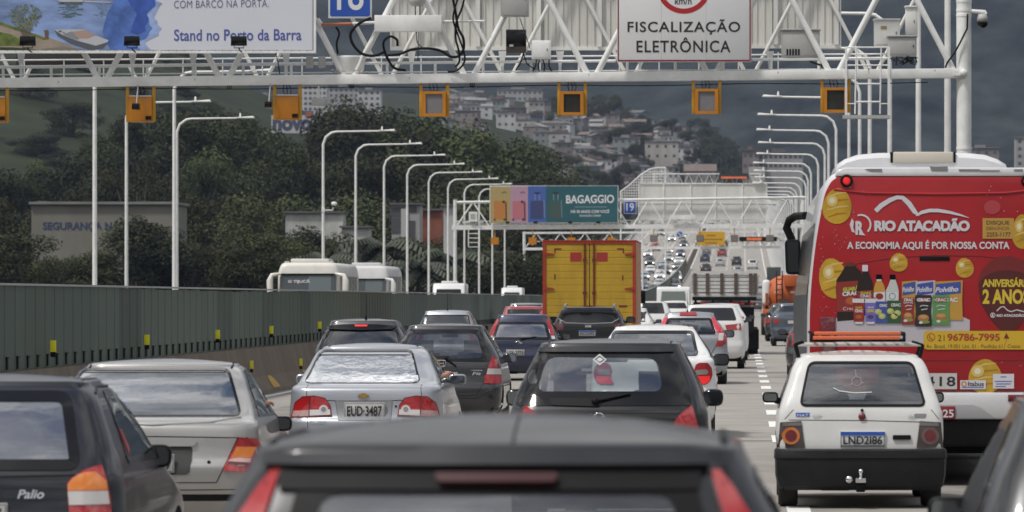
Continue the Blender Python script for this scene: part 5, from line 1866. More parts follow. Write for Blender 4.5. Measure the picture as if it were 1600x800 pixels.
for sg in (-1, 1):
 c.seam(mb, [(sg * .53, .58), (sg * .53, 1.6)], .008, 'top')
 c.seam(mb, [(.62, c.zt - .02), (.85, c.zt + .015), (1.75, c.zt + .005)], .009, 'right' if sg > 0 else 'left')
mb.build('roof_gutter', [BLACK], c.root)
mb = MB(); c.panel(mb, [(.86, .98), (.97, 1.02), (.93, 1.13), (.88, 1.13)], .011, .004, 'right'); mb.build('window_sticker', [mat('sticker_red', (.35, .04, .05), .5)], c.root)
c.wheels(.28, .18); c.mirrors(w=.19, h=.135, paint=BLACK, z=.94, y=c.L - 1.55, xo=-.01, arm=.02)
PALIO = c
# ---- nearest grey car (out of focus)
cx, s = 763, 628
kw = dict(W=1.745, H=1.562, L=4.0, zb=1.04, zt=1.41, wr=.66, rk=.20, crown=.10)
q0 = gq(cx, s, .3)
win = [q0(*p) for p in [(462, 732), (1090, 732), (1112, 905), (440, 905)]]
c = pxcar('hatchback', 'nearest car, dark grey and out of focus, tall red tail lights, filling the bottom', cx, s, kind='hatch', paint=paint('near_grey', (.020, .021, .024), .4, .34, .3),
    holes=[('front', std_front_hole(1.745, 1.04, 1.41, .655)), ('side', std_side_hole(4.0, 1.04, 1.41)), ('rear', shrink(win, .06))], **kw)
c.window(win, glass('glass_near', (.34, .36, .37), .10, .02), frit=.07, r=.12, fritm=BLACK)
finish(c)
for sg in (1, -1):
 T = (lambda pl: c.Q(pl)) if sg > 0 else (lambda pl: mir(c.Q(pl)))
 c.part('tail_light', [T([(1110, 738), (1122, 738), (1142, 762), (1172, 810), (1190, 850), (1192, 900), (1150, 900), (1140, 840), (1122, 780)])], [RED], .012, .05)
mb = MB(); c.panel(mb, c.Q([(424, 712), (764, 706), (1104, 712), (1106, 737), (422, 737)]), .03, .05); mb.build('spoiler', [paint('near_grey', (.1, .1, .1))], c.root)
mb = MB(); c.panel(mb, c.Q([(432, 737), (1096, 737), (1090, 768), (438, 768)]), .012, .03); mb.build('spoiler_underside', [BLACK], c.root)
c.part('brake_light', [rpoly(c.Q([(680, 748), (872, 748), (868, 762), (684, 762)]), .01)], [mat('brake_lens_unlit', (.045, .006, .008), .3)], .03, .03)
mb = MB()
for sg in (-1, 1):
 c.seam(mb, [(sg * .585, .36), (sg * .575, 2.0)], .012, 'top')
c.seam(mb, [(.042, .42), (.042, .85)], .004, 'top')  # dark line drawn on the roof as the shadow of an aerial
mb.build('roof_gutter', [BLACK], c.root)
c.plate('KXV-6032', 0, .80)
c.wheels(.30, .19); c.mirrors(paint=BLACK, xo=0.)
NEAR = c
# ---- dark hatch with lit third lamp
cx, s = 564, 95
kw = dict(W=1.66, H=1.555, L=3.9, zb=1.0, zt=1.43, wr=.58, rk=.34)
q0 = gq(cx, s, .3)
win = [q0(*p) for p in [(508, 514), (620, 514), (630, 548), (498, 548)]]
c = pxcar('hatchback', 'dark grey hatchback with a lit red brake lamp under its roof edge', cx, s, kind='hatch', paint=P_GUN,
    holes=[('front', std_front_hole(1.66, 1.0, 1.43, .58)), ('side', std_side_hole(3.9, 1.0, 1.43)), ('rear', shrink(win, .05))], **kw)
c.window(win, G_TINT, frit=.04); finish(c)
c.part('spoiler', [rpoly(c.Q([(508, 511), (535, 508.5), (564, 507.5), (593, 508.5), (621, 511), (612, 516), (564, 517.5), (516, 516)]), .02)], [BLACKG], .03, .05)
c.part('brake_light', [c.Q([(554.5, 509.5), (574.5, 509.5), (573.5, 512.5), (555.5, 512.5)])], [REDLIT], .045, .02)
for sg in (1, -1):
 c.part('tail_light', [[(sg * a, b) for a, b in ((.60, .98), (.72, .95), (.76, .70), (.62, .74))]], [RED], .01, .03)
c.plate('KPZ-8810', 0, .78)
c.wheels(.30, .19); c.antenna(.03, .75, .42, .02); c.mirrors(w=.2, h=.14, z=1.04, paint=P_BLUEG, xo=.04)
# ---- graphite hatch, plate ending 5194
cx, s = 692, 108
kw = dict(W=1.68, H=1.525, L=3.85, zb=.98, zt=1.41, wr=.565, rk=.40)
q0 = gq(cx, s, .3)
inn = rpoly([q0(*p) for p in [(640, 521), (744, 521), (756, 560), (628, 560)]], .1, 5)
c = pxcar('hatchback', 'graphite hatchback with tall red and clear tail light, plate ending 5194', cx, s, kind='hatch', paint=P_GREY,
    holes=[('front', std_front_hole(1.68, .98, 1.41, .565)), ('side', std_side_hole(3.85, .98, 1.41)), ('rear', shrink(inn, .005))], **kw)
mb = MB(); c.panel(mb, inn, .004, .01); g = mb.build('rear_window', [glass('glass_half', (.42, .45, .46), .10)], c.root)
outer = rpoly(c.Q([(632, 515), (751, 515), (770, 565), (614, 565)]), .1, 5)
mb = MB(); c.panel(mb, outer, .006, .01, 'rear', 0, hole=inn); mb.build('window_seal', [FRIT], g)
finish(c)
for sg in (1, -1):
 T = (lambda pl: c.Q(pl)) if sg > 0 else (lambda pl: mir(c.Q(pl)))
 c.part('tail_light', [(T([(769, 557), (776, 563), (783, 576), (783, 600), (756, 600), (761, 578)]), 0, 0), (T([(762, 576), (781, 576), (782, 585), (760, 585)]), 1, .005)], [RED, CLEARL], .012, .03)
 c.part('tail_light', [(T([(757, 586), (782, 586), (782, 599), (757, 599)]), 0, .006)], [RED], .012, .03)
c.plate('DMG·5194', 0, c.q(0, 589)[1], .42, .145)
p, _ = c.rear(*c.q(690, 568)); e = 1 / s
mb = MB()
oc = rpoly([(p.x - 5.5 * e, p.z - 4.5 * e), (p.x + 5.5 * e, p.z - 4.5 * e), (p.x + 6.2 * e, p.z + 5 * e), (p.x - 6.2 * e, p.z + 5 * e)], .02)
mb.tube([(a, p.y - .012, b) for a, b in oc + oc[:1]], .008, 6)
for dx in (-2.6, 2.6): mb.tube([(p.x + dx * e, p.y - .012, p.z - 3.5 * e), (p.x + dx * 1.25 * e, p.y - .012, p.z + 4 * e)], .008, 6)
mb.tube([(p.x - 2.6 * e, p.y - .012, p.z), (p.x + 2.6 * e, p.y - .012, p.z)], .007, 6)
mb.build('emblem', [CHROME], c.root)
c.text('Fit', c.q(739, 0)[0], c.q(753, 0)[0], c.q(0, 586)[1], c.q(0, 581)[1], CHROME, .012, .02, shear=.2)
c.text('HONDA', c.q(738, 0)[0], c.q(755, 0)[0], c.q(0, 579.5)[1], c.q(0, 577.5)[1], CHROME, .012, .02)
mb = MB(); c.panel(mb, rpoly(c.Q([(660, 557), (702, 557), (706, 563), (660, 563)]), .02), .014, .03); mb.build('wiper_cover', [BLACK], c.root)
c.wiper(*c.q(697, 561), *c.q(713, 573), r=.012)
c.seams([c.Q([(622, 566), (625, 600), (640, 618), (744, 618), (755, 600), (768, 566)]), c.Q([(607, 606), (640, 622), (744, 622), (777, 606)])], .004)
mb = MB()
for sg in (-1, 1):
 c.seam(mb, [(.72, c.zt + .0), (1.0, c.zt + .02), (1.8, c.zt + .01)], .012, 'right' if sg > 0 else 'left')
mb.build('roof_gutter', [BLACK], c.root)
c.wheels(.29, .18); c.mirrors(w=.2, h=.14, z=1.0, paint=P_GREY, xo=.07)
# ---- white saloon with split red lamps
cx, s = 1020, 116
kw = dict(W=1.70, H=1.53, L=4.2, zb=1.07, zt=1.43, wr=.57, rk=.55)
q0 = gq(cx, s, .82)
win = [q0(*p) for p in [(957, 517), (1083, 517), (1092, 556), (948, 556)]]
c = pxcar('saloon_car', 'white saloon with large red and clear tail light, beyond the black hatchback', cx, s, kind='sedan', paint=P_WHITE,
    holes=[('front', std_front_hole(1.70, 1.07, 1.43, .57)), ('side', std_side_hole(4.2, 1.07, 1.43, True)), ('rear', shrink(win, .05))], **kw)
c.window(win, G_REFL, frit=.04); finish(c)
for sg in (1, -1):
 T = (lambda pl: c.Q(pl)) if sg > 0 else (lambda pl: mir(c.Q(pl)))
 c.part('tail_light', [(T(rpoly([(1084, 580), (1087, 570), (1093, 567), (1105, 567), (1111, 575), (1112.5, 585), (1109, 596), (1103, 601), (1081, 601), (1087, 588)], 2)), 0, 0),
        (T(rpoly([(1086, 578.5), (1103, 577), (1106, 581), (1104, 585), (1088, 586)], 1.5)), 1, .005)], [RED, mat('clear_lens_dull', (.28, .24, .22), .2, coat=1.)], .012, .03)
 c.part('tail_light', [T(rpoly([(1087, 588), (1108, 587), (1108, 595), (1102, 600), (1082, 600)], 1.5))], [REDGLOW], .018, .03)
mb = MB()
for sg in (-1, 1):
 c.seam(mb, [(sg * .47, 1.25), (sg * .47, 2.1)], .012, 'top')
mb.build('roof_gutter', [BLACK], c.root)
c.plate('LMX-3E27', 0, .80)
c.wheels(.30, .19); c.mirrors(w=.22, h=.17, z=1.03, paint=BLACK, xo=.10)
# ---- silver crossover with tall red lamps
cx, s = 1077, 71
kw = dict(W=1.70, H=1.605, L=4.0, zb=1.07, zt=1.47, wr=.56, rk=.34)
q0 = gq(cx, s, .3)
win = [q0(*p) for p in [(1043, 497), (1111, 497), (1119, 522), (1035, 522)]]
c = pxcar('hatchback', 'silver hatchback with tall boomerang red lamps and its near wheel showing', cx, s, kind='hatch', paint=P_DSILVER,
    holes=[('front', std_front_hole(1.7, 1.07, 1.47, .56)), ('side', std_side_hole(4.0, 1.07, 1.47)), ('rear', shrink(win, .06))], **kw)
c.window(win, G_TINT, frit=.05); finish(c)
REDP = mat('pinkish_red_lens', (.50, .03, .05), .25, coat=.5, emit=(1, .05, .08), estr=.12)
for sg in (1, -1):
 T = (lambda pl: c.Q(pl)) if sg > 0 else (lambda pl: mir(c.Q(pl)))
 c.part('tail_light', [(T([(1111, 496), (1116, 496), (1120, 505), (1127, 513), (1127, 522), (1119, 519)]), 0, 0), (T([(1120, 513), (1129, 513), (1136, 523), (1134, 536), (1128, 541), (1118, 541), (1123, 526)]), 1, 0), (T([(1123, 521), (1130, 521), (1129, 532), (1122, 532)]), 2, .006)], [REDP, RED, CLEARL], .012, .03)
c.part('brake_light', [c.Q([(1063, 489), (1088, 489), (1089, 493), (1062, 493)])], [RED], .02, .03)
c.seams([c.Q([(1035, 523), (1119, 523)]), c.Q([(1118, 541), (1110, 556), (1044, 556), (1036, 541)])], .006)
c.plate('KWN-7D42', 0, .80)
c.wheels(.31, .20); c.antenna(-.05, .7, .42, .02); c.mirrors(w=.26, h=.17, z=1.10, paint=BLACK, xo=.05)
# ---- black SUV in front of the yellow lorry
cx, s = 920, 62
kw = dict(W=1.82, H=1.70, L=4.3, zb=1.28, zt=1.62, wr=.70, rk=.22)
q0 = gq(cx, s, .3)
win = [q0(*p) for p in [(879, 480), (961, 480), (966, 498), (958, 504), (882, 504), (873, 498)]]
c = pxcar('suv', 'black SUV with roof rails and a white plate, right behind the yellow lorry', cx, s, kind='suv', paint=P_BLACK, **kw)
c.window(win, mat('glass_black', (.012, .013, .014), .06), frit=0)
c.seams([c.Q([(873, 498), (884, 504.5), (920, 506), (956, 504.5), (967, 498)])], .018, m=mat('dull_chrome', (.45, .45, .46), .25, metal=.9), name='chrome_strip')
c.side_glass(mat('glass_black', (.012, .013, .014), .06))
c.window(std_front_hole(1.82, 1.28, 1.62, .7), mat('glass_black', (.012, .013, .014), .06), 'windscreen', 'front', 0)
for sg in (1, -1):
 c.part('tail_light', [mir(c.Q([(867, 506), (881, 506), (880, 515), (868, 517)])) if sg > 0 else c.Q([(867, 506), (881, 506), (880, 515), (868, 517)])], [REDDARK], .012, .03)
c.plate('RKO5I92', c.q(918, 0)[0], c.q(0, 520.5)[1], .42, .14, PLATEW, BLUE)
mb = MB()
for sg in (-1, 1):
 p0, _ = c.top(sg * .62, .75); mb.tube([p0 + Vector((0, -.1, 0)), p0 + Vector((0, 0, .07)), p0 + Vector((0, 1.4, .07))], .03, 8)
mb.build('roof_rails', [mat('rail_silver', (.4, .4, .41), .3, metal=.7)], c.root)
mb = MB(); p, _ = c.rear(0, c.q(0, 510)[1]); mb.box(p.x - .10, p.x + .06, p.y - .02, p.y + .01, p.z - .025, p.z + .025); mb.build('emblem', [CHROME], c.root, bevel=.008)
c.part('brake_light', [c.Q([(915, 476.5), (927, 476.5), (927, 478.2), (915, 478.2)])], [RED], .02, .03)
c.wheels(.34, .22); c.antenna(0, .8, .4, .05); c.mirrors(w=.24, h=.17, paint=BLACK)
# ---- navy hatch with small plate
cx, s = 815, 68
kw = dict(W=1.72, H=1.545, L=4.0, zb=.96, zt=1.42, wr=.60, rk=.36)
q0 = gq(cx, s, .3)
win = [q0(*p) for p in [(777, 503), (853, 503), (861, 531), (769, 531)]]
c = pxcar('hatchback', 'navy blue hatchback with slim curved red lamps, left of the black SUV', cx, s, kind='hatch', paint=paint('blue_navy', (.018, .022, .055), .35, .3),
    holes=[('front', std_front_hole(1.72, .96, 1.42, .6)), ('side', std_side_hole(4.0, .96, 1.42)), ('rear', shrink(win, .06))], **kw)
c.window(win, G_REFL, frit=.06, r=.1); finish(c)
for sg in (1, -1):
 T = (lambda pl: c.Q(pl)) if sg > 0 else (lambda pl: mir(c.Q(pl)))
 c.part('tail_light', [(T([(853, 499), (857, 499), (862, 510), (866, 524), (861, 525), (857, 512)]), 0, 0), (T([(861, 525), (866, 525), (867, 530), (862, 530)]), 1, 0)], [RED, CLEARL], .012, .03)
c.plate('LSX-2773', c.q(806, 0)[0], c.q(0, 550.5)[1], .42, .14)
c.wiper(*c.q(815, 530), *c.q(838, 527), r=.012)
mb = MB()
p, _ = c.rear(*c.q(811, 535)); e = 1 / s
mb.tube([(p.x - 5 * e, p.y - .02, p.z), (p.x - 1 * e, p.y - .02, p.z + 2.5 * e), (p.x + 1 * e, p.y - .02, p.z - .5 * e), (p.x + 5 * e, p.y - .02, p.z - 1.5 * e)], .013, 6); mb.tube([(p.x, p.y - .02, p.z + 3 * e), (p.x - 1 * e, p.y - .02, p.z - 3 * e)], .011, 6); mb.tube([(p.x + 3 * e, p.y - .02, p.z + 1 * e), (p.x + 2 * e, p.y - .02, p.z - 3 * e)], .011, 6)
mb.build('emblem', [CHROME], c.root)
c.wheels(.30, .19); c.mirrors(paint=BLACK, z=1.0)
# ---- silver hatch near the wall
cx, s = 697, 58
c = pxcar('hatchback', 'pale silver hatchback with a thin aerial, close to the green wall', cx, s, kind='hatch', paint=P_SILVER, W=1.66, H=1.59, L=3.9, zb=1.02, zt=1.46, wr=.62, rk=.32)
c.window(c.Q([(662, 492), (732, 492), (738, 518), (656, 518)]), mat('glass_mid', (.05, .053, .056), .08, coat=1.), frit=.03)
c.side_glass(G_LO)
for sg in (1, -1):
 c.part('tail_light', [[(sg * a, b) for a, b in ((.62, .95), (.74, .93), (.77, .66), (.64, .7))]], [RED], .01, .03)
c.plate('KQA-5518', 0, .76); c.wheels(.30, .19); c.antenna(0, .7, .45, .02); c.mirrors(paint=BLACK)
# ---- cars glimpsed farther ahead
def plain(label, cx, s, kind, paint_, gpoly, name='car', cat='car', lights=None, group=None, **kw):
 c = pxcar(name, label, cx, s, kind=kind, paint=paint_, group=group, cat=cat, lo=True, **kw)
 c.window(c.Q(gpoly), G_LO, frit=0)
 c.window(std_front_hole(c.W, c.zb, c.zt, c.wr), G_LO, 'windscreen', 'front', 0)
 c.side_glass(G_LO, frit=0)
 z = c.zb - .08
 for sg in (1, -1):
  pl = lights or [(.60 * c.W / 1.7, z), (.80 * c.W / 1.7, z - .02), (.82 * c.W / 1.7, z - .22), (.66 * c.W / 1.7, z - .2)]
  c.part('tail_light', [[(sg * a, b) for a, b in pl]], [RED], .015, .03)
 mb = MB(); p, _ = c.rear(0, z - .15); mb.box(-.2, .2, p.y - .02, p.y + .01, z - .22, z - .09); mb.build('number_plate', [PLATE], c.root)
 c.wheels(.32, .2); c.mirrors(paint=BLACK)
 return c
plain('white SUV with wide dark red lamps, beyond the silver hatchback', 1112, 58, 'suv', P_WHITE, [(1080, 481), (1145, 481), (1151, 501), (1074, 501)], 'suv',
   lights=[(.36, 1.18), (.78, 1.22), (.80, 1.04), (.40, 1.06)], W=1.83, H=1.75, L=4.4, zb=1.25, zt=1.64, wr=.68, rk=.26)
plain('white car mostly hidden behind the white SUV, one red lamp showing', 1124, 51, 'suv', P_WHITE, [(1095, 482), (1152, 482), (1157, 498), (1090, 498)], 'suv',
   lights=[(.60, 1.36), (.74, 1.34), (.80, 1.14), (.62, 1.16)], W=1.80, H=1.76, L=4.3, zb=1.25, zt=1.62, wr=.64, rk=.26)
plain('faded red car by the green wall left of the yellow lorry', 818, 46, 'suv', P_RED, [(787, 483), (849, 483), (853, 497), (783, 497)], W=1.72, H=1.66, L=4.1, zb=1.10, zt=1.52, wr=.68, rk=.3)
plain('grey car with pale roof bars ahead of the faded red car', 822, 40, 'suv', P_DSILVER, [(795, 476), (849, 476), (852, 488), (792, 488)], W=1.74, H=1.74, L=4.3, zb=1.15, zt=1.60, wr=.68, rk=.3)
plain('white saloon partly hidden behind the right side of the yellow lorry', 984, 46, 'hatch', P_WHITE, [(957, 487), (1012, 487), (1018, 503), (951, 503)], 'saloon_car', W=1.70, H=1.60, L=4.2, zb=1.05, zt=1.45, wr=.58, rk=.4)
plain('white car with black rear window and one lit lamp beside the lorry mirror', 1020, 34, 'suv', P_WHITE, [(1000, 473), (1035, 473), (1039, 490), (998, 490)], W=1.75, H=1.80, L=4.2, zb=1.1, zt=1.66, wr=.64, rk=.25)
plain('small white car with pale rear glass between the lorry and the stake truck', 1056, 30, 'hatch', P_WHITE, [(1040, 473), (1070, 473), (1074, 482), (1037, 482)], W=1.75, H=1.82, L=4.2, zb=1.2, zt=1.68, wr=.64, rk=.3)
plain('dark blue grey saloon with a red lamp, left of the bus', 1239, 39, 'suv', P_BLUEG, [(1215, 478), (1262, 478), (1268, 494), (1210, 494)], 'saloon_car', W=1.76, H=1.72, L=4.4, zb=1.20, zt=1.60, wr=.58, rk=.4, lights=[(.50, 1.06), (.76, 1.10), (.78, .92), (.56, .96)])
plain('dark car hidden mostly by the blue grey saloon', 1226, 35, 'suv', P_GREY, [(1205, 475), (1246, 475), (1251, 488), (1201, 488)], 'saloon_car', W=1.74, H=1.70, L=4.3, zb=1.1, zt=1.56, wr=.6, rk=.4)
plain('dark grey hatchback with red and clear lamps beside the left corner of the bus', 1286, 65, 'hatch', P_GUN, [(1244, 495), (1326, 495), (1336, 523), (1236, 523)], 'hatchback', W=1.74, H=1.52, L=4.0, zb=1.0, zt=1.40, wr=.58, rk=.36, lights=[(.60, 1.06), (.82, 1.04), (.85, .74), (.62, .76)])
# ---- dark car at the right edge (blurred)
cx, s = 1850, 400
c = pxcar('hatchback', 'blurred dark car cut by the right edge, beside the white hatchback', cx, s, kind='hatch', paint=paint('right_dark', (.028, .029, .031), .5, .3), W=1.66, H=1.50, L=3.9, zb=.92, zt=1.38, wr=.62, rk=.35)
c.window(c.Q([(1643, 680), (2057, 680), (2094, 840), (1606, 840)]), G_LO, frit=.04, r=.1)
c.side_glass(mat('glass_dull', (.012, .012, .013), .35, spec=.25))
for sg in (1, -1):
 c.part('tail_light', [[(sg * a, b) for a, b in ((.62, .90), (.74, .88), (.78, .62), (.64, .66))]], [RED], .01, .03)
mb = MB()
for sg in (-1, 1):
 c.seam(mb, [(sg * .54, .6), (sg * .54, 1.8)], .01, 'top')
mb.build('roof_gutter', [BLACK], c.root)
c.plate('LCD-4410', 0, .7); c.wheels(.30, .19); c.mirrors(paint=BLACK, w=.22, h=.12, z=.955, y=2.2, xo=.02)
# ---- old white hatchback with roof rack
cx, s = 1345, 175
kw = dict(W=1.54, H=1.405, L=3.69, zb=.87, zt=1.325, wr=.56, rk=.26)
q0 = gq(cx, s, .3)
win = [q0(*p) for p in [(1263, 565), (1427, 565), (1447, 635), (1248, 635)]]
rows = [(.17, .66, .16, .2, .10, .03), (.30, .70, .09, .1, .10, .03), (.50, .725, .07, .05, .10, .03), (.53, .735, .06, .06, .08, .02),
  (.70, .965 * .77, .07, .4, .08, .02), (.84, .955 * .77, .085, .85, .08, .02), (.90, .935 * .77, .10, 1.0, .08, .02), (1.10, .85 * .77, .20, 1.3, .08, .03), (1.325, .565, .34, 1.75, .08, .03), (1.365, .53, .38, 1.9, .08, .03)]
c = pxcar('hatchback', 'old white hatchback with roof rack and black bumper', cx, s, rows=rows, paint=P_OLDWHITE,
    holes=[('front', std_front_hole(1.46, .87, 1.325, .56)), ('side', std_side_hole(3.69, .90, 1.31)), ('rear', shrink(win, .04))], **kw)
c.window(win, glass('glass_uno', (.30, .31, .315), .05, .02, wave=.05, film=.08), frit=.022, r=.07, fritm=BLACK)
finish(c, G_TINT, w=.22)
UN = c
for sg in (1, -1):
 T = (lambda pl: c.Q(pl)) if sg > 0 else (lambda pl: mir(c.Q(pl)))
 lit = sg < 0
 ring = [(1453 + 13.5 * math.cos(2 * PI * i / 20), 681 + 13.5 * math.sin(2 * PI * i / 20)) for i in range(20)]
 core = [(1453 + 9 * math.cos(2 * PI * i / 20), 681 + 9 * math.sin(2 * PI * i / 20)) for i in range(20)]
 c.part('tail_light', [(T([(1437, 658), (1469, 660), (1472, 699), (1432, 699)]), 0, 0), (T(ring), 1, .004), (T(core), 2, .008), (T([(1437, 660), (1465, 661), (1466, 666), (1436, 665)]), 3, .004)],
     [SMOKE, mat('lamp_ring_lit', (.45, .13, .03), .2, coat=1., emit=(1, .35, .06), estr=.06) if lit else mat('lamp_ring_dull', (.13, .08, .075), .2, coat=1.), REDDARK, mat('lens_grey', (.16, .14, .14), .15, coat=1.)], .012, .03)
c.plate('LND2I86', c.q(1347, 0)[0], c.q(0, 684.5)[1], .405, .135, PLATEW, BLUE)
c.text('FIAT', c.q(1245, 0)[0], c.q(1263, 0)[0], c.q(0, 650)[1], c.q(0, 646)[1], mat('badge_white', (.5, .5, .55), .4), .011, .02)
c.part('badge', [c.Q([(1243.5, 645), (1265, 645), (1265, 651), (1243.5, 651)])], [BLUE], .004, .01)
c.text('Uno', c.q(1418, 0)[0], c.q(1428, 0)[0], c.q(0, 652.5)[1], c.q(0, 647)[1], CHROME, .011, .02)
c.part('badge', [rpoly(c.Q([(1428.5, 646.5), (1448, 646.5), (1446, 653), (1428.5, 653)]), .012)], [mat('badge_grey', (.22, .22, .23), .4)], .004, .01)
mb = MB(); p, _ = c.rear(*c.q(1347, 651))
mb.lathe([(0, -.022), (.030, -.02), (.034, .0)], (p.x, p.y, p.z - .0), 'y', 20); mb.build('emblem', [mat('badge_red', (.16, .02, .03), .3)], c.root, recalc=True)
mb = MB(); p, _ = c.rear(*c.q(1347, 641)); mb.lathe([(0, -.02), (.012, -.02), (.014, .0)], (p.x, p.y, p.z), 'y', 14); mb.build('tailgate_lock', [BLACK], c.root, recalc=True)
p, _ = c.rear(*c.q(1276, 650)); mb = MB(); mb.tube([(p.x + .032 * math.cos(2 * PI * i / 16), p.y - .008, p.z + .012 * math.sin(2 * PI * i / 16)) for i in range(15)] + [(p.x + .045, p.y - .008, p.z + .012)], .002, 5); mb.build('fish_badge', [GREY_BOX], c.root)
mb = MB(); c.panel(mb, rpoly(c.Q([(1395, 680), (1423, 680), (1423, 687), (1395, 687)]), .008), .018, .025); mb.build('tailgate_handle', [BLACK], c.root)
c.seams([c.Q([(1222, 656), (1347, 657), (1468, 660)]), c.Q([(1240, 640), (1226, 655)]), c.Q([(1455, 640), (1467, 655)])], .003)
BUMP = mat('bumper_plastic', (.017, .017, .018), .55, spec=.2, var=.25, vscale=5, bump=.1, bscale=60)
mb = MB()
path = [(-.755, .62), (-.77, .30), (-.772, .12), (-.755, .05), (-.70, .01), (-.4, -.02), (0, -.028), (.4, -.02), (.70, .01), (.755, .05), (.772, .12), (.77, .30), (.755, .62)]
zs_ = [(.535, .05), (.535, .012), (.52, .0), (.455, -.004), (.445, .006), (.30, .010), (.20, .035), (.165, .09)]
vv = []
for (z, dd_) in zs_:
 for (x, y) in path:
  n_ = Vector((x, y - .5, 0)).normalized() if abs(x) > .73 else Vector((0, -1, 0))
  n_ = Vector((math.copysign(1, x), 0, 0)) if y > .2 else n_
  vv.append((x - n_.x * dd_, y - n_.y * dd_, z))
k = len(path)
mb.add(vv, [(i * k + j, (i + 1) * k + j, (i + 1) * k + j + 1, i * k + j + 1) for i in range(len(zs_) - 1) for j in range(k - 1)], 0, True)
bo = mb.build('bumper', [BUMP], c.root)
bo.data.set_sharp_from_angle(angle=math.radians(35))
# tow bar
mb = MB(); x, z = c.q(1344, 738)
mb.blob((x, -.12, z + .015), (.024, .024, .024)); mb.tube([(x, -.12, z), (x, -.12, z - .05)], .014, 10)
mb.box(x - .045, x + .045, -.15, -.08, z - .085, z - .045)
x2, z2 = c.q(1326, 748); mb.lathe([(0, -.13), (.03, -.125), (.034, -.09)], (x2, 0, z2), 'y', 16)
mb.build('tow_ball', [CHROME], c.root, recalc=True)
mb = MB(); mb.box(x - .04, x + .04, -.12, .2, z - .17, z - .085); mb.build('tow_bar', [BLACK], c.root, bevel=.01)
# roof rack
rack_o = MB()
zt_ = 1.40
for yy in (.55, 1.35):
 p, _ = c.top(0, yy)
 rack_o.box(-.56, .56, yy - .02, yy + .02, 1.445, 1.475)
rack_o.build('rack_bar', [mat('rack_pale', (.55, .55, .52), .5)], c.root, bevel=.006)
mb = MB()
for yy in (.55, 1.35):
 for sg in (-1, 1):
  mb.bar((sg * .545, yy, 1.345), (sg * .575, yy, 1.46), .05, .03); mb.bar((sg * .575, yy, 1.46), (sg * .50, yy, 1.485), .04, .02)
for sg in (-1, 1):
 mb.tube([(sg * .40, .40, 1.50), (sg * .40, 1.5, 1.50)], .012, 8)
for z in (1.50, 1.555):
 mb.tube(rpoly([(-.44, 0), (.36, 0)], 0) and [(-.44, .42, z), (.40, .42, z)], .011, 8)
mb.tube([(-.44, .42, 1.49), (-.44, .42, 1.57), (-.44, 1.4, 1.57)], .014, 8); mb.tube([(.40, .42, 1.49), (.40, .42, 1.565), (.40, 1.4, 1.565)], .014, 8)
mb.build('rack_frame', [BLACK], c.root)
# ladder-like orange bars tied on the rack
t = thing('roof_ladder', 'bright orange bars tied on the roof rack of the old white hatchback', 'ladder', (c.root.location.x, c.root.location.y, 0))
OR_ = mat('bar_orange', (.75, .17, .07), .5)
for (z, x0, x1) in ((1.565, -.41, .37), (1.525, -.42, .36)):
 mb = MB(); mb.box(x0, x1, .36, .41, z - .016, z + .016); mb.build('side_rail', [OR_], t, bevel=.004)
mb = MB()
for k in range(7):
 x = -.36 + .11 * k; mb.box(x, x + .02, .49, 1.4, 1.52, 1.54)
mb.build('rungs', [OR_], t)
for sg in (-1, 1):
 c.mirrors(sides=(sg,), w=.15, h=.10, z=.955, y=c.L - 1.45, xo=.06 if sg < 0 else .02, paint=BLACK)
mb = MB()
p, n_ = c.rear(*c.q(1341, 594));
for (x0, y0, x1, y1) in ((1337, 582, 1338, 590), (1338, 590, 1344, 592), (1344, 592, 1347, 600), (1347, 600, 1350, 599)):
 c.seam(mb, c.Q([(x0, y0), (x1, y1)]), .004, off=.008)
c.seam(mb, c.Q([(1336 + 0, 590), (1331, 595), (1332, 601), (1338, 605), (1344, 602), (1346, 598)]), .004, off=.008)
mb.blob(c.rear(*c.q(1337, 580))[0] + Vector((0, -.008, 0)), (.010, .004, .010)); mb.build('wheelchair_sticker', [mat('sticker_faint', (.30, .30, .31), .6)], c.root)
mb = MB(); c.seam(mb, c.Q([(1302, 607), (1312, 612), (1335, 615), (1362, 614)]), .007, off=.008); mb.build('window_streak', [mat('streak_white', (.6, .6, .6), .5)], c.root)
c.wheels(.285, .175, y0=.62, track=.645)
# ================================================================ bus
BS, BCX = 156.0, 1462.0
BYY = F / BS
bus = thing('city_bus', 'white city bus with a red supermarket advertisement on its rear', 'bus', ((BCX - VX) / BS, BYY, 0))
bq = lambda a, b: ((a - BCX) / BS, HC + (VY - b) / BS)
BW = 1.285
def bus_outline(ins):
 pts = [(-BW + ins, .42 + ins), (BW - ins, .42 + ins), (BW - ins, 1.9), (BW - .10 - ins, 2.75), (BW - .20 - ins, 3.16 - ins), (-BW + .20 + ins, 3.16 - ins), (-BW + .10 + ins, 2.75), (-BW + ins, 1.9)]
 return rpoly(pts, [.06, .06, .3, .4, .22, .22, .4, .3], 6)
mb = MB()
rings = []
for (y, ins) in ((.0, .10), (.02, .055), (.06, .02), (.14, 0), (4, 0), (8, 0), (11.7, 0), (11.9, .05), (12.0, .15)):
 rings.append([(a, y, b) for a, b in bus_outline(ins)])
k = len(rings[0])
vv = sum(rings, [])
ff = [(i * k + j, i * k + (j + 1) % k, (i + 1) * k + (j + 1) % k, (i + 1) * k + j) for i in range(len(rings) - 1) for j in range(k)]
ff += [tuple(range(k))[::-1], tuple(range((len(rings) - 1) * k, len(rings) * k))]
mb.add(vv, ff, 0, True)
BUSW = mat('bus_white', (.62, .62, .63), .35, coat=.5, var=.07, vscale=2)
o = mb.build('body', [BUSW], bus, recalc=True)
o.data.set_sharp_from_angle(angle=math.radians(40))
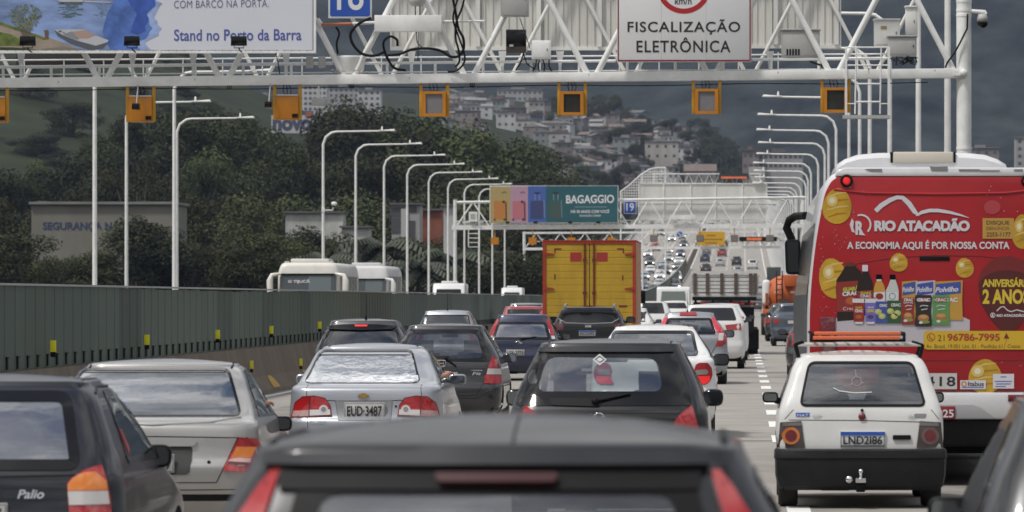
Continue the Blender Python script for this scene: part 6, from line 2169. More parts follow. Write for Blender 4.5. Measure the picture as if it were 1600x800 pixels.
# rear cap: red wrap standing proud with rounded upper corners
BRED = mat('bus_red_wrap', (.34, .013, .018), .42, coat=.15, spec=.35, var=.12, vscale=1.2)
wr_ = [bq(*p) for p in [(1264, 612), (1660, 612), (1660, 470), (1652, 380), (1636, 300), (1622, 276), (1302, 276), (1288, 300), (1273, 380), (1264, 470)]]
wr_ = rpoly(wr_, [.1, .1, .3, .4, .25, .2, .2, .25, .4, .3], 6)
mb = MB(); mb.prism(inset(wr_, .006)[::1], -.035, .02); mb.build('rear_wrap', [BRED], bus, bevel=.012, recalc=True)
# step in the panel below the top band
mb = MB()
pts = [(-1.02, 2.97), (-.7, 2.935), (0, 2.925), (.7, 2.935), (1.02, 2.97)]
mb.tube([(a, -.030, b) for a, b in pts], .016, 8); mb.build('panel_ridge', [BRED], bus)
mb = MB()
for pl_ in ([(1322, 425), (1340, 411), (1400, 402), (1462, 399), (1530, 400), (1600, 408), (1618, 424)], [(1275, 566), (1400, 563), (1650, 563)], [(1322, 425), (1318, 500), (1320, 563)], [(1618, 424), (1622, 500), (1620, 563)]):
 mb.tube([(bq(*p)[0], -.0355, bq(*p)[1]) for p in pl_], .0035, 6)
mb.build('hatch_gap', [mat('gap_dark_red', (.11, .008, .010), .6)], bus)
d = Decal(bq, -.038, .0012)
GOLD = mat('print_gold', (.50, .30, .025), .35, coat=.4, var=.25, vscale=4.)
GOLDL = mat('print_gold_light', (.64, .46, .14), .35, coat=.4); GOLDH = mat('print_gold_glint', (.72, .66, .45), .35, coat=.4); GOLDD = mat('print_gold_dark', (.36, .19, .015), .35, coat=.4)
PW = mat('print_white', (.62, .60, .63), .4, coat=.3)
def balloon(cx, cy, rx, ry, rot=0., hx=-.35, hy=-.3, clip=None):
 d.ell(cx, cy, rx, ry, GOLD, 1, rot, taper=-.12)
 for k in range(4):
  f = -.6 + .38 * k
  pts = [(cx - rx * .8 * math.sqrt(max(.05, 1 - f * f)) + 1, cy + ry * f + 2), (cx, cy + ry * (f - .10)), (cx + rx * .8 * math.sqrt(max(.05, 1 - f * f)), cy + ry * (f - .16))]
  d.stroke(pts, [ry * .05, ry * .12, ry * .05], GOLDD if k % 2 else GOLDL, 2)
 d.ell(cx + rx * hx, cy + ry * hy, rx * .38, ry * .34, GOLDL, 3); d.ell(cx + rx * hx, cy + ry * hy, rx * .2, ry * .18, GOLDH, 4)
balloon(1308, 322, 22.5, 28, .1); balloon(1302.5, 435, 23, 32, -.25); balloon(1404, 410, 14, 14.5, 0); balloon(1507, 418.5, 14, 15.5, -.15)
balloon(1597, 362, 16, 27, 0, -.3); balloon(1539, 588, 26, 27, 0, -.45)
# mountain outline
d.stroke([(1368, 330), (1377, 321), (1390, 313), (1401, 308.5), (1410, 309), (1420, 318), (1429, 331), (1436, 337.2)], [7, 7.5, 7, 6, 6.5, 8, 7, 1.5], PW, 2)
d.stroke([(1431, 337), (1440, 332), (1452, 329), (1466, 329), (1484, 332), (1500, 336), (1514, 340.5)], [2, 5.5, 5.5, 5.5, 4.5, 3, .5], PW, 2.1)
# R roundel
d.ring(1345, 351, 16.5, 13.6, PW, 2, -110, 45); d.poly([(1331, 341), (1334, 346), (1333, 356), (1336, 364), (1331, 362), (1327.5, 351)], PW, 2)
d.text('R', 1336.5, 345.5, 1350, 367, PW, 3, bold=.05)
d.poly([(1343, 358), (1352, 368), (1342, 367)], PW, 2.5)
d.text('RIO ATACADÃO', 1366, 341, 1515, 361.5, PW, 3, bold=.055, spacing=.92)
d.text('A ECONOMIA AQUI É POR NOSSA CONTA', 1323.5, 375, 1577, 391, PW, 3, bold=.03)
# hotline sticker
STK = mat('print_mustard_sticker', (.46, .27, .055), .45); STT = mat('print_sticker_text', (.10, .05, .02), .5)
d.rect(1535, 341, 1584, 373, STK, 2); d.text('DISQUE', 1541, 345, 1577, 352, STT, 3, bold=.02); d.text('DENÚNCIA', 1541, 353, 1577, 359.5, STT, 3); d.text('2253-1177', 1541, 363, 1579, 370, STT, 3, bold=.02)
# shelf with products
SHELF = mat('print_shelf', (.47, .44, .48), .4)
d.poly([(1304, 498), (1320, 493), (1500, 493), (1515, 500), (1515, 537), (1304, 537)], SHELF, 2)
DB = mat('print_cola', (.020, .012, .010), .3, coat=.5); LB = mat('print_label_red', (.25, .028, .022), .4); PY = mat('print_yellow', (.62, .46, .04), .4)
def bottle(pts, lab, m, lm, layer):
 d.poly(pts, m, layer); d.poly(lab, lm, layer + .5)
bottle([(1308, 502), (1306, 450), (1307, 437), (1316, 424), (1320, 416), (1336, 416), (1345, 424), (1350, 437), (1350, 500), (1335, 500)], [(1307, 441), (1349, 438), (1349, 487), (1307, 487)], DB, LB, 3)
d.ell(1328, 413, 8, 3.5, mat('print_cap_brown', (.12, .03, .02), .4), 3.2)
d.text('GUARÁ', 1317, 448, 1341, 455.5, mat('print_lime', (.45, .55, .06), .4), 5, bold=.04, slope=-2); d.text('CRAC', 1316, 456, 1342, 463, PW, 5, bold=.05, slope=-2); d.ell(1330, 470, 9, 6, mat('print_orange_blot', (.40, .10, .03), .4), 4.4)
d.text('Crac', 1317, 480, 1334, 485, PW, 5, slope=-1)
bottle([(1338, 490), (1338, 452), (1341, 438), (1347, 428), (1348, 424), (1356, 424), (1358, 428), (1363, 440), (1364, 455), (1364, 490)], [(1339, 455), (1364, 453), (1364, 472), (1339, 472)], DB, LB, 5.5)
d.rect(1347, 414, 1356, 424, PW, 5.8, .01); d.text('GUARÁ', 1344, 455, 1361, 459.5, mat('print_lime', (.45, .55, .06), .4), 7, bold=.03); d.text('CRAC', 1344, 460, 1361, 465, PW, 7, bold=.04)
bottle([(1366, 478), (1365, 452), (1367, 444), (1370, 438), (1377, 438), (1381, 446), (1383, 454), (1383, 478)], [(1365, 457), (1383, 456), (1383, 471), (1365, 471)], mat('print_juice', (.50, .28, .05), .4), PW, 5)
d.rect(1368.5, 429, 1378, 436.5, BLACKG, 5.2, .01); d.rect(1369.5, 436, 1377, 439, PW, 5.1); d.ell(1374, 463, 6, 5, LB, 6)
bottle([(1384, 478), (1384, 454), (1388, 446), (1391, 437), (1399, 437), (1402, 446), (1404, 454), (1404, 478)], [(1385, 457), (1403, 457), (1403, 470), (1385, 470)], mat('print_milk', (.50, .53, .50), .4), PW, 5)
d.rect(1390, 429, 1399, 437, BLACKG, 5.2, .01); d.ring(1394, 463, 5.5, 4, mat('print_seagreen', (.14, .33, .27), .4), 6)
# tubs
for (x0, x1, m, t1, lay) in ((1332.5, 1351, LB, 'GUARÁ', 8), (1351, 1369, mat('print_purple', (.15, .13, .42), .4), 'AÇAÍ', 8)):
 d.poly([(x0, 470), (x1, 470), (x1 - 1.5, 504), (x1 - 4, 506), (x0 + 4, 506), (x0 + 1.5, 504)], m, lay); d.rect(x0 - .8, 466, x1 + .6, 473, PW, lay + .5, .01); d.rect(x0 + 1, 464.8, x1 - 1, 466.6, LB, lay + .6)
 d.poly([(x0 + 2, 503), (x1 - 2, 503), (x1 - 4, 506), (x0 + 4, 506)], PW, lay + .5)
 d.text(t1, x0 + 4, 478, x1 - 4, 482, PY if t1 != 'AÇAÍ' else PW, lay + 1, bold=.03); d.text('CRAC', x0 + 3, 483, x1 - 3, 488, PW if t1 != 'AÇAÍ' else PY, lay + 1, bold=.05)
 d.ell((x0 + x1) / 2, 495, 5, 3, mat('print_fruit', (.07, .05, .10), .4) if t1 == 'AÇAÍ' else mat('print_orange_blot', (.4, .1, .03), .4), lay + 1)
# boxes and bags
def pack(x0, x1, y0, y1, m, txt, ty, tm, lay, food=True, wob=1.2, logo=None):
 d.poly([(x0 + wob, y0), (x1 - wob, y0), (x1, y0 + 4), (x1 - wob, (y0 + y1) / 2), (x1, y1 - 3), (x1 - 1, y1), (x0 + 1, y1), (x0, y1 - 3), (x0 + wob, (y0 + y1) / 2), (x0, y0 + 4)], m, lay)
 d.text(txt, x0 + 3, ty, x1 - 2.5, ty + 5, tm, lay + 1, bold=.05)
 if food:
  cx_, cy_ = (x0 + x1) / 2, y1 - 13
  d.ell(cx_, cy_, (x1 - x0) * .33, 6, mat('print_bun', (.34, .15, .05), .4), lay + .6); d.ell(cx_, cy_ - 2, (x1 - x0) * .25, 3, mat('print_bun_light', (.48, .27, .10), .4), lay + .8)
  d.ell(cx_ + 2, cy_ + 6, (x1 - x0) * .3, 2.6, mat('print_salad', (.20, .24, .06), .4), lay + .9); d.ell(cx_ - 4, cy_ + 7, 3, 2, PW, lay + 1)
PKB = mat('print_pack_blue', (.05, .08, .30), .4); PKG = mat('print_pack_green', (.03, .085, .035), .4); PKR = mat('print_pack_red', (.26, .03, .02), .4); PKK = mat('print_pack_black', (.025, .022, .02), .4); PKL = mat('print_pack_leaf', (.10, .26, .08), .4); PKY = mat('print_pack_amber', (.48, .27, .05), .4)
d.rect(1368, 471, 1387, 505, PKB, 9); d.text('CRAC', 1374, 475, 1386, 479.5, PW, 10, bold=.05)
d.rect(1386, 469.5, 1409, 505, PKG, 9.2); d.text('CRAC', 1392, 474, 1407, 479, PW, 10.4, bold=.05)
for (x, y) in ((1378, 494), (1372, 487), (1397, 494), (1391, 486), (1402, 489)):
 d.ell(x, y, 5.5, 4.5, mat('print_lemon', (.42, .42, .12), .4), 10.2); d.ell(x - 1, y - 1, 3, 2.4, mat('print_lemon_light', (.52, .52, .25), .4), 10.3)
for (x0, x1, m) in ((1409, 1433, PKY), (1431, 1461, mat('print_pack_pale', (.45, .45, .55), .4)), (1460, 1504, PKY)):
 d.poly([(x0, 440), (x1, 438), (x1 - 1, 470), (x1, 500), (x0, 500)], m, 6 + x0 * .0008)
 d.poly([(x0 + 2, 444), (x1 - 3, 440), (x1 - 3, 458), (x0 + 1, 462)], PKB, 7 + x0 * .0008)
 d.text('Polvilho', x0 + 1, 449, x1 - 5 if x1 < 1500 else 1497, 457, PW, 8.6, bold=.03, shear=.25, slope=-1.5)
d.text('CRAC', 1470, 465, 1496, 472, PW, 8.7, bold=.05)
pack(1408, 1429, 466, 507, PKR, 'CRAC', 469, PW, 10); pack(1429, 1456, 461, 510, PKK, 'CRAC', 466, PW, 12, wob=1.6); pack(1456, 1484, 461, 508, PKL, 'CRAC', 466, PW, 11)
for (x0, x1) in ((1412, 1425), (1435, 1450), (1461, 1477)):
 d.rect(x0 - 1, 465, x1 + 2, 471.8, LB, 12.2 + x0 * .0005); d.text('CRAC', x0, 466, x1 + 1, 471, PW, 13.5, bold=.05); d.stroke([(x0 + 2, 479), (x0 + 6, 477), (x1, 478)], 1.2, PW, 13.5); d.stroke([(x0 + 4, 484), (x1 - 1, 482.5)], 1.2, PW, 13.5)
# anniversary balloon
BDK = mat('print_balloon_dark', (.085, .012, .012), .35, coat=.4); BMD = mat('print_balloon_mid', (.17, .018, .018), .35, coat=.4)
d.ell(1573, 445, 45, 45, BMD, 2); d.poly([(1529, 452), (1533, 475), (1546, 497), (1560, 512), (1570, 521), (1577, 521), (1590, 512), (1603, 496), (1613, 475), (1617, 452)], BDK, 2.5)
d.ell(1573, 448, 44, 26, BDK, 2.3)
d.text('ANIVERSÁRIO', 1535, 433.5, 1612, 448.5, PY, 4, bold=.035, spacing=.95); d.text('2 ANOS', 1535, 452, 1608, 475, PY, 4, bold=.04)
d.stroke([(1557, 486), (1563, 480), (1568, 479), (1574, 485), (1580, 487), (1588, 484), (1600, 487)], 1.6, PW, 4); d.text('RIO ATACADÃO', 1557, 490, 1600, 495, PW, 4, bold=.05); d.ring(1551, 492.5, 4, 3, PW, 4); d.text('R', 1549.5, 490, 1553, 495.5, PW, 4, bold=.04)
d.poly([(1572, 520), (1568, 529), (1577, 529)], BMD, 6); d.stroke([(1573, 529), (1570, 538), (1568, 546)], .5, BMD, 6)
# phone banner
BAN = mat('print_banner', (.58, .37, .025), .4); BANT = mat('print_banner_red', (.33, .05, .02), .45)
d.rect(1443, 517, 1662, 546, BAN, 5, .04)
d.ring(1454.5, 527, 6.4, 5.2, BANT, 6); d.stroke([(1452, 524), (1452.5, 528), (1457, 530.5)], 1.6, BANT, 6)
d.text('21', 1465, 523.5, 1475.5, 533, STT, 6, bold=.0); d.text('96786-7995', 1480, 521, 1562, 533, BANT, 6, bold=.03)
d.text('Av. Brasil, 19.001 Uni. 01 - Pavilhão 61', 1447, 538, 1566, 545, STT, 6, bold=.0); d.text('Ceasa', 1574, 538, 1594, 543.5, STT, 6)
# sparkle dots
random.seed(21)
PINK = mat('print_sparkle', (.55, .25, .22), .4)
for i in range(150):
 if random.random() < .55: x, y = random.gauss(1300, 18), random.uniform(300, 520)
 else: x, y = random.choice([(random.uniform(1290, 1360), random.uniform(290, 345)), (random.uniform(1560, 1650), random.uniform(540, 610)), (random.uniform(1540, 1650), random.uniform(290, 345))])
 if x < 1280 + max(0, 330 - y) * .3 or x > 1640: continue
 r = random.choice([.5, .6, .8, 1.1]); d.ell(x, y, r, r, PINK, .5, n=6)
d.ell(1550, 324, 13, 11, mat('print_glow', (.40, .05, .06), .35, coat=.4), .6)
# fleet number and stickers
d.rect(1414, 583, 1495, 608, mat('print_fleet_white', (.52, .50, .49), .45), 8); d.text('16418', 1419, 588, 1492.5, 603.5, SIGNT, 9, bold=.02, spacing=1.15)
d.rect(1500, 594, 1540, 608, PW, 8); d.text('Itabus', 1512, 596, 1537, 603.5, mat('print_dark_grey', (.08, .08, .10), .5), 9, bold=.03); d.ring(1506, 600, 4.5, 2.6, mat('print_orange', (.5, .18, .03), .4), 9); d.rect(1503, 604.5, 1537, 606, mat('print_blue_line', (.12, .16, .40), .5), 9)
d.rect(1551, 584, 1584, 607, PW, 8)
for (x0, x1, y) in ((1563, 1572, 588), (1554, 1581, 595), (1556, 1579, 599), (1555, 1571, 603)):
 d.rect(x0, y, x1, y + 1.6, mat('print_blue_line', (.12, .16, .40), .5), 9)
d.build('advertisement', bus)
# lamps
for px in (1322.5, 1605):
 x, z = bq(px, 282.5)
 mb = MB(); mb.lathe([(.0, -.055), (.025, -.055), (.042, -.05)], (x, 0, z), 'y', 16); o = mb.build('tail_lamp', [REDGLOW], bus, recalc=True)
 mb = MB(); mb.tube([(x + .05 * math.cos(2 * PI * i / 20), -.045, z + .05 * math.sin(2 * PI * i / 20)) for i in range(21)], .014, 6); mb.build('lamp_rim', [BLACK], o)
for sg in (-1, 1):
 x, z = (-1.08 if sg < 0 else 1.08), bq(0, 521)[1]
 mb = MB(); mb.box(x - .08, x + .08, -.055, 0, z - .22, z + .17); o = mb.build('tail_lamp_cluster', [REDDARK], bus, bevel=.015)
x, z = bq(1460, 404); mb = MB(); mb.box(x - .15, x + .15, -.042, -.036, z - .022, z + .02); mb.build('grab_recess', [BLACK], bus, bevel=.003)
# roof edge, spoiler and air conditioning
mb = MB()
mb.prism([bq(*p) for p in [(1304, 276), (1622, 276), (1618, 266), (1604, 262), (1320, 262), (1308, 266)]], -.03, .3); mb.build('roof_edge', [BUSW], bus, bevel=.02, recalc=True)
d = Decal(bq, -.033, .002)
WEAR = mat('peeled_grey', (.22, .215, .21), .7)
d.poly([(1350, 265), (1356, 264), (1378, 264), (1378, 268), (1362, 268)], WEAR, 1); d.poly([(1452, 259.5), (1462, 260.5), (1481, 260), (1480, 267), (1455, 267)], WEAR, 1); d.rect(1498, 264.5, 1531, 267.5, WEAR, 1); d.rect(1531, 266, 1562, 268, WEAR, 1); d.rect(1584, 264.5, 1598, 267.5, WEAR, 1)
d.build('worn_patches', bus)
hs = 147.0
hq = lambda a, b: ((a - VX) / hs - bus.location.x, HC + (VY - b) / hs)
prof = [hq(*p) for p in [(1305, 264), (1308, 256), (1320, 248), (1340, 241), (1372, 238), (1510, 238), (1540, 241), (1560, 248), (1573, 256), (1576, 264)]]
yh = F / hs - BYY
mb = MB()
rg = []
for (y, sc) in ((yh, .80), (yh + .06, .93), (yh + .2, 1.0), (yh + 2.6, 1.0), (yh + 2.9, .85)):
 z0 = prof[0][1]
 cxh = (prof[0][0] + prof[-1][0]) / 2
 rg.append([(cxh + (a - cxh) * (1 if sc == 1 else .9 + .1 * sc), y, z0 - .12 + (b - z0 + .12) * sc) for a, b in prof])
k = len(prof)
mb.add(sum(rg, []), [(i * k + j, i * k + j + 1, (i + 1) * k + j + 1, (i + 1) * k + j) for i in range(len(rg) - 1) for j in range(k - 1)] + [tuple(range(k))], 0, True)
ac = mb.build('air_conditioner', [BUSW], bus, recalc=True)
ac.data.set_sharp_from_angle(angle=math.radians(45))
a0, a1 = hq(1395, 255), hq(1490, 239); mb = MB(); mb.box(a0[0], a1[0], yh - .02, yh + 2.2, a0[1], a1[1] + .012); mb.build('centre_cover', [mat('cover_beige', (.50, .46, .39), .5)], ac, bevel=.02)
mb = MB()
for px in (1393, 1491.5):
 a0 = hq(px, 0)[0]; mb.box(a0 - .012, a0 + .012, yh - .01, yh + 2.0, hq(0, 254)[1], hq(0, 238.4)[1] + .006)
mb.build('cover_gap', [BLACK], ac)
# lower rear
mb = MB(); mb.prism([bq(*p) for p in [(1264, 613), (1660, 613), (1660, 638), (1640, 655), (1285, 655), (1264, 638)]], -.07, .1); mb.build('bumper', [BUSW], bus, bevel=.03, recalc=True)
GREYP = mat('bus_grey_panel', (.30, .30, .31), .4, coat=.3)
mb = MB(); mb.prism([bq(*p) for p in [(1330, 632), (1520, 632), (1533, 637), (1556, 654), (1330, 654)]], -.085, -.06); mb.build('bumper_panel', [GREYP], bus, bevel=.008, recalc=True)
mb = MB(); mb.prism([bq(*p) for p in [(1270, 655), (1654, 655), (1650, 682), (1635, 698), (1290, 698), (1274, 682)]], -.03, .6); mb.build('lower_valance', [BLACK], bus, bevel=.03, recalc=True)
mb = MB(); mb.box(-1.1, 1.1, .3, 11.6, .32, .6); mb.build('underbody', [UNDER], bus)
x, z = bq(1474, 645); mb = MB(); mb.box(x - .115, x + .115, -.10, -.085, z - .063, z + .068); pl = mb.build('number_plate', [mat('plate_red', (.20, .014, .02), .4)], bus, bevel=.012)
d = Decal(bq, -.101, .002); d.text('025', 1463.5, 639.5, 1489.5, 652, PW, 1, bold=.02); d.build('lettering', pl)
x, z = bq(1590, 622); mb = MB(); mb.box(x - .1, x + .1, -.085, -.06, z - .035, z + .035); mb.build('reflector', [REDDARK], bus, bevel=.006)
for yy in (2.9, 9.2):
 for sg in (-1, 1):
  mb = MB()
  mb.lathe([(.30, -.14), (.46, -.14), (.48, -.09), (.48, .09), (.46, .14), (.30, .14)], (sg * 1.08, yy, .48), 'x', 28)
  if yy < 5: mb.lathe([(.30, -.14), (.46, -.14), (.48, -.09), (.48, .09), (.46, .14), (.30, .14)], (sg * .76, yy, .48), 'x', 28)
  mb.build('wheel', [RUBBER], bus)
# side windows, doors, mirror
for sg in (-1, 1):
 mb = MB()
 for i in range(7):
  y0 = .5 + i * 1.62
  x = sg * (BW + .004)
  mb.add([(x, y0, 1.45), (x, y0 + 1.5, 1.45), (sg * (BW + .002 - .0), y0 + 1.5, 1.92), (sg * (BW - .085), y0 + 1.5, 2.65), (sg * (BW - .085), y0, 2.65), (sg * (BW + .002), y0, 1.92)],
      [(0, 1, 2, 5), (5, 2, 3, 4)] if sg > 0 else [(5, 2, 1, 0), (4, 3, 2, 5)])
 mb.build('side_windows', [BLACKG], bus)
 mb = MB()
 for i in range(8):
  x = sg * (BW + .012); mb.box(min(x - .01, x + .01), max(x - .01, x + .01), .42 + i * 1.62, .48 + i * 1.62, .7, 1.92)
 mb.build('window_posts', [mat('bus_side_grey', (.12, .12, .125), .35)], bus)
ym = 12.3
sm = F / (BYY + ym)
mq = lambda a, b: ((a - VX) / sm - bus.location.x, HC + (VY - b) / sm)
mb = MB(); pts = rpoly([mq(*p) for p in [(1226, 374), (1251, 374), (1251, 429), (1228, 429)]], .06, 4); mb.prism(pts, ym - .05, ym + .16); o = mb.build('wing_mirror', [BLACK], bus, bevel=.03, recalc=True)
mb = MB(); mb.prism(inset(pts, .03), ym - .058, ym - .052); mb.build('mirror_glass', [mat('mirror_dark', (.06, .065, .07), .1, metal=.6)], o)
mb = MB(); mb.tube([mq(1238, 374)[:1] + (ym + .05, mq(0, 376)[1]), (mq(1229, 0)[0], ym + .05, mq(0, 356)[1]), (mq(1233, 0)[0], ym + .03, mq(0, 344)[1]), (mq(1243, 0)[0], ym - .1, mq(0, 338)[1]), (mq(1258, 0)[0], ym - .5, mq(0, 338)[1])], .05, 8); mb.build('mirror_arm', [BLACK], o)
# ================================================================ yellow box lorry
s, cx = 57.5, 921
Y = F / s
lor = thing('box_lorry', 'yellow box lorry with closed ribbed rear doors in a red frame', 'lorry', ((cx - VX) / s, Y, 0))
lq = lambda a, b: ((a - cx) / s, HC + (VY - b) / s)
YELB = mat('lorry_yellow', (.48, .305, .028), .45, var=.2, vscale=1.4, streak=.3)
LRED = mat('lorry_red', (.36, .045, .022), .45, var=.15, vscale=2)
LDR = mat('lorry_dark_red', (.16, .022, .018), .5)
x0, z1 = lq(848, 377); x1, z0 = lq(994, 500)
z0 = 1.05
mb = MB(); mb.box(x0, x1, .05, 6.6, z0, z1); mb.build('cargo_box', [mat('lorry_side_pale', (.46, .26, .13), .5, var=.15, vscale=1)], lor, bevel=.01)
mb = MB()
w = .095
mb.box(x0, x0 + w, -.03, .06, z0, z1); mb.box(x1 - w, x1, -.03, .06, z0, z1); mb.box(x0 + w, x1 - w, -.03, .06, z1 - .07, z1); mb.box(x0 + w, x1 - w, -.03, .06, z0, z0 + .08)
for zz_ in (z1 + .02,):
 mb.box(x0 - .01, x1 + .01, -.04, 6.6, z1, z1 + .03)
mb.build('door_frame', [LRED], lor)
for sg, (a, b) in ((-1, (x0 + w, -.012)), (1, (.012, x1 - w))):
 mb = MB(); n = 12
 h = (z1 - .07 - z0 - .08) / n
 vv = []
 pr = []
 for i in range(n):
  zc = z0 + .08 + h * i
  pr += [(0.0, zc), (-.012, zc + .012), (-.012, zc + h - .012)]
 pr.append((0, z1 - .07))
 vv = [(a, p, q) for p, q in pr] + [(b, p, q) for p, q in pr]
 k = len(pr)
 mb.add(vv, [(i, i + k, i + k + 1, i + 1) for i in range(k - 1)])
 dr = mb.build('rear_door', [YELB], lor, recalc=False)
 mb = MB()
 e = 1 / s
 xa = lq(836 + (0 if sg < 0 else 0), 0)[0]
 bars = ((913.5,) if sg < 0 else (928,))
 for px in bars:
  xx = lq(px, 0)[0]; mb.tube([(xx, -.035, z0 + .02), (xx, -.035, z1 - .05)], .022, 8)
  for zz_ in (z0 + .35, z0 + 1.0, z1 - .5): mb.box(xx - .05, xx + .05, -.05, -.01, zz_ - .03, zz_ + .03)
 mb.build('locking_bar', [LDR], dr)
 mb = MB()
 for (py, px) in ((397, 851), (451, 851)):
  xe = lq(px, 0)[0] if sg < 0 else -lq(px, 0)[0] * 1.0
  zc = lq(0, py)[1]
  xi = xe + .26 * (1 if sg < 0 else -1)
  mb.prism([(xe, zc - .05), (xi, zc - .01), (xi, zc + .01), (xe, zc + .05)] if sg < 0 else [(xe, zc + .05), (xi, zc + .01), (xi, zc - .01), (xe, zc - .05)], -.045, -.012)
 mb.build('hinge', [LRED], dr, recalc=True)
 d = Decal(lq, -.014, .004)
 if sg < 0:
  d.rect(891, 394.5, 908.5, 408.5, mat('reflector_red', (.38, .04, .035), .3, coat=.5), 1); d.rect(866, 388, 877, 390, LDR, 1); d.rect(866, 388, 868, 395.5, LDR, 1.2); d.rect(866, 428.5, 868, 437, LDR, 1)
 else:
  d.rect(932, 394.5, 949.5, 408.5, mat('reflector_red', (.38, .04, .035), .3, coat=.5), 1); d.rect(964, 388, 975, 390, LDR, 1); d.rect(973, 388, 975, 395.5, LDR, 1.2); d.rect(972, 430, 974, 438, LDR, 1); d.rect(967, 477, 980, 480, LDR, 1)
 d.build('reflector', dr)
mb = MB(); mb.box(-1.2, 1.2, .1, 7.4, .75, 1.05); mb.box(-1.2, 1.2, -.02, .12, .50, .66); mb.box(-.9, -.82, .05, .12, .6, 1.0); mb.box(.82, .9, .05, .12, .6, 1.0); mb.build('chassis', [UNDER], lor)
mb = MB(); mb.box(-1.1, 1.1, 7.0, 8.9, .7, 2.5); cab_ = mb.build('cab', [P_WHITE], lor, bevel=.12)
mb = MB(); mb.box(-.9, .9, 6.98, 7.0, 1.7, 2.3); mb.build('rear_window', [G_LO], cab_)
mb = MB(); mb.box(-.95, .95, 8.9, 8.92, 1.5, 2.3); mb.build('windscreen', [G_LO], cab_)
sm = F / (Y + 8.6)
a0 = ((999 - VX) / sm - lor.location.x, HC + (VY - 474) / sm); a1 = ((1008.5 - VX) / sm - lor.location.x, HC + (VY - 454) / sm)
mb = MB(); mb.box(a0[0], a1[0], 8.5, 8.65, a0[1], a1[1]); mb.box(1.05, a0[0] + .02, 8.56, 8.6, a1[1] - .1, a1[1] - .05); mb.build('wing_mirror', [BLACK], lor)
for yy in (2.0, 7.9):
 for sg in (-1, 1):
  mb = MB(); mb.lathe([(.28, -.15), (.44, -.15), (.46, -.1), (.46, .1), (.44, .15), (.28, .15)], (sg * 1.05, yy, .46), 'x', 20); mb.build('wheel', [RUBBER], lor)
for sg in (-1, 1):
 mb = MB(); mb.box(sg * 1.0 - .14, sg * 1.0 + .14, -.04, -.02, .52, .64); mb.build('tail_light', [RED], lor)
# ================================================================ stake truck
s, cx = 46, 1133
Y = F / s
stk = thing('flatbed_truck', 'flatbed truck with white wooden stake sides and dark uprights', 'truck', ((cx - VX) / s, Y, 0))
tq = lambda a, b: ((a - cx) / s, HC + (VY - b) / s)
SLAT = mat('slat_white', (.56, .555, .535), .6, var=.15, vscale=4); DKW = mat('stake_dark', (.09, .065, .055), .7, var=.2, vscale=4)
xa, xb = tq(1081, 0)[0], tq(1183, 0)[0]
zt2, zb2 = tq(0, 428)[1], tq(0, 458)[1]
mb = MB(); mb.box(xa, xb, 0, 5.6, tq(0, 464)[1], tq(0, 457.5)[1]); mb.build('bed', [SLAT], stk, bevel=.01)
bed_under = tq(0, 464)[1]
mb = MB()
n = 5
for i in range(n):
 zc = zb2 + .04 + (zt2 - zb2 - .02) * (i + .35) / n
 mb.box(xa + .03, xb - .03, -.02, .02, zc - .052, zc + .052)
mb.build('tailgate_slats', [SLAT], stk)
mb = MB()
for px in (1086, 1105.5, 1128, 1150, 1173, 1180):
 xx = tq(px, 0)[0]; mb.box(xx - .06, xx + .06, -.06, -.022, zb2 - .05, zt2 + .02)
mb.build('stakes', [DKW], stk)
for sg in (-1, 1):
 mb = MB()
 x = xa if sg < 0 else xb
 for i in range(n):
  zc = zb2 + .04 + (zt2 - zb2 - .02) * (i + .35) / n
  mb.box(x - .02, x + .02, .05, 5.5, zc - .05, zc + .05)
 for k in range(7):
  mb.box(x - .035, x + .035, .1 + k * .88, .18 + k * .88, zb2 - .05, zt2 + .02)
 mb.build('side_boards', [SLAT], stk)
mb = MB(); mb.box(xa, xb, 5.52, 5.6, zb2, zt2 + .06); mb.build('headboard', [DKW], stk)
mb = MB(); mb.box(xa + .06, xb - .06, .05, .09, zb2 - .03, zt2 - .12); mb.build('slat_gap_dark', [DKW], stk)  # added dark sheet behind the slats so the gaps look dark inside
mb = MB(); mb.box(xa - .02, xb + .02, -.05, -.01, zt2 - .03, zt2 + .09); mb.build('top_rail', [SLAT], stk)
mb = MB(); mb.box(xa + .1, xb - .1, .1, 7.2, .75, bed_under - .35); mb.box(xa + .02, xb - .02, -.04, .04, bed_under - .12, bed_under - .002)
for px in (1087, 1114, 1142, 1170):
 xx = tq(px, 0)[0]; mb.box(xx - .04, xx + .04, -.02, .06, tq(0, 474)[1], bed_under)
mb.build('chassis', [BLACK], stk)
mb = MB(); za = tq(0, 474.5)[1]; mb.box(xa + .05, xb - .05, -.05, .05, za - .05, za + .05); lb = mb.build('light_bar', [BLACK], stk)
for px in (1097, 1150, 1160, 1104, 1143, 1175):
 xx = tq(px, 0)[0]; mb = MB(); mb.box(xx - .07, xx + .07, -.07, -.05, za - .035, za + .04); mb.build('lamp', [RED], lb)
mb = MB(); mb.box(-.95, .95, 5.8, 7.6, .8, tq(0, 430)[1] + .02); cab_ = mb.build('cab', [P_WHITE], stk, bevel=.1)
mb = MB(); mb.box(-.62, .62, 6.2, 7.2, tq(0, 431)[1], tq(0, 425)[1]); mb.build('roof_deflector', [P_WHITE], cab_, bevel=.06)
mb = MB(); mb.box(-.8, .8, 7.6, 7.62, 1.5, 2.3); mb.build('windscreen', [G_LO], cab_)
for sg in (-1, 1):
 mb = MB(); mb.box(sg * 1.05 - .30, sg * 1.05 + .1 if sg > 0 else sg * 1.05 + .30, .62, .66, .18, .85); mb.build('mud_flap', [BLACK], stk)
for yy in (1.4, 2.5, 6.8):
 for sg in (-1, 1):
  mb = MB(); mb.lathe([(.26, -.20), (.44, -.2), (.46, -.14), (.46, .14), (.44, .2), (.26, .2)], (sg * .92, yy, .46), 'x', 18); mb.build('wheel', [RUBBER], stk)
